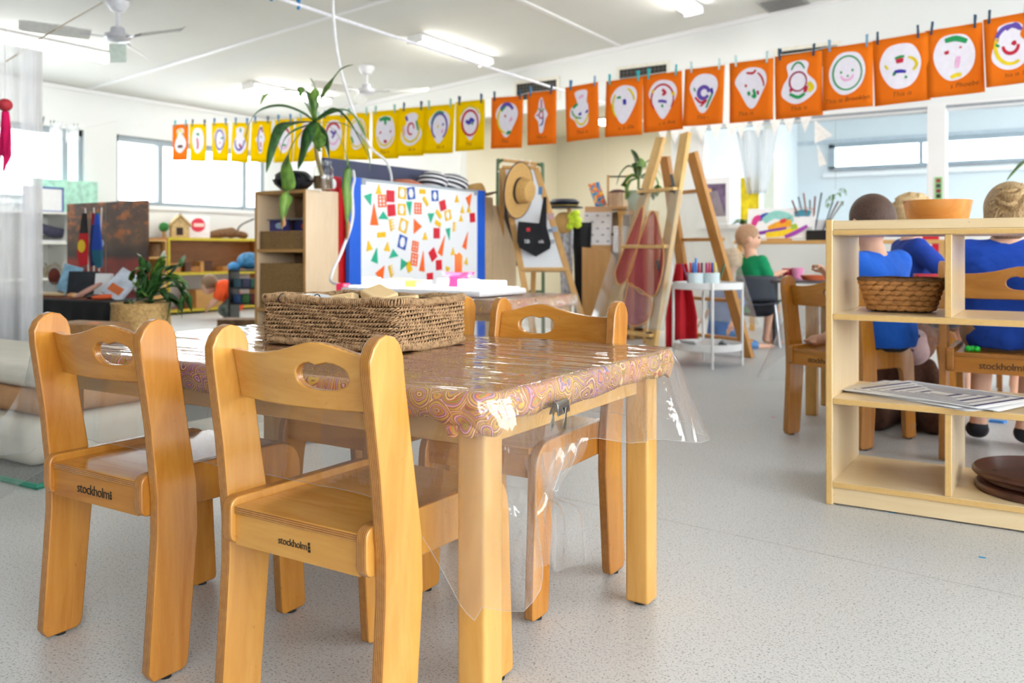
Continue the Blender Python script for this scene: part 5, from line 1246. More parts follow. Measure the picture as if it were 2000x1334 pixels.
vs = [lt + Vector((-.01, .02, -.05)), rt + Vector((-.01, .02, -.05)), rt + Vector((-.1, .40, -.75)), lt + Vector((-.1, .40, -.75))]; vs += [v + Vector((0, .008, 0)) for v in vs]
MB().add(vs, [(0, 1, 2, 3), (7, 6, 5, 4), (0, 4, 5, 1), (1, 5, 6, 2), (2, 6, 7, 3), (3, 7, 4, 0)]).build('chalk_board', P('#4a4a50', .7), EZ, smooth=False)
for k, (px, py, w_, h_, hc) in enumerate(((1055, 375, .03, .06, '#5a86b8'), (1075, 425, .05, .05, '#c9a7a4'), (1082, 450, .05, .04, '#a9b4c4'), (1074, 452, .03, .02, '#6e7a94'), (1078, 474, .035, .03, '#b8bcc6'))):
    p = EL(px, py, th_ - .1); q = ext(tl, blp, p.z); MB().box(Vector((p.x, p.y, p.z)) + n_ * .03, (w_, .002, h_), (R(-14), 0, 0)).build('picture_magnet', P(hc, .6), EZ)
hp = W(1015, 372, 6.32)
_n = Vector((RX, RY, 0)) * .80 - Vector((FX, FY, 0)) * .55 - Vector((0, 0, .12))
hat('straw_hat', 'large straw sun hat hanging on the corner of the whiteboard easel', hp, _n.to_track_quat('Z', 'X').to_euler(), .205, .095, .10, STRAW, P('#3b332c', .8))
vp = W(1036, 455, 6.36); vt = thing('black_vest', 'black waistcoat with white print and a red badge hanging on the easel board', 'vest', vp, R(30))
vt.scale = (.80, 1, .74); vt.location = W(1040, 452, 6.36)
VB = fabric_mat('black_cloth', rgb(20, 21, 26))
m = MB(); ol = [(-.13, .10), (.06, .08), (.10, .34), (.13, .34), (.13, .05), (.17, -.12), (.16, -.17), (.03, -.25), (-.12, -.16), (-.14, -.10), (-.135, .05)]
m.prism(ol, 'y', -.012, .012); m.build('vest_body', VB, vt, bevel=.004)
MB().bb(-.055, -.022, -.015, -.011, .00, .035).build('red_badge', P('#c82030', .6), vt)
for x, s_ in ((-.05, 'SB'), (.08, 'ok')): text_obj('white_print', s_, .05, P('#e8e8ec', .6), vt, (x, -.0145, -.10), (R(90), 0, 0))
m = MB(); 
GRN = P('#5f7a58', .5)
rk = thing('clothes_rack', 'green metal clothes rack with wooden top bar behind the whiteboard easel', 'rack', W(1030, 600, 7.1)); rk.location.z = 0
rl = Vector(rk.location)
pA, pB = W(974, 318, 7.05) - rl, W(1058, 325, 7.05) - rl
for nm, p, px in (('side_tube', pA, -.05), ('side_tube', pB, .05)):
    MB().tube(catmull([(p.x + (.04 if p is pA else -.04), p.y, p.z + .02), (p.x, p.y, p.z), (p.x + px * .2, p.y, p.z - .1), (p.x + px * .3, p.y, .02)], 6), .014, 8).build(nm, GRN, rk)
MB().cyl(pA + Vector((.04, 0, .02)), pB + Vector((-.04, 0, .02)), .013, n=10).build('top_bar', pine('x'), rk)
MB().cyl((pA.x, pA.y, .42), (pB.x, pB.y, .42), .012, n=8).build('lower_bar', GRN, rk)
for k in range(4):
    f = .2 + .18 * k; p = pA + (pB - pA) * f + Vector((0, 0, .02)); hg = thing('coat_hanger', 'white wire coat hanger on the green rack, %s from the left' % ORD[k], 'hanger', rl + p, R(60 + 14 * k), 'coat hangers on the green rack')
    MB().tube([(.02 * math.cos(a), 0, .004 + .02 * math.sin(a)) for a in [R(-20 + 25 * i) for i in range(10)]] + [(0, 0, -.03), (-.09, 0, -.09), (.09, 0, -.09), (0, 0, -.03)], .003, 5).build('wire', P('#f2f2f2', .4), hg)
# dress-up clothes right of the easel
t = thing('dress_up_stand', 'dress-up coat stand with dark uniform jacket, cap and yellow ruffle behind the easel', 'stand', W(1112, 560, 7.3)); t.location.z = 0; tl_ = Vector(t.location)
MB().cyl((0, 0, 0), (0, 0, 1.12), .02, n=10).build('pole', pine('z'), t); MB().lathe([(0, 0), (.18, 0), (.18, .03), (0, .03)], 20).build('base', pine('x'), t)
p = W(1102, 402, 7.25) - tl_; m = MB().lathe([(0, .06), (.10, .055), (.13, .03), (.11, .0), (.16, -.012), (.155, -.02), (0, -.015)], 24, (p.x, p.y, p.z)); m.build('uniform_cap', P('#1c2030', .5), t)
MB().lathe([(.112, -.004), (.112, .012)], 24, (p.x, p.y, p.z), cap=False).build('cap_band', P('#e6c01e', .5), t)
p = W(1102, 435, 7.2) - tl_; MB().ball(p, (.10, .06, .09), 16, 10).build('straw_bag', STRAW, t)
p = W(1120, 430, 7.1) - tl_; m = MB()
for k in range(9): m.ball(p + Vector((.035 * math.cos(k), .01, .055 * math.sin(k * 1.7))), (.035, .03, .03), 10, 7)
m.build('yellow_ruffle', P('#d4f03a', .6), t)
p = W(1136, 470, 7.2) - tl_; m = MB(); m.grid(lambda u, v: (p.x + (-.09 + .18 * u) * (1 - .25 * v), p.y + .03 * math.sin(u * 9 + v), p.z + .15 - .75 * v), 14, 8); m.build('dark_jacket', VB, t).modifiers.new('s', 'SOLIDIFY').thickness = .03
p = W(1106, 480, 7.2) - tl_; m = MB(); m.grid(lambda u, v: (p.x + (-.06 + .12 * u), p.y + .02 * math.sin(u * 11 + v), p.z + .18 - .62 * v), 14, 8); m.build('patterned_dress', plain('patterned', rgb(196, 196, 204), .8, .45, 26), t).modifiers.new('s', 'SOLIDIFY').thickness = .02
# big brown board with rounded top, kitchen play unit with calendar
pp = W(1166, 560, 7.0); o = MB().prism([(-.12, 0), (.14, 0), (.14, .70), (.11, .735), (.0, .77), (-.12, .78)], 'y', -.012, .012).build('brown_board', wood('brown_board', rgb(196, 146, 80), rgb(176, 126, 62), 'z', rough=.5)); o.location = (pp.x, pp.y, 0); o.rotation_euler = (0, 0, R(25)); tag(o, 'brown plywood panel with curved top in front of the play kitchen', 'panel')
def collage_mat():
    m, nt, b = newmat('collage'); v, tc = texco(nt); n = noise(nt, v, 22, 2); L(nt, ramp(nt, n.outputs[0], [(.3, rgb(40, 90, 180)), (.42, rgb(60, 170, 200)), (.5, rgb(230, 90, 60)), (.58, rgb(240, 200, 60)), (.7, rgb(120, 60, 140))], 'CONSTANT').outputs[0], b.inputs['Base Color']); return m
pk = W(1200, 500, 7.6); PKT = thing('play_kitchen', 'wooden play unit with a printed calendar sheet and shelves beside the acrylic easel', 'cabinet', (pk.x, pk.y, 0), R(25))
zk = W(1180, 405, 7.6).z
MB().bb(-.25, -.02, -.18, .18, .05, zk).build('tall_side', CED, PKT, bevel=.003)
MB().bb(-.02, .27, -.18, .18, zk - .025, zk - .0).build('top_board', pine('x'), PKT, bevel=.002); MB().bb(-.02, .27, -.18, .18, zk - .36, zk - .335).build('shelf_board', pine('x'), PKT)
MB().bb(.25, .27, -.18, .18, .05, zk - .025).build('side_panel', pine('z'), PKT); MB().bb(-.02, .25, .15, .17, .05, zk - .03).build('back_panel', P('#c8ae90', .6), PKT)
MB().bb(-.25, .27, -.18, .18, 0.0, .05).build('plinth', P('#a88a60', .6), PKT)
MB().bb(-.02, .25, -.16, .15, .30, .32).build('shelf_board', pine('x'), PKT)
cal = thing('calendar_sheet', 'white printed picture calendar sheet pinned on the play kitchen side', 'poster', Vector((pk.x, pk.y, 0)) + Matrix.Rotation(R(25), 3, 'Z') @ Vector((-.135, -.182, zk - .19)), R(25))
MB().bb(-.125, .115, -.003, 0, -.14, .14).build('sheet', WPAPER, cal)
for i in range(5):
    for j in range(5):
        if (i * 3 + j) % 6 != 5: MB().bb(-.11 + j * .045, -.085 + j * .045, -.0036, -.003, .105 - i * .055, .118 - i * .055 - (.012 if (i + j) % 2 else 0)).build('printed_mark', P('#8d93a4', .7), cal)
ns = thing('notice_sheet', 'white lined notice clipped to the play kitchen shelf', 'paper', Vector((pk.x, pk.y, 0)) + Matrix.Rotation(R(25), 3, 'Z') @ Vector((.05, -.20, zk - .27)), R(25))
MB().bb(-.06, .08, -.002, 0, -.12, .10).build('sheet', WPAPER, ns)
for i in range(7): MB().bb(-.05, .065, -.0026, -.002, .075 - i * .026, .079 - i * .026).build('printed_line', P('#9aa0b4', .7), ns)
MB().box((-.065, -.004, .03), (.02, .006, .02)).build('clip', BLACK, ns)
kk = Vector((pk.x, pk.y, zk)); rot25 = Matrix.Rotation(R(25), 3, 'Z')
o = MB().bb(-.055, .055, -.004, .004, 0, .22).build('postcard', collage_mat()); o.location = kk + rot25 @ Vector((-.11, -.05, .004)); o.rotation_euler = (R(-14), R(-14), R(55)); tag(o, 'bright colourful picture card leaning on the play kitchen', 'picture')
bt_ = thing('wooden_bucket', 'small wooden slat bucket with tall handle on the play kitchen', 'bucket', kk + rot25 @ Vector((.03, -.03, .001)), R(25))
for i in range(14):
    a = 2 * math.pi * i / 14; MB().box((.088 * math.cos(a), .088 * math.sin(a), .06), (.036, .008, .12), (0, 0, a + R(90))).build('stave', wood('bleached', rgb(230, 208, 180), rgb(206, 176, 144), 'z', rough=.6, coat=0), bt_)
for s in (-1, 1): MB().bb(s * .085 - .01, s * .085 + .01, -.012, .012, .08, .28).build('handle_post', pine('z'), bt_)
MB().cyl((-.09, 0, .265), (.09, 0, .265), .008, n=8).build('handle_bar', P('#3a3630', .6), bt_)
MB().ball((0, 0, .125), (.075, .075, .03), 14, 8).build('dark_filling', P('#5a3b36', .8), bt_)
gp = thing('potted_plant', 'green pot plant with arching strap leaves on the play kitchen', 'plant', W(1247, 415, 7.2)); gl_ = Vector(gp.location); gl_.z = .88; gp.location = gl_
ppz = W(1250, 412, 7.2).z
MB().lathe([(0, 0), (.08, 0), (.105, .15), (.11, .165), (.10, .165), (.09, .14), (0, .14)], 24, (0, 0, ppz - gl_.z)).build('pot', P('#a9c0a4', .5), gp)
gs = thing('plant_stand', 'small wooden stand under the green pot plant beside the play kitchen', 'stand', (gl_.x, gl_.y, 0))
MB().bb(-.13, .13, -.13, .13, ppz - .03, ppz - .001).build('top', pine('x'), gs)
for s in (-1, 1):
    for q in (-1, 1): MB().bb(s * .11 - .015, s * .11 + .015, q * .11 - .015, q * .11 + .015, 0, ppz - .03).build('leg', pine('z'), gs)
gp.location.z = ppz
for ch in gp.children: ch.location.z = gl_.z - ppz
c0 = Vector((0, 0, .2))
def G(px, py, dt=0): return W(px, py, 7.2 + dt) - Vector(gp.location)
for k, pts in enumerate([[(1246, 345), (1244, 325), (1240, 305), (1232, 292)], [(1246, 345), (1252, 325), (1251, 308)], [(1247, 335), (1265, 316), (1280, 313), (1290, 318)], [(1247, 335), (1268, 328), (1285, 335), (1292, 350)], [(1247, 335), (1228, 325), (1212, 340), (1204, 362)], [(1246, 350), (1233, 355), (1226, 372), (1222, 392)], [(1248, 350), (1262, 345), (1272, 365), (1276, 392)], [(1246, 350), (1235, 345), (1220, 362), (1228, 388)], [(1249, 348), (1262, 352), (1268, 375), (1260, 395)], [(1248, 345), (1272, 340), (1284, 360), (1283, 385)]]):
    leaf([G(*p, (-1) ** k * .04) for p in pts], .052 if k not in (2, 3, 4) else .022, LEAF if k % 2 else LEAFD, gp, .2, .4)
MB().tube([(0, 0, .18), G(1247, 350), G(1246, 330)], .012, 6).build('stem', P('#7d8a5a', .7), gp)

# ------------------------------------------------------------------ double-sided acrylic easel
hA = Vector((.89, -.456, 0)); nA = Vector((.456, .89, 0))
eC = Vector((-1.86, 6.06, 0)); AE = thing('acrylic_easel', 'double wooden A-frame easel with clear acrylic sheets, one painted red', 'easel', (0, 0, 0)); AE.location = eC - nA * .45 - hA * .26; ae0 = Vector(AE.location)
HTOP = 1.50; SPR = .45
def ep(side, s, z):   # side -1 = panel A-B (towards camera), +1 = panel C-D ; s 0 (left) .. 1 (right)
    f = z / HTOP; wd = .54 * (1 - f) + .27 * f; off = SPR * (1 - f) + .02 * f
    return hA * ((s - .5) * wd) + nA * (side * off) + Vector((0, 0, z))
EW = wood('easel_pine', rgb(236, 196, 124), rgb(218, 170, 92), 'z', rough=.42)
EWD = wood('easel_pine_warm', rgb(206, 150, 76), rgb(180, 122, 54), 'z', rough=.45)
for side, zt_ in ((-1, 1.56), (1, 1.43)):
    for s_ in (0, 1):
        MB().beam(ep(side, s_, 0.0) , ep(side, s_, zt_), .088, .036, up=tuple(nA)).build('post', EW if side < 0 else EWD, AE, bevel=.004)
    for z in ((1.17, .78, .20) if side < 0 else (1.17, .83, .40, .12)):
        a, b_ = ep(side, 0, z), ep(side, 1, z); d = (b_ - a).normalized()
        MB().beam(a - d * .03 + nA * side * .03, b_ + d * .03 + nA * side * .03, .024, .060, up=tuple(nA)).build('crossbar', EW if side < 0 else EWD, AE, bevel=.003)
KN = BLACK
for z in (1.17, .20):
    for s_ in (0, 1):
        p = ep(-1, s_, z) - nA * .055; MB().cyl(p, p + nA * .03, .022, n=12).build('knob', KN, AE)
for s_, z in ((1, .62), (1, 1.20)): p = ep(-1, s_, z) - nA * .04; MB().box(p, (.018, .02, .14), (0, R(-12), YAW)).build('clip', KN, AE)
ACR = clear_mat('acrylic_sheet', .02, .06, (.95, .96, .95, 1), .05, (3, 3, 3), .7, .12); SMO = sheer_mat('paint_film', rgb(196, 70, 86), .72); SMO2 = sheer_mat('paint_film_pale', rgb(206, 130, 140), .60)
for side in (-1, 1):
    def sheet(u, v): z = .24 + .92 * v; a, b_ = ep(side, 0, z), ep(side, 1, z); f = -.34 + 1.62 * u; q = a + (b_ - a) * 1.0 * f; return q - nA * (-side) * .042 * 1.0
    m = MB().grid(sheet, 2, 2); o = m.build('acrylic_sheet', ACR, AE, smooth=False); o.modifiers.new('s', 'SOLIDIFY').thickness = .005
def ap(u, v, off=.050):
    z = .24 + .92 * v; a, b_ = ep(-1, 0, z), ep(-1, 1, z); return a + (b_ - a) * (-.34 + 1.62 * u) - nA * off
def blob(pts, mat, nm):
    c = catmull([(u, v, 0) for u, v in pts], 5, True); ctr = sum((Vector((p.x, p.y, 0)) for p in c), Vector()) / len(c)
    vs = [ap(ctr.x, ctr.y)] + [ap(p.x, p.y) for p in c]; n = len(c)
    MB().add(vs, [(0, 1 + i, 1 + (i + 1) % n) for i in range(n)]).build(nm, mat, AE, smooth=False)
    MB().tube([ap(p.x, p.y, .052) for p in c], .004, 5, closed=True).build('painted_outline', P('#e0a060', .6), AE)
blob([(.30, .86), (.38, .85), (.44, .6), (.40, .36), (.30, .30), (.20, .36), (.18, .46)], SMO, 'red_paint')
blob([(.52, .84), (.66, .80), (.88, .52), (.84, .24), (.60, .28), (.40, .34), (.44, .62)], SMO, 'red_paint')
blob([(.44, .31), (.62, .25), (.80, .21), (.80, .06), (.60, .01), (.46, .10)], SMO2, 'pink_paint')

# ------------------------------------------------------------------ white round trolley with felt pens
tc0 = W(1382, 700, 5.72); TR = thing('tray_trolley', 'white two-tier round metal trolley with felt pens in front of the acrylic easel', 'trolley', (tc0.x, tc0.y, 0))
TWH = plain('trolley_white', rgb(240, 240, 240), .35, .02, 8)
rT = .215; zT1 = .50; zT0 = .105
for nm, z in (('upper_tray', zT1), ('lower_tray', zT0)):
    MB().lathe([(0, 0), (rT, 0), (rT + .004, .004), (rT + .004, .045), (rT, .045), (rT - .003, .006), (0, .006)], 40, (0, 0, z)).build(nm, TWH, TR)
for k in range(4):
    a = YAW - R(95) + k * R(90); x, y = (rT + .008) * math.cos(a), (rT + .008) * math.sin(a); MB().cyl((x, y, 0), (x, y, zT1 + .045), .009, n=10).build('leg', TWH, TR)
tw = Vector(TR.location)
HLD = plain('pale_mint_plastic', rgb(212, 228, 232), .4, .02, 8)
hd = thing('pen_holder', 'pale blue three-cup plastic pen holder on the white trolley', 'pen holder', tw + Vector((.0, -.02, zT1 + .0065)), YAW)
for x in (-.075, .03):
    MB().lathe([(0, 0), (.052, 0), (.056, .10), (.053, .10), (.049, .004), (0, .004)], 24, (x, 0, 0)).build('cup', HLD, hd)
MB().lathe([(0, 0), (.035, 0), (.035, .03), (0, .03)], 16, (.105, -.01, 0)).build('side_cup', HLD, hd)
PENC = [('#7a1f4a', 'maroon'), ('#d8232c', 'red'), ('#26262e', 'black'), ('#2467c8', 'blue'), ('#a83a8c', 'magenta'), ('#c9a23a', 'gold'), ('#c82c5c', 'crimson'), ('#26262e', 'black'), ('#f08020', 'orange'), ('#b02a78', 'purple'), ('#e03050', 'scarlet'), ('#d42030', 'red'), ('#30409c', 'navy'), ('#e8d22c', 'yellow'), ('#2d5c3a', 'green'), ('#1f7fd0', 'sky blue')]
seen = {}
for k, (hc, nm) in enumerate(PENC):
    x = -.118 + k * .0125; x += (0 if k < 8 else .012)
    lean = -.35 if k == 0 else (.35 if k == 14 else (k % 3 - 1) * .06)
    if k == 15: x, lean = -.075, .02
    base = hd.location + Matrix.Rotation(YAW, 3, 'Z') @ Vector((max(-.11, min(.07, x)), (k % 3 - 1) * .018, .012 + (.03 if k == 15 else 0)))
    seen[nm] = seen.get(nm, 0) + 1
    pn = thing('felt_pen', '%s felt pen standing in the pale blue holder, %s from the left' % (nm, ORD[k] if k < 13 else ['second last', 'last'][k - 13] if k < 15 else 'tallest') if k < 15 else 'tallest sky blue felt pen standing in the pale blue holder', 'pen', base, 0, 'felt pens in the holder', rot=(R((k % 3 - 1) * 2), lean, YAW))
    MB().cyl((0, 0, 0), (0, 0, .10), .007, n=10).build('barrel', P(hc, .4), pn); MB().lathe([(.0075, .09), (.0075, .15), (.005, .155), (0, .155)], 10).build('cap', P(hc, .3), pn)
for k, dz in enumerate((0, .004, .008)):
    m = MB(); m.grid(lambda u, v: (-.15 + .30 * u, -.13 + .26 * v, .012 + dz + (.05 if k == 2 else .012) * max(0, math.sin(u * 9 + k)) ** 2 * (1 - .4 * v)), 26, 4)
    o = m.build('paper_sheet', WPAPER); o.location = tw + Vector((0.0, 0, zT0 + .0065)); o.rotation_euler = (0, 0, YAW + R(6 * k)); tag(o, ['flat white paper lying lowest on the bottom trolley tray', 'white paper in the middle of the bottom trolley tray', 'curled white paper lying topmost on the bottom trolley tray'][k], 'paper', 'papers on the trolley'); o.modifiers.new('s', 'SOLIDIFY').thickness = .0008
# red cloth hanging inside the easel
rcx = W(1330, 600, 6.2); o = MB().grid(lambda u, v: ((-.11 + .22 * u) * (.35 + .65 * min(1, v * 1.6)), .03 * math.sin(u * 11), .66 - .60 * v), 22, 12).build('red_apron', fabric_mat('red_cloth', rgb(196, 24, 40))); o.location = (rcx.x, rcx.y, 0); o.rotation_euler = (0, 0, YAW); o.modifiers.new('s', 'SOLIDIFY').thickness = .01; tag(o, 'red painting apron hanging behind the white trolley', 'apron')

# ------------------------------------------------------------------ desk against the partition, grey plastic chair, round activity table
dk0 = W(1550, 470, 7.75); zdk = W(1550, 470, 7.75).z
DT = thing('display_table', 'light wooden side table with a bright painting below the glazed partition', 'table', (-1.55, 7.95, 0))
MB().bb(-.95, .80, -.22, .22, zdk - .03, zdk).build('tabletop', pine('x'), DT, bevel=.003)
for x in (-.90, -.02, .10, .75):
    for y in (-.18, .18): MB().bb(x - .022, x + .022, y - .022, y + .022, 0, zdk - .03).build('leg', pine('z'), DT, bevel=.003)
pd = ony(1522, 470, 7.85)
cv_ = thing('canvas_painting', 'bright abstract painting on a small wooden stand on the side table', 'painting', (pd.x, pd.y, zdk))
MB().bb(-.30, .30, -.008, .008, .02, .30).xf(Matrix.Rotation(R(-14), 4, 'X')).build('canvas', WPAPER, cv_)
for k, (hc, pts, w_) in enumerate((('#3048b0', [(-.2, .2), (-.13, .23), (-.08, .22)], .03), ('#d83a8c', [(-.24, .14), (-.22, .2), (-.18, .22)], .03), ('#8fd0c8', [(-.15, .18), (-.05, .24), (.08, .2), (.05, .15)], .04), ('#f0a820', [(-.1, .1), (.0, .14), (.1, .16)], .04), ('#7a30a0', [(-.24, .06), (-.05, .09), (.06, .11)], .018), ('#f2d020', [(-.12, .05), (.05, .07), (.16, .12)], .03), ('#a040b0', [(.05, .03), (.14, .07), (.24, .13)], .02), ('#3a8ea8', [(.12, .24), (.2, .25), (.26, .24)], .03), ('#e04040', [(.0, .17), (.05, .19)], .02), ('#9cc040', [(.1, .12), (.15, .13)], .025))):
    m = MB(); ribbon(m, pts if len(pts) > 2 else [pts[0], pts[1]], w_, -.0095 - .0003 * k); m.xf(Matrix.Rotation(R(-14), 4, 'X')).build('brush_stroke', P(hc, .5), cv_)
MB().bb(-.10, .10, -.05, .05, 0, .022).build('stand', pine('x'), cv_, bevel=.003)
p = ony(1583, 470, 7.9); bj = thing('brush_jar', 'glass jar of paintbrushes on the side table', 'jar', (p.x, p.y, zdk)); MB().lathe([(0, .001), (.04, .001), (.042, .12), (.039, .12), (.037, .005), (0, .005)], 20).build('jar_glass', ACR, bj)
for k in range(6): MB().cyl((0.01 * (k - 2.5), 0, .01), (-.16 + .05 * k, .02 * (k % 2), .36 + .03 * (k % 3)), .005, .008, 8).build('paintbrush', P(['#7a4a48', '#5a6b78', '#8a5a50', '#6b7a80', '#7a3a3a', '#4a4f58'][k], .5), bj)
p = ony(1608, 470, 7.9); o = thing('brush_tray', 'black box with white papers and brushes at the right end of the side table', 'tray', (p.x, p.y, zdk)); MB().bb(-.13, .13, -.08, .08, 0, .09).build('box', BLACK, o, bevel=.006); MB().bb(-.14, .10, .02, .06, .09, .18).build('papers', WPAPER, o)
for k in range(3): MB().cyl((.0, 0, .09), (.08 + .04 * k, .02 * k, .34), .005, .008, 8).build('paintbrush', P(['#5a6b78', '#6b3a30', '#7a7a6a'][k], .5), o)
p = ony(1467, 445, 8.2); hp_ = thing('herb_pot', 'small dark green leafy plant on the side table by the yellow poster', 'plant', (p.x, 8.05, zdk)); MB().lathe([(0, 0), (.06, 0), (.075, .10), (0, .10)], 16).build('pot', P('#d8c8a8', .6), hp_)
rnd = random.Random(5)
for k in range(16):
    a = rnd.uniform(0, 6.28); q = Vector((math.cos(a), math.sin(a), 0)); leaf([Vector((0, 0, .10)), q * .06 + Vector((0, 0, .17 + .03 * rnd.random())), q * .14 + Vector((0, 0, .15 + .05 * rnd.random()))], .03, LEAFD if k % 3 else LEAF, hp_, .2)
yp = ony(1464, 400, YB - .012); o = MB().bb(-.09, .09, -.01, 0, -.42, .22).build('yellow_chart', plain('yellow_chart', rgb(240, 212, 30), .6, .25, 14)); o.location = (yp.x, YB - .001, yp.z + .05); tag(o, 'tall narrow yellow height chart at the edge of the glazed partition', 'chart')
pp = ony(1395, 392, YB - .01); ps = thing('wall_poster', 'framed purple and orange poster behind the acrylic easel', 'poster', (pp.x, YB - .001, pp.z)); MB().bb(-.16, .16, -.012, 0, -.23, .23).build('mount', WPAPER, ps); MB().bb(-.12, .12, -.014, -.012, -.16, .17).build('print', plain('night_print', rgb(110, 92, 120), .6, .5, 12), ps)
# grey plastic chair for the boy in green
gc0 = W(1480, 600, 6.95); GC = thing('plastic_chair', 'dark grey plastic chair with metal legs under the boy in green', 'chair', (gc0.x, gc0.y, 0), YAW + R(-20))
GP = plain('charcoal_plastic', rgb(66, 72, 84), .45, .06, 10)
m = MB(); m.grid(lambda u, v: (-.155 + .31 * u, -.18 - .03 * v + .03 * (2 * u - 1) ** 2, .36 + .195 * v), 10, 8); m.build('backrest', GP, GC).modifiers.new('s', 'SOLIDIFY').thickness = .012
m = MB(); m.grid(lambda u, v: (-.17 + .34 * u, -.18 + .36 * v, .335 + .02 * (2 * u - 1) ** 2), 10, 8); m.build('seat', GP, GC).modifiers.new('s', 'SOLIDIFY').thickness = .012
for sx in (-1, 1):
    for sy in (-1, 1): MB().cyl((sx * .14, sy * .14, .33), (sx * .18, sy * .19, 0), .012, n=8).build('leg', P('#a9adb2', .3, metal=.8), GC)
d3 = W(1560, 556, 7.0); AT = thing('round_table', 'dark-topped low activity table in front of the boy in green', 'table', (d3.x + .1, d3.y, 0))
MB().lathe([(0, 0), (.44, 0), (.45, .012), (.44, .024), (0, .024)], 40, (0, 0, .505)).build('tabletop', plain('dark_laminate', rgb(96, 88, 90), .3, .08, 8), AT)
for k in range(4): a = R(45 + 90 * k); MB().cyl((.32 * math.cos(a), .32 * math.sin(a), 0), (.32 * math.cos(a), .32 * math.sin(a), .505), .022, n=10).build('leg', P('#3c3c42', .4), AT)
p = W(1558, 545, 6.9); o = MB().lathe([(0, 0), (.038, 0), (.05, .085), (.047, .085), (.035, .004), (0, .004)], 24).build('pink_cup', P('#f29ac8', .4)); o.location = (p.x, p.y, .530); tag(o, 'pink plastic cup on the dark activity table', 'cup')
o = MB().lathe([(0, 0), (.036, 0), (.045, .08), (.042, .08), (.034, .004), (0, .004)], 24).build('red_cup', P('#c83048', .4)); o.location = (p.x - .085, p.y + .03, .530); tag(o, 'red plastic cup left of the pink cup on the dark table', 'cup')
p = W(1588, 576, 5.6); o = MB().lathe([(0, 0), (.08, 0), (.10, .03), (.104, .036), (.095, .036), (.075, .008), (0, .008)], 28).build('terracotta_dish', P('#c8623a', .5)); 
o.location = (-1.50, 6.75 - .1, .530); tag(o, 'shallow terracotta dish on the near edge of the dark table', 'dish')
o.location = W(1590, 553, 6.6); o.location.z = .530
# ------------------------------------------------------------------ left side of the room
SHE = sheer_mat('sheer_voile', rgb(253, 253, 255), .58)
c0 = W(20, 300, 5.0)
ct = thing('sheer_curtain', 'sheer white voile drape hanging at the left edge from a cord', 'curtain', (c0.x, c0.y, 0), YAW + R(20))
m = MB(); m.grid(lambda u, v: (-.35 + .52 * u, .035 * math.sin(u * 30) * (1 - .4 * v), 1.93 - 1.90 * v + .06 * math.sin(u * 3.2) * (1 - v)), 70, 14); m.build('voile', SHE, ct, fix=False, angle=90)
m = MB(); m.grid(lambda u, v: (-.30 + .20 * u, .05 + .025 * math.sin(u * 21), 1.93 - 1.90 * v), 30, 10); m.build('voile', SHE, ct, fix=False, angle=90)
m = MB(); m.grid(lambda u, v: (.05 + .11 * u, .05 + .025 * math.sin(u * 17), 1.93 - 1.90 * v), 30, 10); m.build('voile', SHE, ct, fix=False, angle=90)
o = MB().tube(catmull([W(-60, 165, 5.0), W(20, 115, 5.0), W(75, 78, 5.05), W(130, 45, 5.1), Vector(onceil(200, 5))], 6), .004, 6).build('cord', P('#b8a890', .7)); tag(o, 'thin brown cord holding the sheer curtain, rising to the ceiling', 'cord')
sp_ = W(10, 205, 4.7); st = thing('pink_streamer', 'crimson ball with a pink scarf tail hanging in front of the curtain', 'decoration', sp_)
MB().ball((0, 0, 0), (.038, .038, .034), 20, 12).build('ball', P('#c0303c', .6), st); MB().cyl((0, 0, 0), (0, 0, .42), .0015, n=5).build('thread', P('#d8d0c8', .7), st)
m = MB(); m.grid(lambda u, v: ((-.5 + u) * (.02 + .10 * v ** .7), .015 * math.sin(u * 14 + v * 3), -.035 - .28 * v + .05 * v * math.sin(u * 9)), 24, 14); m.build('scarf', fabric_mat('pink_scarf', rgb(226, 0, 96)), st).modifiers.new('s', 'SOLIDIFY').thickness = .002
# blank little sheets pegged by the windows
for k, (px, py) in enumerate(((82, 235), (102, 243), (117, 247), (135, 252), (148, 250))):
    p = W(px, py, 8.6); pt = thing('clothes_peg', 'dark peg on the line in front of the left window, %s from the left' % ORD[k], 'peg', p, YAW, 'pegs by the left window')
    for q in (-1, 1): MB().box((q * .012, 0, 0), (.008, .012, .08), (0, R(q * 10), 0)).build('prong', P('#4a5a58', .5), pt)
o = MB().tube(catmull([W(60, 225, 8.6), W(100, 243, 8.6), W(150, 252, 8.6), W(228, 236, 9.0)], 6), .003, 5).build('string', P('#dcdcd8', .7)); tag(o, 'thin line of dark pegs in front of the left window', 'string')
for k, (px, py) in enumerate(((110, 246), (142, 251))):
    p = W(px, py, 8.6); o = MB().grid(lambda u, v: (-.06 + .12 * u, 0, -.17 * v + .03), 6, 6).build('voile_square', sheer_mat('voile_sq%d' % k, rgb(236, 238, 240), .7)); o.location = p; o.rotation_euler = (0, 0, YAW); tag(o, 'small white translucent square pegged by the left window, %s of two' % ('left' if k == 0 else 'right'), 'paper'); o.modifiers.new('s', 'SOLIDIFY').thickness = .012
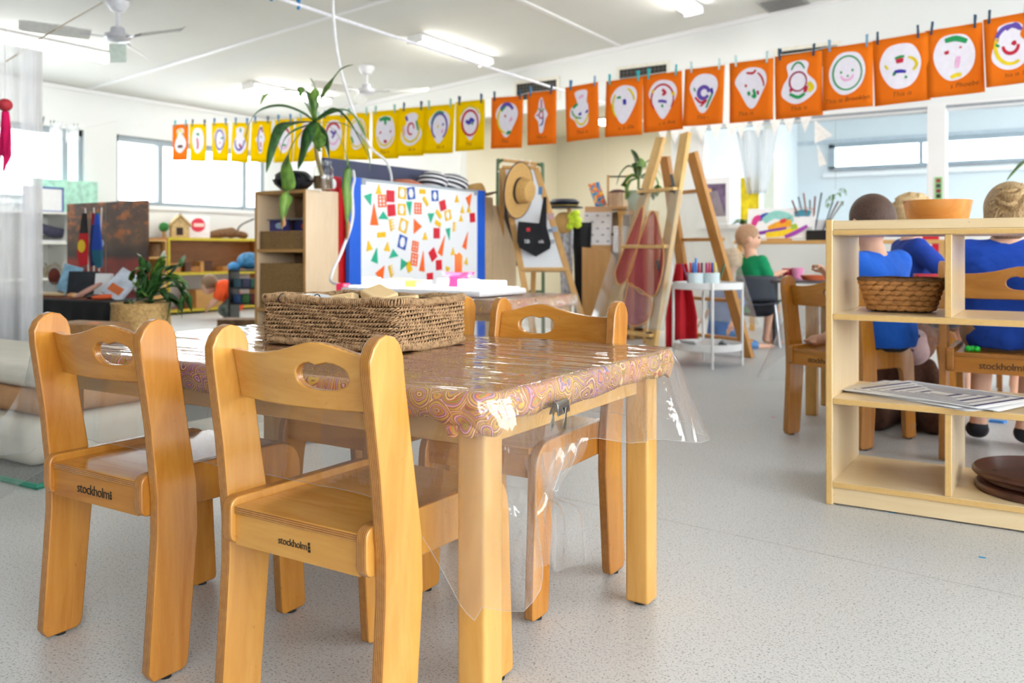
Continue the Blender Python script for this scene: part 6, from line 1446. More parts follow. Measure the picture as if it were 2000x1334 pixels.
# white shelf against the window wall
ws = thing('white_shelf', 'white open shelf under the left window beside the sunset poster', 'shelf', (-8.93, 4.6, 0))
WSM = plain('shelf_white', rgb(238, 238, 232), .5, .02, 6)
for y in (-.95, -.1, .62, 1.02): MB().bb(-.2, .2, y - .012, y + .012, 0, 1.15).build('upright', WSM, ws, bevel=.002)
for z in (.05, .46, .83, 1.14): MB().bb(-.2, .2, -.96, 1.03, z - .012, z + .012).build('shelf_board', WSM, ws, bevel=.002)
MB().bb(-.2, -.19, -.95, 1.02, .05, 1.14).build('back_panel', WSM, ws)
def wsp(px, py, x=-8.85): p = onx(px, py, x); return p
BKC = ['#3a4a8a', '#8a3040', '#b8a040', '#3a7a9a', '#5a3a6a', '#2a5a9a', '#a85a4a']
for k in range(7):
    o = MB().bb(-.09, .09, -.022, .022, 0, .24 + .02 * (k % 3)).build('picture_book', P(BKC[k], .5), bevel=.002); o.location = (-8.87, 4.02 + .052 * k - .0, .8425); tag(o, '%s spine book behind the curtain on the white shelf, %s from the left' % (['blue', 'dark red', 'mustard', 'teal', 'plum', 'royal blue', 'rust'][k], ORD[k]), 'book', 'books on the white shelf')
p = wsp(100, 472); t = thing('toy_boat', 'dark painted wooden boat on white cloth on the shelf', 'boat', (-8.86, 5.10, .8425), R(90))
m = MB(); m.grid(lambda u, v: ((-.22 + .44 * u), (.06 * math.sin(math.pi * (.08 + .84 * u))) * math.cos(v * math.pi), .13 - .11 * math.sin(v * math.pi) * (.4 + .6 * math.sin(math.pi * u)) + .10 * (1 - u) ** 2), 16, 10); m.build('hull', plain('boat_paint', rgb(58, 58, 84), .5, .5, 20), t).modifiers.new('s', 'SOLIDIFY').thickness = .01
MB().bb(-.24, .20, -.07, .07, 0, .018).build('cloth', WPAPER, t, bevel=.006)
p = wsp(88, 392); o = thing('framed_notice', 'white notice in a thin blue frame on top of the white shelf', 'picture', (-8.88, p.y, 1.153), R(90))
wq = .21; hq = .26
MB().bb(-wq, wq, -.006, .006, 0, hq).build('sheet', WPAPER, o)
for b_ in ((-wq, wq, hq - .018, hq), (-wq, wq, 0, .014), (-wq, -wq + .016, 0, hq), (wq - .016, wq, 0, hq)): MB().bb(b_[0], b_[1], -.012, .012, b_[2], b_[3]).build('frame_bar', P('#3556a8', .5), o)
o.rotation_euler = (0, 0, R(90))
p = wsp(135, 380, -9.0); o = MB().bb(-.01, .01, -.36, .36, 0, .36).build('green_print', plain('green_print', rgb(178, 226, 206), .6, .22, 16)); o.location = (-9.06, p.y, 1.153); tag(o, 'pale green animal print leaning on the window sill', 'picture')
for k, (px, py) in enumerate(((90, 525), (125, 530))):
    p = wsp(px, py); t = thing('dried_plant', 'dried twig arrangement on the middle white shelf, %s of two' % ('left' if k == 0 else 'right'), 'plant', (-8.86, p.y, .473))
    for q in range(9): MB().tube(catmull([(0, 0, 0), (.03 * math.cos(q), .03 * math.sin(q), .08), (.09 * math.cos(q * 1.3), .09 * math.sin(q * 1.3), .13 + .01 * (q % 4))], 4), .003, 5).build('twig', P('#a89878', .8), t)
# sunset panorama panel
pn = thing('sunset_panel', 'large freestanding poster panel of a red desert sunset with orange clouds', 'poster', (-5.80, 3.74, 0))
def sunset_mat():
    m, nt, b = newmat('sunset_print'); v, tc = texco(nt); sp = N(nt, 'ShaderNodeSeparateXYZ'); L(nt, v, sp.inputs[0])
    base = ramp(nt, math_(nt, 'DIVIDE', sp.outputs[2], 1.12), [(0, rgb(110, 18, 22)), (.40, rgb(140, 30, 28)), (.60, rgb(176, 54, 34)), (.64, rgb(76, 54, 46)), (.74, rgb(128, 96, 68)), (1, rgb(124, 92, 74))])
    v2, _ = texco(nt, (5, 1, 9)); n = noise(nt, v2, 1.6, 4, .6)
    cl = ramp(nt, n.outputs[0], [(.50, (0, 0, 0, 1)), (.62, (1, 1, 1, 1))])
    up = ramp(nt, math_(nt, 'DIVIDE', sp.outputs[2], 1.12), [(.70, (0, 0, 0, 1)), (.78, (1, 1, 1, 1))]).outputs[0]
    c = mixc(nt, math_(nt, 'MULTIPLY', math_(nt, 'MULTIPLY', cl.outputs[0], up), .9), base.outputs[0], rgb(224, 130, 56))
    n3 = noise(nt, v2, .7, 3); dkk = ramp(nt, n3.outputs[0], [(.4, (.55, .5, .5, 1)), (.6, (1, 1, 1, 1))]); c = mixc(nt, .8, c, dkk.outputs[0], 'MULTIPLY')
    L(nt, c, b.inputs['Base Color']); b.inputs['Roughness'].default_value = .45; return m
MB().bb(-.48, .48, -.008, .008, .06, 1.10).build('print', sunset_mat(), pn)
MB().bb(.002, .010, -.0095, -.008, .06, 1.10).build('join', P('#8a8078', .6), pn)
for x in (-.4, .4): MB().bb(x - .02, x + .02, -.12, .12, 0, .06).build('foot', P('#555555', .6), pn)
# black-draped display table
bt0 = thing('display_table', 'low table under a black cloth holding flags and picture books', 'table', (-5.36, 3.125, 0))
m = MB(); m.grid(lambda u, v: (0, 0, 0), 2, 2); 
MB().bb(-.80, .80, -.115, .115, .43, .455).build('tabletop', pine('x'), bt0)
for x in (-.75, .75):
    for y in (-.09, .09): MB().bb(x - .02, x + .02, y - .02, y + .02, 0, .43).build('leg', pine('z'), bt0)
m, _ = draped(MB(), -6.19, -4.53, 2.97, 3.28, .460, .03, lambda s, x, y, nx, ny: .43, lambda s, f, x, y, nx, ny: .006 + .022 * f * (1 + math.sin(x * 40 + y * 33)), 5, 40)
o = m.build('black_tablecloth', fabric_mat('black_drape', rgb(14, 14, 17)), fix=False); tag(o, 'black cloth draped to the floor over the display table', 'tablecloth'); o.modifiers.new('s', 'SOLIDIFY').thickness = .002
zb = .4615
def at_b(px, dy=3.2): q = ony(px, 580, dy); return Vector((q.x, dy, zb))
o = MB().bb(-.055, .055, -.012, .012, 0, .15).build('white_book', WPAPER, bevel=.002); o.location = at_b(200, 3.17); o.rotation_euler = (R(-8), 0, R(20)); tag(o, 'plain white card standing in the middle of the black table', 'card')
for k, (px, hc, lab, w_, h_, ry) in enumerate(((128, '#7fa8c0', 'blue landscape book leaning on the black table, left of the dark book', .06, .17, 14), (160, '#20242c', 'dark covered picture book standing on the black table under the flags', .10, .16, 0))):
    o = MB().bb(-w_, w_, -.010, .010, 0, h_).build('picture_book', plain('book_%d' % k, rgb(hc), .4, .35, 18), bevel=.002); o.location = at_b(px, 3.12 + .04 * k); o.location.z += .002; o.rotation_euler = (R(-10), R(ry), R(25)); tag(o, lab, 'book')
    if ry: o.location.z += .03
o = MB().bb(-.075, .075, -.012, .012, 0, .19).build('open_book', plain('book_open', rgb(206, 214, 228), .4, .25, 14), bevel=.003); o.location = at_b(215, 3.12); o.location.z += .012; o.rotation_euler = (R(-35), R(24), R(10)); tag(o, 'pale illustrated book tilted at the right end of the black table', 'book')
MB().bb(-.05, .05, -.0135, -.012, .03, .08).build('orange_animal', P('#d8703a', .6), o)
fs_ = thing('flag_stand', 'small wooden stand with three little flags in front of the sunset panel', 'flags', at_b(180, 3.225))
MB().lathe([(0, 0), (.05, 0), (.045, .02), (0, .022)], 18).build('base', P('#d88a3a', .5), fs_)
def fl_mat(nm, stops):
    m, nt, b = newmat(nm); v, tc = texco(nt); sp = N(nt, 'ShaderNodeSeparateXYZ'); L(nt, v, sp.inputs[0]); L(nt, ramp(nt, math_(nt, 'SUBTRACT', sp.outputs[2], .20), stops, 'CONSTANT').outputs[0], b.inputs['Base Color']); b.inputs['Roughness'].default_value = .8; return m
for k, (dx, rz) in enumerate(((-.085, -.06), (.0, 0), (.075, .05))):
    MB().cyl((dx * .3, .01 * k, .02), (dx * .75, .01 * k, .50), .004, n=6).build('pole', P('#d8d0c4', .5), fs_)
m = MB(); m.prism([(-.075, .47), (-.045, .47), (-.03, .30), (-.035, .18), (-.10, .17), (-.125, .25), (-.10, .36)], 'y', -.012, -.002); f0 = m.build('flag_cloth', fl_mat('flag_a', [(0, rgb(200, 24, 36)), (.075, rgb(200, 24, 36)), (.155, rgb(20, 18, 20))]), fs_)
MB().lathe([(.036, 0), (.036, .002)], 20).xf(Matrix.Translation((-.078, -.0125, .285)) @ Matrix.Rotation(R(90), 4, 'X')).build('yellow_disc', P('#f2c81a', .6), f0)
m = MB(); m.prism([(-.01, .47), (.012, .47), (.03, .30), (.035, .18), (-.02, .17), (-.03, .28)], 'y', .004, .012); m.build('flag_cloth', fl_mat('flag_b', [(0, rgb(24, 40, 96)), (.1, rgb(24, 40, 100)), (.2, rgb(150, 30, 50))]), fs_)
m = MB(); m.prism([(.045, .47), (.065, .47), (.095, .30), (.10, .17), (.06, .16), (.02, .20), (.01, .28)], 'y', -.010, 0.0); f2_ = m.build('flag_cloth', fl_mat('flag_c', [(0, rgb(24, 96, 120)), (.06, rgb(28, 70, 170)), (.20, rgb(30, 80, 190)), (.26, rgb(24, 110, 90))]), fs_)
MB().lathe([(.010, -.0115), (.022, -.0115), (.022, -.0105), (.010, -.0105)], 16).xf(Matrix.Translation((.068, 0, .30)) @ Matrix.Rotation(R(90), 4, 'X') @ Matrix.Translation((0, 0, 0))).build('white_emblem', P('#e8ecf0', .6), f2_)
fs_.scale = (1.15, 1.15, 1.12)
for k, (px, dy, r_, hc, lab) in enumerate(((106, 3.15, .036, '#6b2f24', 'tall brown seed pod in a glass on the black table, left of the pair'), (130, 3.21, .03, '#7a3a2c', 'small brown seed pod behind the blue book on the black table'))):
    t = thing('seed_pod', lab, 'pod', at_b(px, dy)); MB().lathe([(0, .001), (.05, .001), (.052, .09), (.049, .09), (.047, .004), (0, .004)], 20).build('glass', ACR, t); MB().ball((0, 0, .125), (r_, r_, .055), 16, 10).build('pod', P(hc, .9, var=.3, scale=90), t)
m = None
for k, (px, hc, dxy, lab) in enumerate(((100, '#c8a878', (.14, .03), 'tan wooden clapstick lying at the left of the black table'), (142, '#d8965a', (.035, .03), 'small orange stone on the black table, leftmost'), (152, '#e2c08a', (.035, .03), 'small cream stone on the black table'), (172, '#c09080', (.09, .018), 'pinkish carved stick leaning on the dark book'), (185, '#3a2c28', (.05, .03), 'dark carved animal on the black table near the white card'), (205, '#d85a2a', (.10, .02), 'orange painted stick along the front of the black table'))):
    o = MB().ball((0, 0, 0), (dxy[0], dxy[1], .016), 16, 8).build('table_treasure', P(hc, .6)); q = at_b(px, 3.06 + .02 * (k % 2)); o.location = q + Vector((0, 0, .016)); o.rotation_euler = (0, 0 if k != 3 else R(-30), R(20 * k)); tag(o, lab, 'ornament')
    if k == 3: o.location.z += .035
for k, (px, ly) in enumerate(((165, 2.955),)):
    o = MB().bb(-.60, .55, -.09, .0, .0, .004).build('woven_mat', plain('ochre_weave', rgb(150, 76, 54), .8, .5, 50)); o.location = (-5.35, 3.10, .4612); tag(o, 'rust woven runner along the front of the black table', 'mat')
# wooden box in front, potted fern-like plant in jute basket
bx_ = thing('cardboard_box', 'brown patterned cardboard box with orange labels in front of the black table', 'box', (-4.02, 2.50, 0), R(12))
MB().bb(-.17, .17, -.10, .10, 0, .40).build('box_body', plain('kraft_print', rgb(168, 124, 78), .7, .25, 22), bx_, bevel=.006)
for x, z in ((-.12, .36), (.03, .402)): MB().bb(x, x + .06, -.1015 if z < .4 else -.05, -.100 if z < .4 else .0, z - .03 if z < .4 else .4, z).build('orange_label', P('#e8802a', .6), bx_)
jpx = W(275, 600, 4.55); JP = thing('potted_plant', 'dark green strappy plant in a jute pot right of the black table', 'plant', (jpx.x, jpx.y, 0))
MB().lathe([(0, 0), (.12, 0), (.148, .10), (.152, .30), (.142, .46), (.147, .48), (.13, .48), (.125, .43), (0, .43)], 32).build('jute_pot', rope_mat('jute', rgb(206, 168, 108), rgb(160, 120, 66), 60), JP)
rnd = random.Random(23)
JL = [[(285, 580), (300, 540), (318, 505), (322, 498)], [(280, 580), (290, 530), (285, 510), (268, 500)], [(290, 575), (330, 540), (350, 515), (362, 497)], [(290, 580), (335, 560), (365, 575), (375, 610)], [(290, 580), (330, 550), (358, 560), (355, 622)], [(280, 585), (270, 560), (280, 530), (300, 520)], [(275, 585), (280, 555), (275, 530), (283, 515)], [(285, 582), (310, 570), (330, 590), (322, 625)], [(275, 585), (262, 590), (258, 610), (262, 630)], [(280, 588), (300, 595), (312, 610), (318, 635)], [(285, 580), (315, 545), (345, 540), (372, 562)], [(282, 582), (296, 560), (312, 530), (335, 520)], [(290, 580), (320, 575), (345, 590), (352, 600)], [(280, 580), (272, 570), (268, 560), (262, 552)], [(285, 580), (305, 555), (340, 548), (365, 590)]]
for k, pts in enumerate(JL + [[(q[0] + rnd.uniform(-14, 10), q[1] + rnd.uniform(-12, 14)) for q in pp] for pp in JL]): leaf([W(px, py, 4.55 + rnd.uniform(-.12, .1)) - Vector((jpx.x, jpx.y, 0)) for px, py in pts], .017 if k % 3 else .024, LEAFD if k % 5 else LEAF, JP, .25, .5 * (-1) ** k)
# rug and floor cushions seen below the near table
rg = MB().prism(rounded([(-5.3, 1.42), (-2.72, 1.52), (-2.85, 3.1), (-5.3, 3.0)], .08, 4), 'z', .0, .008).build('floor_rug', plain('grey_weave', rgb(128, 130, 128), .95, .45, 120)); tag(rg, 'grey woven floor rug with green edge behind the near chairs', 'rug')
gm = MB().tube([(-5.3, 1.42, .008), (-2.72, 1.52, .008), (-2.85, 3.1, .008), (-5.3, 3.0, .008)], .010, 6, closed=True).build('green_edge', P('#3f9a80', .8), rg)
CUSH = fabric_mat('cream_canvas', rgb(226, 220, 206), .05, .35, 5); TAN = fabric_mat('tan_canvas', rgb(196, 148, 104), .08, .3, 6)
def cushion(lab, x0, x1, y0, y1, z0, z1, mat):
    o = MB().bb(x0, x1, y0, y1, z0, z1).build('floor_cushion', mat, bevel=min(.05, (z1 - z0) * .45), seg=5); tag(o, lab, 'cushion', 'stacked floor cushions'); return o
cushion('cream floor cushion at the bottom of the stack on the rug', -4.4, -2.95, 1.62, 2.25, .0085, .16, CUSH)
cushion('tan floor cushion on top of the cream one by the rug', -4.4, -3.02, 1.70, 2.25, .1605, .25, TAN)
cushion('second cream floor cushion at the top of the stack on the rug', -4.4, -3.05, 1.72, 2.25, .2505, .33, CUSH)
cushion('single cream floor cushion seen through the clear cover under the near table', -2.9 + .02, -2.45 + .0, 2.15, 2.7, .0085, .09, CUSH)

# yellow-edged shelf along the window wall
ys = thing('yellow_edged_shelf', 'long wooden shelf with yellow edges and wooden blocks under the window', 'shelf', (-8.94, 7.15, 0))
YE = plain('yellow_edge', rgb(206, 184, 52), .5, .06, 10); ORW = wood('orange_pine', rgb(214, 148, 76), rgb(188, 116, 50), 'y', rough=.45)
zt2, zm2 = .905, .475
MB().bb(-.20, .19, -.73, .80, zt2 - .03, zt2).build('top_board', ORW, ys); MB().bb(-.20, .19, -.73, .80, zm2 - .01, zm2 + .02).build('shelf_board', ORW, ys)
MB().bb(-.20, -.19, -.73, .80, zm2, zt2).build('back_panel', wood('orange_back', rgb(176, 118, 66), rgb(150, 94, 46), 'y', rough=.5), ys)
for y in (-.745, .80): MB().bb(-.20, .19, y, y + .02, 0, zt2).build('side_panel', ORW, ys)
MB().bb(.19, .205, -.745, .82, zt2 - .032, zt2 + .002).build('yellow_edging', YE, ys); MB().bb(.19, .205, -.745, .82, zm2 - .012, zm2 + .022).build('yellow_edging', YE, ys)
MB().bb(.19, .205, -.745, -.72, 0.0, zt2 - .03).build('yellow_edging', YE, ys); MB().bb(-.20, .19, -.73, .80, .03, .06).build('base_board', ORW, ys); MB().bb(.19, .205, -.72, .82, .03, .062).build('yellow_edging', YE, ys)
rnd = random.Random(12)
for k in range(9):
    px = 345 + k * 16.5; q = onx(px, 520, -8.90); d = (rnd.uniform(.05, .10), rnd.uniform(.06, .16), rnd.uniform(.05, .14))
    o = MB().box((0, 0, d[2] / 2), d).build('wooden_block', wood('block_%d' % (k % 3), [rgb(222, 176, 100), rgb(112, 70, 44), rgb(198, 142, 72)][k % 3], [rgb(200, 150, 80), rgb(70, 42, 28), rgb(170, 116, 56)][k % 3], 'y', rough=.5), bevel=.004); o.location = (-8.90 + rnd.uniform(-.06, .06), q.y, zm2 + .0205); o.rotation_euler = (0, 0, rnd.uniform(-.4, .4))
    tag(o, '%s wooden block on the yellow-edged shelf, %s from the left' % (['pale', 'dark', 'honey'][k % 3], ORD[k]), 'block', 'blocks on the yellow-edged shelf')
o = MB().bb(-.12, .12, -.22, .22, 0, .22).build('wooden_crate', wood('crate', rgb(206, 160, 90), rgb(182, 130, 64), 'y', rough=.5), bevel=.006); o.location = (-8.9, onx(400, 590, -8.9).y, .0605); tag(o, 'plain wooden crate on the bottom of the yellow-edged shelf', 'crate')
lc = thing('low_cabinet', 'low wooden cabinet with an open shelf between the sunset panel and yellow shelf', 'cabinet', (-8.94, 6.17, 0))
for y in (-.22, .20): MB().bb(-.2, .2, y, y + .02, 0, .88).build('side_panel', pine('z'), lc)
for z in (.86, .66, .40, .02): MB().bb(-.2, .2, -.20, .20, z, z + .02).build('shelf_board', pine('y'), lc)
MB().bb(-.2, -.19, -.2, .2, .02, .86).build('back_panel', P('#c9b48c', .6), lc); MB().bb(.19, .20, -.2, .2, .04, .40).build('door', pine('z'), lc)
o = MB().cyl((0, 0, 0), (0, 0, .14), .07, n=16).build('log_stump', P('#7a5a3c', .8, var=.3)); o.location = (-8.85, onx(302, 470, -8.85).y, .6805); tag(o, 'dark log stump in the low cabinet beside the sunset panel', 'log')
tp = onx(320, 462, -8.9); t = thing('toy_tree', 'little round green toy tree on the shelf left of the birdhouse', 'toy', (-8.9, tp.y, .8805)); MB().cyl((0, 0, 0), (0, 0, .10), .022, .02, 10).build('trunk', P('#b8905a', .7), t); MB().ball((0, 0, .15), .058, 16, 10).build('crown', P('#2f7a38', .8, var=.3, scale=80), t)
hh = onx(350, 462, -8.9); t = thing('birdhouse', 'straw-roofed toy birdhouse with dark window on the yellow-edged shelf', 'toy house', (-8.9, hh.y, zt2 + .001), R(90 - 30))
SW = rope_mat('straw_light', rgb(226, 196, 140), rgb(180, 146, 96), 70)
MB().prism([(-.10, 0), (.10, 0), (.10, .15), (0, .25), (-.10, .15)], 'y', -.11, .11).build('walls', SW, t, bevel=.004)
for s in (-1, 1): MB().box((s * .062, 0, .208), (.185, .27, .016), (0, R(s * 45), 0)).build('roof_panel', SW, t)
MB().bb(-.045, .03, -.113, -.109, .03, .12).build('window', P('#3a2a28', .7), t); MB().ball((0, -.1, .27), .018, 10, 8).build('finial', P('#2a4a44', .6), t)
MB().bb(-.16, -.10, -.10, .12, .17, .19).xf(Matrix.Rotation(R(0), 4, 'Y')).build('white_eave', WPAPER, t)
sg = onx(388, 462, -8.95); t = thing('red_disc_sign', 'white acrylic sign with a red disc on the yellow-edged shelf', 'sign', (-8.93, sg.y, zt2 + .001), R(90 - 25))
MB().bb(-.12, .12, -.004, .004, 0, .27).build('panel', P('#eef0f6', .25), t); MB().lathe([(.085, 0), (.085, .003)], 24).xf(Matrix.Translation((-.02, -.0045, .16)) @ Matrix.Rotation(R(90), 4, 'X')).build('red_disc', P('#d8304a', .5), t); MB().bb(-.07, .05, -.010, -.0078, .14, .18).build('white_bar', P('#f6dcd8', .5), t)
lg = onx(445, 462, -8.92); t = thing('driftwood', 'mossy driftwood log with a curved branch on the yellow-edged shelf', 'log', (-8.92, lg.y, zt2 + .001))
BARK = plain('bark', rgb(116, 86, 58), .9, .4, 50, bmp=.6)
MB().tube(catmull([(0, -.30, .03), (0, -.18, .055), (.02, 0, .075), (0, .15, .06), (0, .30, .04)], 5), [.028, .035, .045, .05, .055, .055, .06, .06, .06, .06, .065, .07, .068, .06, .05, .045, .045, .045, .045, .04, .03], 10).build('log', BARK, t)
MB().tube(catmull([(0, .15, .09), (0, .18, .15), (0, .26, .20), (0, .42, .26)], 5), .012, 7).build('branch', P('#5a544e', .8), t); MB().ball((.03, -.05, .05), (.03, .05, .025), 10, 8).build('moss', P('#5f7a34', .9), t)
# toy rack, boxes, toys on the far floor
tr0 = W(487, 620, 9.0); t = thing('toy_rack', 'black open toy rack with coloured tubs beside the boy in orange', 'shelf', (tr0.x, tr0.y, 0), R(30))
for x in (-.16, .16): MB().bb(x - .01, x + .01, -.14, .14, 0, .56).build('side_panel', BLACK, t)
for z in (.03, .20, .36, .54): MB().bb(-.16, .16, -.14, .14, z, z + .014).build('shelf_board', BLACK, t)
for k in range(6):
    o = MB().bb(-.04, .04, -.10, .06, 0, .09).build('toy_tub', P(['#2a4a7a', '#3a6a3a', '#7a2a3a', '#3a5a6a', '#4a4a6a', '#2f6a5a'][k], .5), t); o.location = (-.09 + .09 * (k % 3), 0, .216 if k < 3 else .376)
t2_ = thing('toy_bag', 'blue and green soft toy bag piled on the black toy rack', 'bag', (tr0.x, tr0.y, .556), R(30)); MB().ball((0, 0, .09), (.13, .10, .09), 16, 10).build('bag', plain('bag_print', rgb(70, 140, 190), .6, .5, 24), t2_); MB().ball((-.14, -.05, .03), (.07, .05, .05), 14, 9).build('hanging_cloth', P('#4a9ad8', .6), t2_)
for k, (px, py, hc, lab) in enumerate(((412, 602, '#d82828', 'red toy cone on the far floor beside the boy in orange'), (382, 605, '#b02838', 'dark red toy on the far floor behind the strappy plant'))):
    p = onz(px, py, 0); o = MB().lathe([(.09, 0), (.09, .015), (.055, .02), (.015, .17), (0, .175)], 16).build('toy_cone', P(hc, .5)); o.location = p; tag(o, lab, 'toy')
p = onz(478, 632, 0); o = MB().bb(-.2, .2, -.13, .13, 0, .16).build('printed_box', plain('green_print_box', rgb(126, 96, 66), .7, .45, 18), bevel=.005); o.location = W(478, 640, 7.6); o.location.z = 0; o.rotation_euler = (0, 0, YAW); tag(o, 'low brown printed box on the far floor below the toy rack', 'box')
fm = MB().bb(-.6, .7, -.5, .5, 0, .006).build('play_mat', P('#b3a596', .9)); q = onz(400, 604, 0); fm.location = (q.x, q.y, .0005); tag(fm, 'beige play mat on the far floor under the boy in orange', 'mat')

# ------------------------------------------------------------------ children
def sdf_mesh(prims, res, cuts=()):
    lo = np.array([1e9] * 3); hi = -lo
    for p in prims:
        for c, r_ in p['pts']: lo = np.minimum(lo, np.array(c) - r_); hi = np.maximum(hi, np.array(c) + r_)
    lo -= res * 3; hi += res * 3
    n = np.ceil((hi - lo) / res).astype(int) + 1
    ax = [lo[i] + res * np.arange(n[i]) for i in range(3)]
    F = np.full(n, .5)
    for p in prims:
        pl = np.min([np.array(c) - r_ for c, r_ in p['pts']], 0) - p['k'] * 2 - res * 3; ph = np.max([np.array(c) + r_ for c, r_ in p['pts']], 0) + p['k'] * 2 + res * 3
        i0 = np.maximum(((pl - lo) / res).astype(int), 0); i1 = np.minimum(((ph - lo) / res).astype(int) + 2, n)
        X, Y, Z = np.meshgrid(ax[0][i0[0]:i1[0]], ax[1][i0[1]:i1[1]], ax[2][i0[2]:i1[2]], indexing='ij')
        if p['t'] == 'cap':
            (a, ra), (b_, rb) = p['pts']; a = np.array(a); b_ = np.array(b_); ba = b_ - a
            h = np.clip(((X - a[0]) * ba[0] + (Y - a[1]) * ba[1] + (Z - a[2]) * ba[2]) / max(1e-9, ba @ ba), 0, 1)
            d = np.sqrt((X - a[0] - ba[0] * h) ** 2 + (Y - a[1] - ba[1] * h) ** 2 + (Z - a[2] - ba[2] * h) ** 2) - (ra + (rb - ra) * h)
        else:
            c = np.array(p['c']); r_ = p['r']; M3 = p['rot']
            P0, P1, P2 = X - c[0], Y - c[1], Z - c[2]
            q = [M3[0][j] * P0 + M3[1][j] * P1 + M3[2][j] * P2 for j in range(3)]
            k0 = np.sqrt(sum((q[j] / r_[j]) ** 2 for j in range(3))); k1 = np.sqrt(sum((q[j] / r_[j] ** 2) ** 2 for j in range(3))) + 1e-9
            d = k0 * (k0 - 1) / k1
        S = F[i0[0]:i1[0], i0[1]:i1[1], i0[2]:i1[2]]; k = p['k']
        if p.get('sub'): S[...] = np.maximum(S, -d)
        elif k > 0:
            h = np.clip(.5 + .5 * (S - d) / k, 0, 1); S[...] = S * (1 - h) + d * h - k * h * (1 - h)
        else: S[...] = np.minimum(S, d)
    if cuts:
        X, Y, Z = np.meshgrid(*ax, indexing='ij')
        for (nx, ny, nz, d0) in cuts: F = np.maximum(F, nx * X + ny * Y + nz * Z - d0)
    ins = F < 0; nx, ny, nz = F.shape
    acc = np.zeros((nx - 1, ny - 1, nz - 1, 3)); cnt_ = np.zeros((nx - 1, ny - 1, nz - 1))
    cor = [(0, 0, 0), (1, 0, 0), (0, 1, 0), (1, 1, 0), (0, 0, 1), (1, 0, 1), (0, 1, 1), (1, 1, 1)]
    def sl(c): return F[c[0]:nx - 1 + c[0], c[1]:ny - 1 + c[1], c[2]:nz - 1 + c[2]]
    for a, b_ in ((0, 1), (2, 3), (4, 5), (6, 7), (0, 2), (1, 3), (4, 6), (5, 7), (0, 4), (1, 5), (2, 6), (3, 7)):
        fa, fb = sl(cor[a]), sl(cor[b_]); mk = (fa < 0) != (fb < 0); t = np.where(mk, fa / np.where(mk, fa - fb, 1), 0)
        for j in range(3): acc[..., j] += np.where(mk, cor[a][j] + t * (cor[b_][j] - cor[a][j]), 0)
        cnt_ += mk
    act = cnt_ > 0; idx = -np.ones(act.shape, int); idx[act] = np.arange(act.sum())
    cell = np.argwhere(act); V = lo + res * (cell + acc[act] / cnt_[act][:, None])
    faces = []
    for axn in range(3):
        u, v = (axn + 1) % 3, (axn + 2) % 3
        s0 = [slice(None)] * 3; s1 = [slice(None)] * 3; s0[axn] = slice(0, -1); s1[axn] = slice(1, None)
        ch_ = ins[tuple(s0)] != ins[tuple(s1)]; e = np.argwhere(ch_)
        e = e[(e[:, u] > 0) & (e[:, v] > 0) & (e[:, u] < F.shape[u] - 1) & (e[:, v] < F.shape[v] - 1)]
        flip = ins[tuple(e.T)]
        def g(du, dv): q = e.copy(); q[:, u] -= du; q[:, v] -= dv; return idx[tuple(q.T)]
        quad = np.stack([g(0, 0), g(1, 0), g(1, 1), g(0, 1)], 1); quad[~flip] = quad[~flip][:, ::-1]; faces.append(quad)
    return V, np.concatenate(faces)
def cap(a, b_, ra, rb, k=.02): return {'t': 'cap', 'pts': [(tuple(a), ra), (tuple(b_), rb)], 'k': k}
def ell(c, r_, k=.02, rot=None, sub=False):
    M3 = rot if rot is not None else Matrix.Identity(3)
    return {'t': 'ell', 'c': tuple(c), 'r': r_, 'rot': [[M3[i][j] for j in range(3)] for i in range(3)], 'pts': [(tuple(c), max(r_))], 'k': k, 'sub': sub}
def sdf_obj(name, prims, res, mat, parent, cuts=(), wob=0):
    V, Fq = sdf_mesh(prims, res, cuts); b0 = np.array(parent.location) if parent is not None else 0
    me = bpy.data.meshes.new(name); me.from_pydata((V - b0).tolist(), [], Fq.tolist()); me.update()
    me.polygons.foreach_set('use_smooth', [True] * len(me.polygons)); me.materials.append(mat)
    o = bpy.data.objects.new(name, me); COL.objects.link(o); o.parent = parent
    sm = o.modifiers.new('smooth', 'SMOOTH'); sm.factor = .5; sm.iterations = 2
    return o
SKIN = plain('skin', rgb(228, 178, 150), .55, .04, 20); SKIN2 = plain('skin_pale', rgb(236, 190, 164), .55, .04, 20)
LIP = P('#c07066', .5); EYE = P('#4a3a34', .3)
def facing_rot(f):
    f = Vector((f[0], f[1], f[2] if len(f) > 2 else 0)).normalized(); l = Vector((0, 0, 1)).cross(f).normalized(); u = f.cross(l)
    return Matrix((l, f, u)).transposed()     # columns: left, forward, up
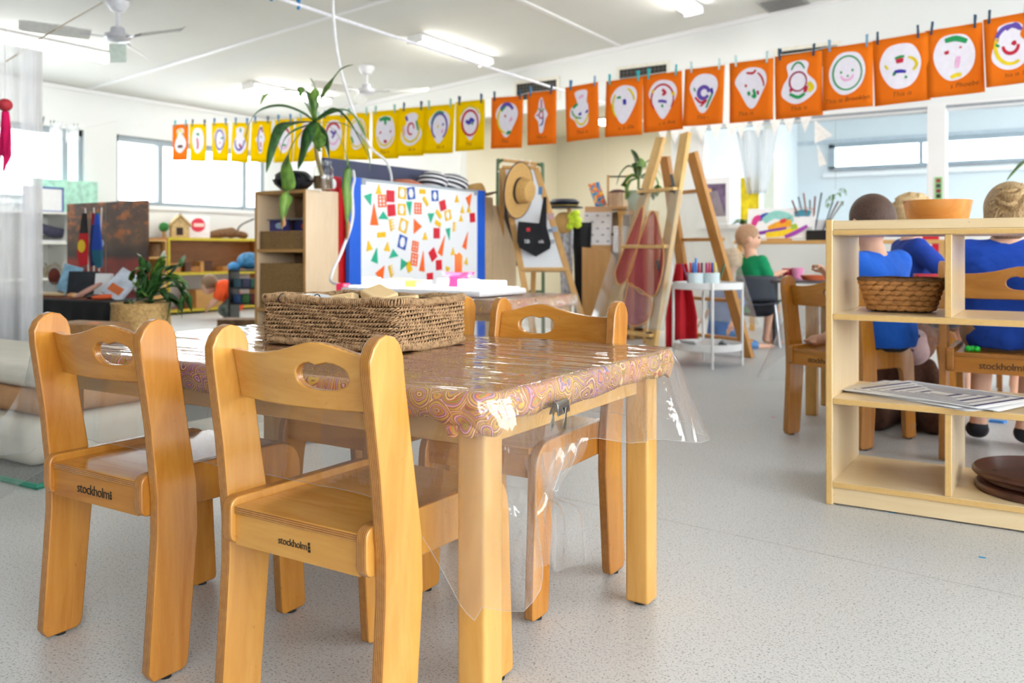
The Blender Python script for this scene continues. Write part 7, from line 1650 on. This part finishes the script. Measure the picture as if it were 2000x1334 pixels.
def child(name, label, J, face, hair, hairstyle, shirt, shorts, res=.010, skin=None, S=1.0, sleeve=.55, hem=None, shoes=None, hand_fine=False, shorts_to=.8):
    """J: joints (pelvis, chest, neck, head, shoulders, elbows, hands, hips, knees, ankles, toes), one continuous body surface"""
    J = {k: Vector(v) for k, v in J.items()}; skin = skin or SKIN
    base = Vector((J['pelvis'].x, J['pelvis'].y, min(v.z for v in J.values()) - .02)); base.z = max(base.z, 0)
    t = thing(name, label, 'child', base)
    Rm = facing_rot(face); Lf, Fw, Up = Rm @ Vector((1, 0, 0)), Rm @ Vector((0, 1, 0)), Rm @ Vector((0, 0, 1))
    h = J['head']; pr = []
    pr.append(ell(h + Up * .012 * S - Fw * .008, (.072 * S, .088 * S, .086 * S), 0, Rm)); pr.append(ell(h - Up * .045 * S + Fw * .018 * S, (.055 * S, .062 * S, .055 * S), .03, Rm))
    pr.append(ell(h - Up * .022 * S + Fw * .086 * S, (.011 * S, .014 * S, .016 * S), .014, Rm))
    for s in (-1, 1):
        pr.append(ell(h - Up * .015 * S + Lf * s * .074 * S - Fw * .004, (.009 * S, .020 * S, .028 * S), .008, Rm))
        pr.append(ell(h - Up * .038 * S + Fw * .055 * S + Lf * s * .030 * S, (.024 * S, .022 * S, .022 * S), .02, Rm))
    pr.append(cap(J['neck'] - Up * .01, h - Up * .05 * S - Fw * .012 * S, .038 * S, .036 * S, .02))
    tor = []
    chest, pel, neck = J['chest'], J['pelvis'], J['neck']
    tl = (J['sl'] - J['sr']).normalized()
    tor += [cap(J['sl'] * .72 + chest * .28 + Vector((0, 0, .0)), J['sr'] * .72 + chest * .28, .052 * S, .052 * S, .03), cap(chest + tl * .045 * S, pel + tl * .04 * S, .075 * S, .078 * S, .03), cap(chest - tl * .045 * S, pel - tl * .04 * S, .075 * S, .078 * S, .03), cap(neck, chest, .045 * S, .07 * S, .03)]
    pr += tor
    arm = []
    for s in 'lr':
        arm.append((cap(J['s' + s], J['e' + s], .037 * S, .029 * S, .02), cap(J['e' + s], J['h' + s], .028 * S, .020 * S, .012)))
        pr += list(arm[-1])
        hd = J['h' + s]; fd = (J['h' + s] - J['e' + s]).normalized(); sd_ = fd.cross(Vector((0, 0, 1)))
        sd_ = sd_.normalized() if sd_.length > .1 else Lf
        dn = Vector((0, 0, -1)); pc_ = hd + fd * .030 * S
        Rh = Matrix((sd_, fd, sd_.cross(fd))).transposed()
        pr.append(ell(pc_, (.026 * S, .034 * S, .012 * S), .012, Rh))
        for q, (o_, ln_) in enumerate(((-.020, .030), (-.007, .036), (.007, .034), (.020, .026))):
            b0 = pc_ + fd * .028 * S + sd_ * o_ * S; b1 = b0 + fd * ln_ * .6 * S + dn * .010 * S; b2 = b1 + fd * ln_ * .25 * S + dn * .020 * S
            pr.append(cap(b0, b1, .0066 * S, .006 * S, .003)); pr.append(cap(b1, b2, .006 * S, .005 * S, .003))
        th0 = pc_ + sd_ * (.022 if s == 'l' else -.022) * S - fd * .008 * S; th1 = th0 + sd_ * (.016 if s == 'l' else -.016) * S + fd * .020 * S + dn * .008
        pr.append(cap(th0, th1, .0085 * S, .007 * S, .005)); pr.append(cap(th1, th1 + fd * .016 * S + dn * .008 * S, .007 * S, .006 * S, .003))
    leg = []
    for s in 'lr':
        leg.append((cap(J['p' + s], J['k' + s], .062 * S, .044 * S, .03), cap(J['k' + s], J['a' + s], .043 * S, .026 * S, .02)))
        pr += list(leg[-1])
        a, to = J['a' + s], J['t' + s]; fd = (to - a); fd = fd.normalized(); sdv = fd.cross(Vector((0, 0, 1))); sdv = sdv.normalized() if sdv.length > .1 else Lf
        pr.append(cap(a, to, .026 * S, .020 * S, .02)); pr.append(cap(to - sdv * .016 * S, to + sdv * .016 * S, .017 * S, .014 * S, .015))
        for q in range(5): pr.append(cap(to + sdv * (-.022 + .011 * q) * S, to + sdv * (-.024 + .012 * q) * S + fd * (.022 + (.010 if q == (0 if s == 'r' else 4) else 0)) * S, .0075 * S, .0065 * S, .004))
    sdf_obj('body', pr, res, skin, t)
    # features
    m = MB()
    for s in (-1, 1): m.ball(h + Up * .000 + Fw * .0735 * S + Lf * s * .030 * S - base, (.011 * S, .010 * S, .009 * S), 12, 8)
    m.build('eyes', EYE, t)
    MB().ball(h - Up * .058 * S + Fw * .077 * S - base, (.018 * S, .007 * S, .005 * S), 12, 8, Rm).build('mouth', LIP, t)
    # hair
    hp_ = [ell(h + Up * .022 * S - Fw * .014 * S, (.080 * S, .094 * S, .090 * S), 0, Rm)]
    nf = Fw * .93 - Up * .36; cuts = []
    cutp = [ell(h - Up * .055 * S + Fw * .075 * S, (.078 * S, .075 * S, .085 * S), 0, Rm, True)]
    for s in (-1, 1): cutp.append(ell(h - Up * .03 * S + Lf * s * .085 * S + Fw * .01 * S, (.022 * S, .032 * S, .045 * S), 0, Rm, True))
    if hairstyle == 'bun':
        rnd_ = random.Random(3); bc_ = h + Up * .052 * S - Fw * .096 * S - Lf * .016 * S
        bun = MB()
        for q in range(9):
            ax_ = Vector((rnd_.uniform(-.6, .6), rnd_.uniform(-.6, .6), 1)).normalized(); rr_ = .020 + .004 * (q % 4); e1 = ax_.orthogonal().normalized(); e2 = ax_.cross(e1)
            loc_ = bc_ + Up * rnd_.uniform(-.010, .014) + Lf * rnd_.uniform(-.012, .012) - base
            bun.tube([loc_ + Rm @ (e1 * math.cos(a) * rr_ * 1.25 + e2 * math.sin(a) * rr_ + ax_ * .004 * math.sin(3 * a)) for a in [2 * math.pi * i / 18 for i in range(18)]], .0115 - .0008 * q, 7, closed=True)
        for q in range(14):
            a = rnd_.uniform(0, 6.28); d_ = Lf * math.cos(a) + Up * math.sin(a); bun.tube(catmull([bc_ - base + d_ * .02, bc_ - base + d_ * .05 - Fw * .01, bc_ - base + d_ * .065 + Up * rnd_.uniform(-.03, .02) - Fw * .02], 4), .0016, 4)
        bun.build('hair_bun', hair_mat('bun_hair', rgb(226, 194, 142), rgb(140, 106, 70)), t)
        hp_.append(ell(bc_, (.034 * S, .034 * S, .030 * S), .015, Rm)); hp_.append(ell(h - Fw * .055 * S - Up * .02 * S, (.070 * S, .045 * S, .070 * S), .02, Rm))
        for q in range(14): a = q * .75; hp_.append(cap(bc_ + Lf * .036 * math.cos(a) * S + Up * .03 * math.sin(a) * S, bc_ + Lf * .040 * math.cos(a + .9) * S + Up * .036 * math.sin(a + .9) * S - Fw * .016, .010 * S, .007 * S, .004))
        for q in range(16): x = -.075 + .01 * q; hp_.append(cap(h + Lf * x * S * .9 - Fw * (.085 - x * x * 4) * S - Up * .05 * S, bc_ + Lf * x * .3 * S, .007 * S, .006 * S, .004))
        cuts = [(0, 0, -1, -(h.z - .080 * S))]
    else:
        hp_.append(ell(h - Fw * .045 * S - Up * .005 * S, (.071 * S, .060 * S, .078 * S), .02, Rm)); cuts = [(-Up.x, -Up.y, -Up.z, -(Up.dot(h) - (.058 if hairstyle == 'short' else .05) * S))]
        if hairstyle == 'mop':
            rnd_ = random.Random(7)
            for q in range(30):
                a = rnd_.uniform(0, 6.28); e = rnd_.uniform(.1, 1.3); d = (Lf * math.cos(a) * math.cos(e) * .078 + Fw * math.sin(a) * math.cos(e) * .090 + Up * math.sin(e) * .088) * S; cc = h + Up * .022 * S - Fw * .014 * S
                hp_.append(cap(cc + d, cc + d * .98 + (Lf * math.cos(a + 1.2) + Fw * math.sin(a + 1.2)) * .03 * S, .012 * S, .006 * S, .006))
    V = sdf_obj('hair', hp_ + cutp, res * .8, hair, t, cuts)
    # clothes: inflated copies of torso and limb pieces
    def infl(p, d): q = dict(p); q['pts'] = [(c, r_ + d) for c, r_ in p['pts']]; return q
    sp = [infl(p, .012) for p in tor[:3]] + [cap(neck - Vector((0, 0, .025)), chest, .050 * S, .08 * S, .03)]
    for s, (ua, la) in zip('lr', arm):
        a, b_ = J['s' + s], J['e' + s]; sp.append(cap(a, a + (b_ - a) * (sleeve + .35), .050 * S, .047 * S, .02))
    sp.append(cap(pel + Vector((0, 0, .02)), pel - Vector((0, 0, .03)), .105 * S, .112 * S, .03))
    ct_ = [(0, 0, -1, -(hem if hem is not None else pel.z - .06))]
    so_ = sdf_obj('shirt', sp, res, shirt, t, ct_)
    ds = so_.modifiers.new('wr', 'DISPLACE'); tx_ = bpy.data.textures.new('wrinkle', 'CLOUDS'); tx_.noise_scale = .07; ds.texture = tx_; ds.strength = .014; ds.mid_level = .5; ds.texture_coords = 'LOCAL'
    # sleeves end: cut by planes is skipped, cuffs are rounded
    if shorts is not None:
        hp2 = [cap(pel + tl * .04 * S, pel - tl * .04 * S, .092 * S, .092 * S, .03)]
        for s, (ul, ll) in zip('lr', leg): a, b_ = J['p' + s], J['k' + s]; hp2.append(cap(a, a + (b_ - a) * shorts_to, .074 * S, .066 * S, .03))
        if shorts_to > .95:
            for s, (ul, ll) in zip('lr', leg): a, b_ = J['k' + s], J['a' + s]; hp2.append(cap(a, a + (b_ - a) * .85, .058 * S, .045 * S, .02))
        sdf_obj('shorts' if shorts_to < .95 else 'trousers', hp2, res, shorts, t)
    if shoes is not None:
        for s in 'lr':
            a, to = J['a' + s], J['t' + s]; fd = (to - a).normalized()
            sdf_obj('sandal', [cap(a - Vector((0, 0, .006)), to, .034 * S, .030 * S, .02), cap(to - fd.cross(Vector((0, 0, 1))) * .014, to + fd.cross(Vector((0, 0, 1))) * .014, .028, .028, .02)], res, shoes, t)
    return t
RB = fabric_mat('royal_shirt', rgb(20, 74, 190), .10, .45, 7); RB2 = fabric_mat('deep_blue_shirt', rgb(18, 60, 160), .10, .45, 7); BB = fabric_mat('bright_blue_shirt', rgb(24, 100, 214), .10, .45, 7)
BLKC = fabric_mat('black_shorts', rgb(16, 16, 20), .1, .3, 8)
child('person', 'boy with brown hair in a bright blue T-shirt and black shorts sitting sideways', dict(
    pelvis=(-.585, 3.70, .435), chest=(-.615, 3.71, .625), neck=(-.635, 3.72, .735), head=(-.648, 3.722, .868), sl=(-.690, 3.615, .705), sr=(-.555, 3.825, .705),
    el=(-.735, 3.60, .615), hl=(-.770, 3.562, .655), er=(-.60, 3.93, .58), hr=(-.72, 3.98, .60), pl=(-.640, 3.66, .425), pr=(-.580, 3.78, .425),
    kl=(-.735, 3.665, .50), al=(-.790, 3.700, .395), tl=(-.850, 3.655, .385), kr=(-.70, 3.95, .42), ar=(-.72, 3.98, .10), tr=(-.78, 4.03, .03)),
    (-.80, .60), hair_mat('brown_hair', rgb(96, 66, 50), rgb(52, 34, 26)), 'short', BB, BLKC, res=.007, hem=.375)
child('person', 'child with a messy blond bun in a royal blue T-shirt, back to us', dict(
    pelvis=(-.165, 3.60, .475), chest=(-.165, 3.595, .67), neck=(-.165, 3.605, .775), head=(-.150, 3.625, .880), sl=(-.300, 3.60, .740), sr=(-.030, 3.60, .740),
    el=(-.345, 3.72, .60), hl=(-.24, 3.90, .62), er=(.03, 3.72, .60), hr=(-.06, 3.90, .62), pl=(-.235, 3.63, .455), pr=(-.095, 3.63, .455),
    kl=(-.25, 3.84, .43), al=(-.27, 3.84, .07), tl=(-.28, 3.93, .04), kr=(-.08, 3.84, .43), ar=(-.115, 3.80, .07), tr=(-.10, 3.89, .04)),
    (.12, 1), hair_mat('blond_bun_hair', rgb(206, 172, 122), rgb(98, 74, 50)), 'bun', RB, fabric_mat('khaki_shorts', rgb(176, 150, 122), .1, .3, 8), res=.0075, hem=.405, skin=SKIN2, shoes=P('#1b1f2a', .7), S=1.08)
child('person', 'blond child in a blue T-shirt behind the orange wooden bowl reaching right', dict(
    pelvis=(-.64, 4.72, .47), chest=(-.625, 4.70, .69), neck=(-.625, 4.695, .80), head=(-.605, 4.685, .925), sl=(-.68, 4.81, .765), sr=(-.575, 4.58, .765),
    el=(-.53, 4.86, .60), hl=(-.38, 4.86, .60), er=(-.46, 4.53, .645), hr=(-.33, 4.50, .605), pl=(-.64, 4.76, .45), pr=(-.59, 4.64, .45),
    kl=(-.44, 4.86, .44), al=(-.42, 4.88, .08), tl=(-.34, 4.93, .03), kr=(-.40, 4.72, .44), ar=(-.38, 4.74, .08), tr=(-.30, 4.78, .03)),
    (.80, .60), hair_mat('blond_hair', rgb(226, 196, 146), rgb(178, 140, 92)), 'mop', RB2, BLKC, res=.010, skin=SKIN2)
child('person', 'child at the far right edge leaning in across the kids table', dict(
    pelvis=(-.12, 5.28, .45), chest=(-.125, 5.16, .62), neck=(-.13, 5.08, .70), head=(-.145, 4.99, .79), sl=(-.01, 5.13, .70), sr=(-.25, 5.13, .70),
    el=(.05, 4.98, .60), hl=(-.02, 4.82, .60), er=(-.34, 5.04, .62), hr=(-.36, 4.88, .73), pl=(-.06, 5.25, .44), pr=(-.18, 5.25, .44),
    kl=(-.05, 5.06, .43), al=(-.05, 5.05, .08), tl=(-.05, 4.97, .03), kr=(-.19, 5.06, .43), ar=(-.19, 5.05, .08), tr=(-.19, 4.97, .03)),
    (-.25, -1, -.2), hair_mat('dark_hair', rgb(84, 60, 46), rgb(44, 30, 24)), 'short', RB2, BLKC, res=.011)
g0 = W(1470, 560, 6.95)
def gq(px, py, dt=0): return W(px, py, 6.95 + dt)
child('person', 'boy with cropped fair hair in a green T-shirt sitting at the dark table', dict(
    pelvis=gq(1468, 595), chest=gq(1468, 530), neck=gq(1466, 497), head=gq(1463, 464, .0), sl=gq(1446, 508, .10), sr=gq(1488, 510, -.10),
    el=gq(1490, 548, .22), hl=gq(1520, 540, .2), er=gq(1502, 542, -.12), hr=gq(1526, 532, -.05), pl=gq(1462, 598, .06), pr=gq(1474, 598, -.06),
    kl=gq(1512, 602, .10), al=gq(1508, 660, .10), tl=gq(1525, 668, .12), kr=gq(1505, 604, -.05), ar=gq(1496, 662, -.05), tr=gq(1512, 672, -.03)),
    (.93, .36), hair_mat('cropped_hair', rgb(196, 156, 120), rgb(150, 112, 82)), 'short', fabric_mat('green_shirt', rgb(0, 150, 96), .08, .4, 7), fabric_mat('dark_shorts', rgb(30, 30, 38), .1, .3, 8), res=.011, sleeve=.45)
def fq(px, py, dt=0): return W(px, py, 6.75 + dt)
fz = onz(1490, 684, .03)
child('person', 'small girl in a blue top sitting on the floor behind the acrylic easel', dict(
    pelvis=W(1410, 650, 6.9), chest=W(1415, 590, 6.9), neck=W(1420, 552, 6.9), head=W(1428, 510, 6.9), sl=W(1398, 560, 7.0), sr=W(1436, 562, 6.8),
    el=W(1392, 600, 7.0), hl=W(1375, 620, 7.0), er=W(1446, 595, 6.75), hr=W(1430, 630, 6.7), pl=W(1402, 660, 6.95), pr=W(1418, 662, 6.85),
    kl=W(1385, 668, 7.1), al=W(1440, 672, 7.05), tl=W(1460, 676, 7.05), kr=W(1440, 668, 6.7), ar=W(1478, 676, 6.7), tr=W(1506, 676, 6.72)),
    (-.7, .7), hair_mat('fair_hair', rgb(216, 190, 156), rgb(170, 138, 104)), 'mop', fabric_mat('blue_top', rgb(92, 130, 196), .1, .4, 8), fabric_mat('blue_jeans', rgb(92, 140, 196), .15, .3, 12), res=.011, skin=SKIN2, shorts_to=1.0, S=.95)
child('person', 'boy in an orange T-shirt bending down by the yellow-edged shelf', dict(
    pelvis=W(455, 588, 9.5), chest=W(438, 562, 9.5), neck=W(424, 556, 9.5), head=W(408, 556, 9.45), sl=W(430, 562, 9.62), sr=W(432, 560, 9.38),
    el=W(424, 580, 9.65), hl=W(412, 592, 9.65), er=W(428, 582, 9.3), hr=W(414, 596, 9.3), pl=W(455, 592, 9.6), pr=W(455, 592, 9.4),
    kl=W(440, 605, 9.65), al=W(452, 618, 9.65), tl=W(440, 620, 9.65), kr=W(438, 605, 9.35), ar=W(450, 622, 9.35), tr=W(438, 624, 9.35)),
    (-.95, .1, -.35), hair_mat('dark_blond_hair', rgb(150, 118, 84), rgb(104, 78, 54)), 'short', fabric_mat('orange_shirt', rgb(244, 84, 22), .08, .3, 8), plain('camo', rgb(92, 104, 96), .8, .55, 22), res=.013, shorts_to=1.0, hem=-5)

# kids' table, toys and plush seen through the open shelf
kt = thing('kids_table', 'wooden table the children in blue sit around behind the open shelf', 'table', (-.20, 4.25, 0))
MB().bb(-.82, .62, -.20, .20, .53, .555).build('tabletop', beech('x'), kt, bevel=.006)
for x in (-.76, .54):
    for y in (-.15, .15): MB().bb(x - .025, x + .025, y - .025, y + .025, 0, .53).build('leg', beech('z'), kt, bevel=.004)
m, _ = draped(MB(), -1.023, .423, 4.047, 4.453, .559, .03, lambda s, x, y, nx, ny: .16 + .22 * bumpf(x, -1.02, .14) * bumpf(y, 4.07, .2), lambda s, f, x, y, nx, ny: .004 + .010 * f * (1 + math.sin(x * 30 + y * 23)) + .16 * f * bumpf(x, -1.02, .1) * bumpf(y, 4.07, .16), 9, 30)
o = m.build('table_cover', VINYL, fix=False, angle=80); tag(o, 'clear vinyl cover hanging in a fold beside the chair of the brown-haired boy', 'table cover')
p = W(1810, 541, 3.95); o = thing('spotted_box', 'red box with white spots on the table of the children in blue', 'box', (p.x + .0, p.y, .5605), R(20)); MB().bb(-.05, .05, -.04, .04, 0, .085).build('box', P('#b81c2c', .5), o, bevel=.006)
for x, z in ((-.022, .055), (.026, .05)): MB().ball((x, -.041, z), (.017, .003, .017), 14, 8).build('white_spot', P('#f0f0f0', .5), o)
p = W(1797, 552, 4.2); o = thing('cane_basket', 'small cane basket next to the red spotted box', 'basket', (-.40, 4.20, .5605)); MB().lathe([(0, 0), (.06, 0), (.075, .06), (.072, .06), (.058, .006), (0, .006)], 24).build('bowl', SW, o); MB().tube([(.074 * math.cos(a / 12 * math.pi), .074 * math.sin(a / 12 * math.pi), .06) for a in range(24)], .006, 6, closed=True).build('rim', SW, o)
rdp = ony(1816, 485, YB - .02); o = thing('red_sign', 'red safety sign on the white post behind the children', 'sign', (rdp.x, YB - .031, rdp.z + .0)); MB().bb(-.075, .075, -.01, 0, -.13, .13).build('panel', P('#d0142c', .5), o); MB().bb(-.04, .02, -.012, -.01, -.03, .05).build('white_print', P('#f0e8e8', .5), o)
ft = ony(1833, 368, YB - .03); o = thing('photo_strip', 'green strip of small photos on the white partition post', 'poster', (ft.x, YB - .031, ft.z)); MB().bb(-.03, .03, -.006, 0, -.10, .10).build('strip', P('#8fd08a', .6), o)
for k in range(4): MB().bb(-.018, .018, -.008, -.006, -.085 + k * .045, -.05 + k * .045).build('photo', P(['#3a2a2a', '#8a2a3a', '#4a4a4a', '#a04048'][k], .5), o)
PLB, PLF, PLP = plain('plush_brown', rgb(140, 100, 80), .95, .2, 60, bmp=.5), plain('plush_dark', rgb(84, 54, 40), .95, .2, 60, bmp=.5), plain('plush_pale', rgb(206, 176, 176), .95, .08, 60, bmp=.4)
pz = Vector((-.565, 4.12, 0)); pl_ = thing('plush_monkey', 'big brown plush monkey with pale muzzle on the floor under the kids table', 'soft toy', pz)
def pb3(x, y, z): return (pz.x + x, pz.y + y, z)
sdf_obj('body', [ell(pb3(0, .04, .16), (.10, .09, .16), 0), cap(pb3(-.06, 0, .05), pb3(-.10, -.20, .06), .055, .07, .03), cap(pb3(.07, 0, .05), pb3(.13, -.16, .06), .055, .07, .03), cap(pb3(.08, .03, .25), pb3(.14, -.04, .12), .035, .04, .02), cap(pb3(-.08, .03, .25), pb3(-.14, -.03, .12), .035, .04, .02)], .01, PLF, pl_)
hd_ = sdf_obj('head', [ell(pb3(0.02, 0, .36), (.10, .09, .10), 0), ell(pb3(-.09, .02, .38), (.03, .02, .035), .01), ell(pb3(.13, .02, .38), (.03, .02, .035), .01)], .009, PLB, pl_)
sdf_obj('muzzle', [ell(pb3(.03, -.06, .32), (.07, .055, .06), 0), ell(pb3(.03, -.05, .38), (.06, .045, .045), .03)], .008, PLP, pl_)
for s in (-1, 1): MB().ball((.03 + s * .028, -.097, .39), .009, 10, 8).build('eye', BLACK, pl_)
MB().ball((.03, -.115, .33), (.016, .006, .006), 10, 6).build('mouth', P('#5a2f34', .6), pl_)
gt = thing('green_beads', 'bright green plastic beads on the corner of the larger chair seat', 'beads', Vector((-.262, 3.475, .3925)))
for k in range(3): MB().ball((.014 * k - .014, .004 * (k % 2), .011), .011, 12, 8).build('bead', P('#24d04a', .35), gt)
# scraps of paper on the floor
for k, (px, py, hc, lab) in enumerate(((1510, 815, '#f07a9a', 'tiny pink paper scrap on the floor left of the open shelf'), (1918, 1089, '#1e9ad0', 'tiny blue paper scrap on the floor in front of the open shelf'), (1745, 1008 - 12, '#2a8ab0', 'tiny teal scrap at the foot of the open shelf'), (1948, 825, '#3a8ad8', 'small blue toy piece on the floor behind the open shelf'))):
    p = onz(px, py, 0.0005); o = MB().prism([(-.008, -.003), (.006, -.004), (.009, .003), (-.006, .004)], 'z', 0, .0012).build('paper_scrap', P(hc, .6)); o.location = p
    if k == 3: o.scale = (4, 4, 8)
    if k == 2: o.location.y -= .03
    tag(o, lab, 'scrap')
# clear vinyl strip hanging at the chair beside the children's table
# hanging leafy vine and a long leaf at the right edge
v0 = ony(1635, 330, YB + .4); hv = thing('hanging_vine', 'small green vine hanging on a thread behind the glass', 'plant', ony(1632, 375, YB + .35)); hv0 = Vector(hv.location)
MB().cyl((0, 0, .02), (0, 0, 2.7 - hv0.z), .003, n=5).build('thread', P('#c8c8b8', .7), hv)
rnd = random.Random(2)
for k in range(14): a = rnd.uniform(0, 6.3); b0 = Vector((.03 * math.cos(a), .02 * math.sin(a), -.16 * k / 14 + .02)); leaf([b0, b0 + Vector((.05 * math.cos(a), .03 * math.sin(a), .01)), b0 + Vector((.08 * math.cos(a), .05 * math.sin(a), -.03))], .018, LEAF, hv, .1)
lp_ = thing('leafy_branch', 'single green leaf blade reaching in from the right edge', 'plant', W(2060, 300, 4.6)); lb0 = Vector(lp_.location)
leaf([Vector((0, 0, .02)), W(2010, 312, 4.6) - lb0, W(1985, 332, 4.6) - lb0, W(1966, 354, 4.6) - lb0], .028, LEAF, lp_, .2)
MB().tube([Vector((0, 0, .03)), Vector((.05, .05, .4)), Vector((.06, .06, ceil_z(lb0.x) - lb0.z))], .004, 6).build('hanging_stem', P('#7a8a4a', .7), lp_)
# white cloth hanging inside the partition
wc = ony(1478, 330, YB - .06); o = MB().grid(lambda u, v: ((-.20 + .40 * u) * (1 - .55 * v), .05 * math.sin(u * 14), .0 - .62 * v), 24, 12).build('voile_drape', sheer_mat('voile_drape', rgb(246, 248, 250), .75)); o.location = (wc.x, YB - .07, 1.93); tag(o, 'gathered white voile hanging at the left of the glazed partition', 'curtain'); o.modifiers.new('s', 'SOLIDIFY').thickness = .002
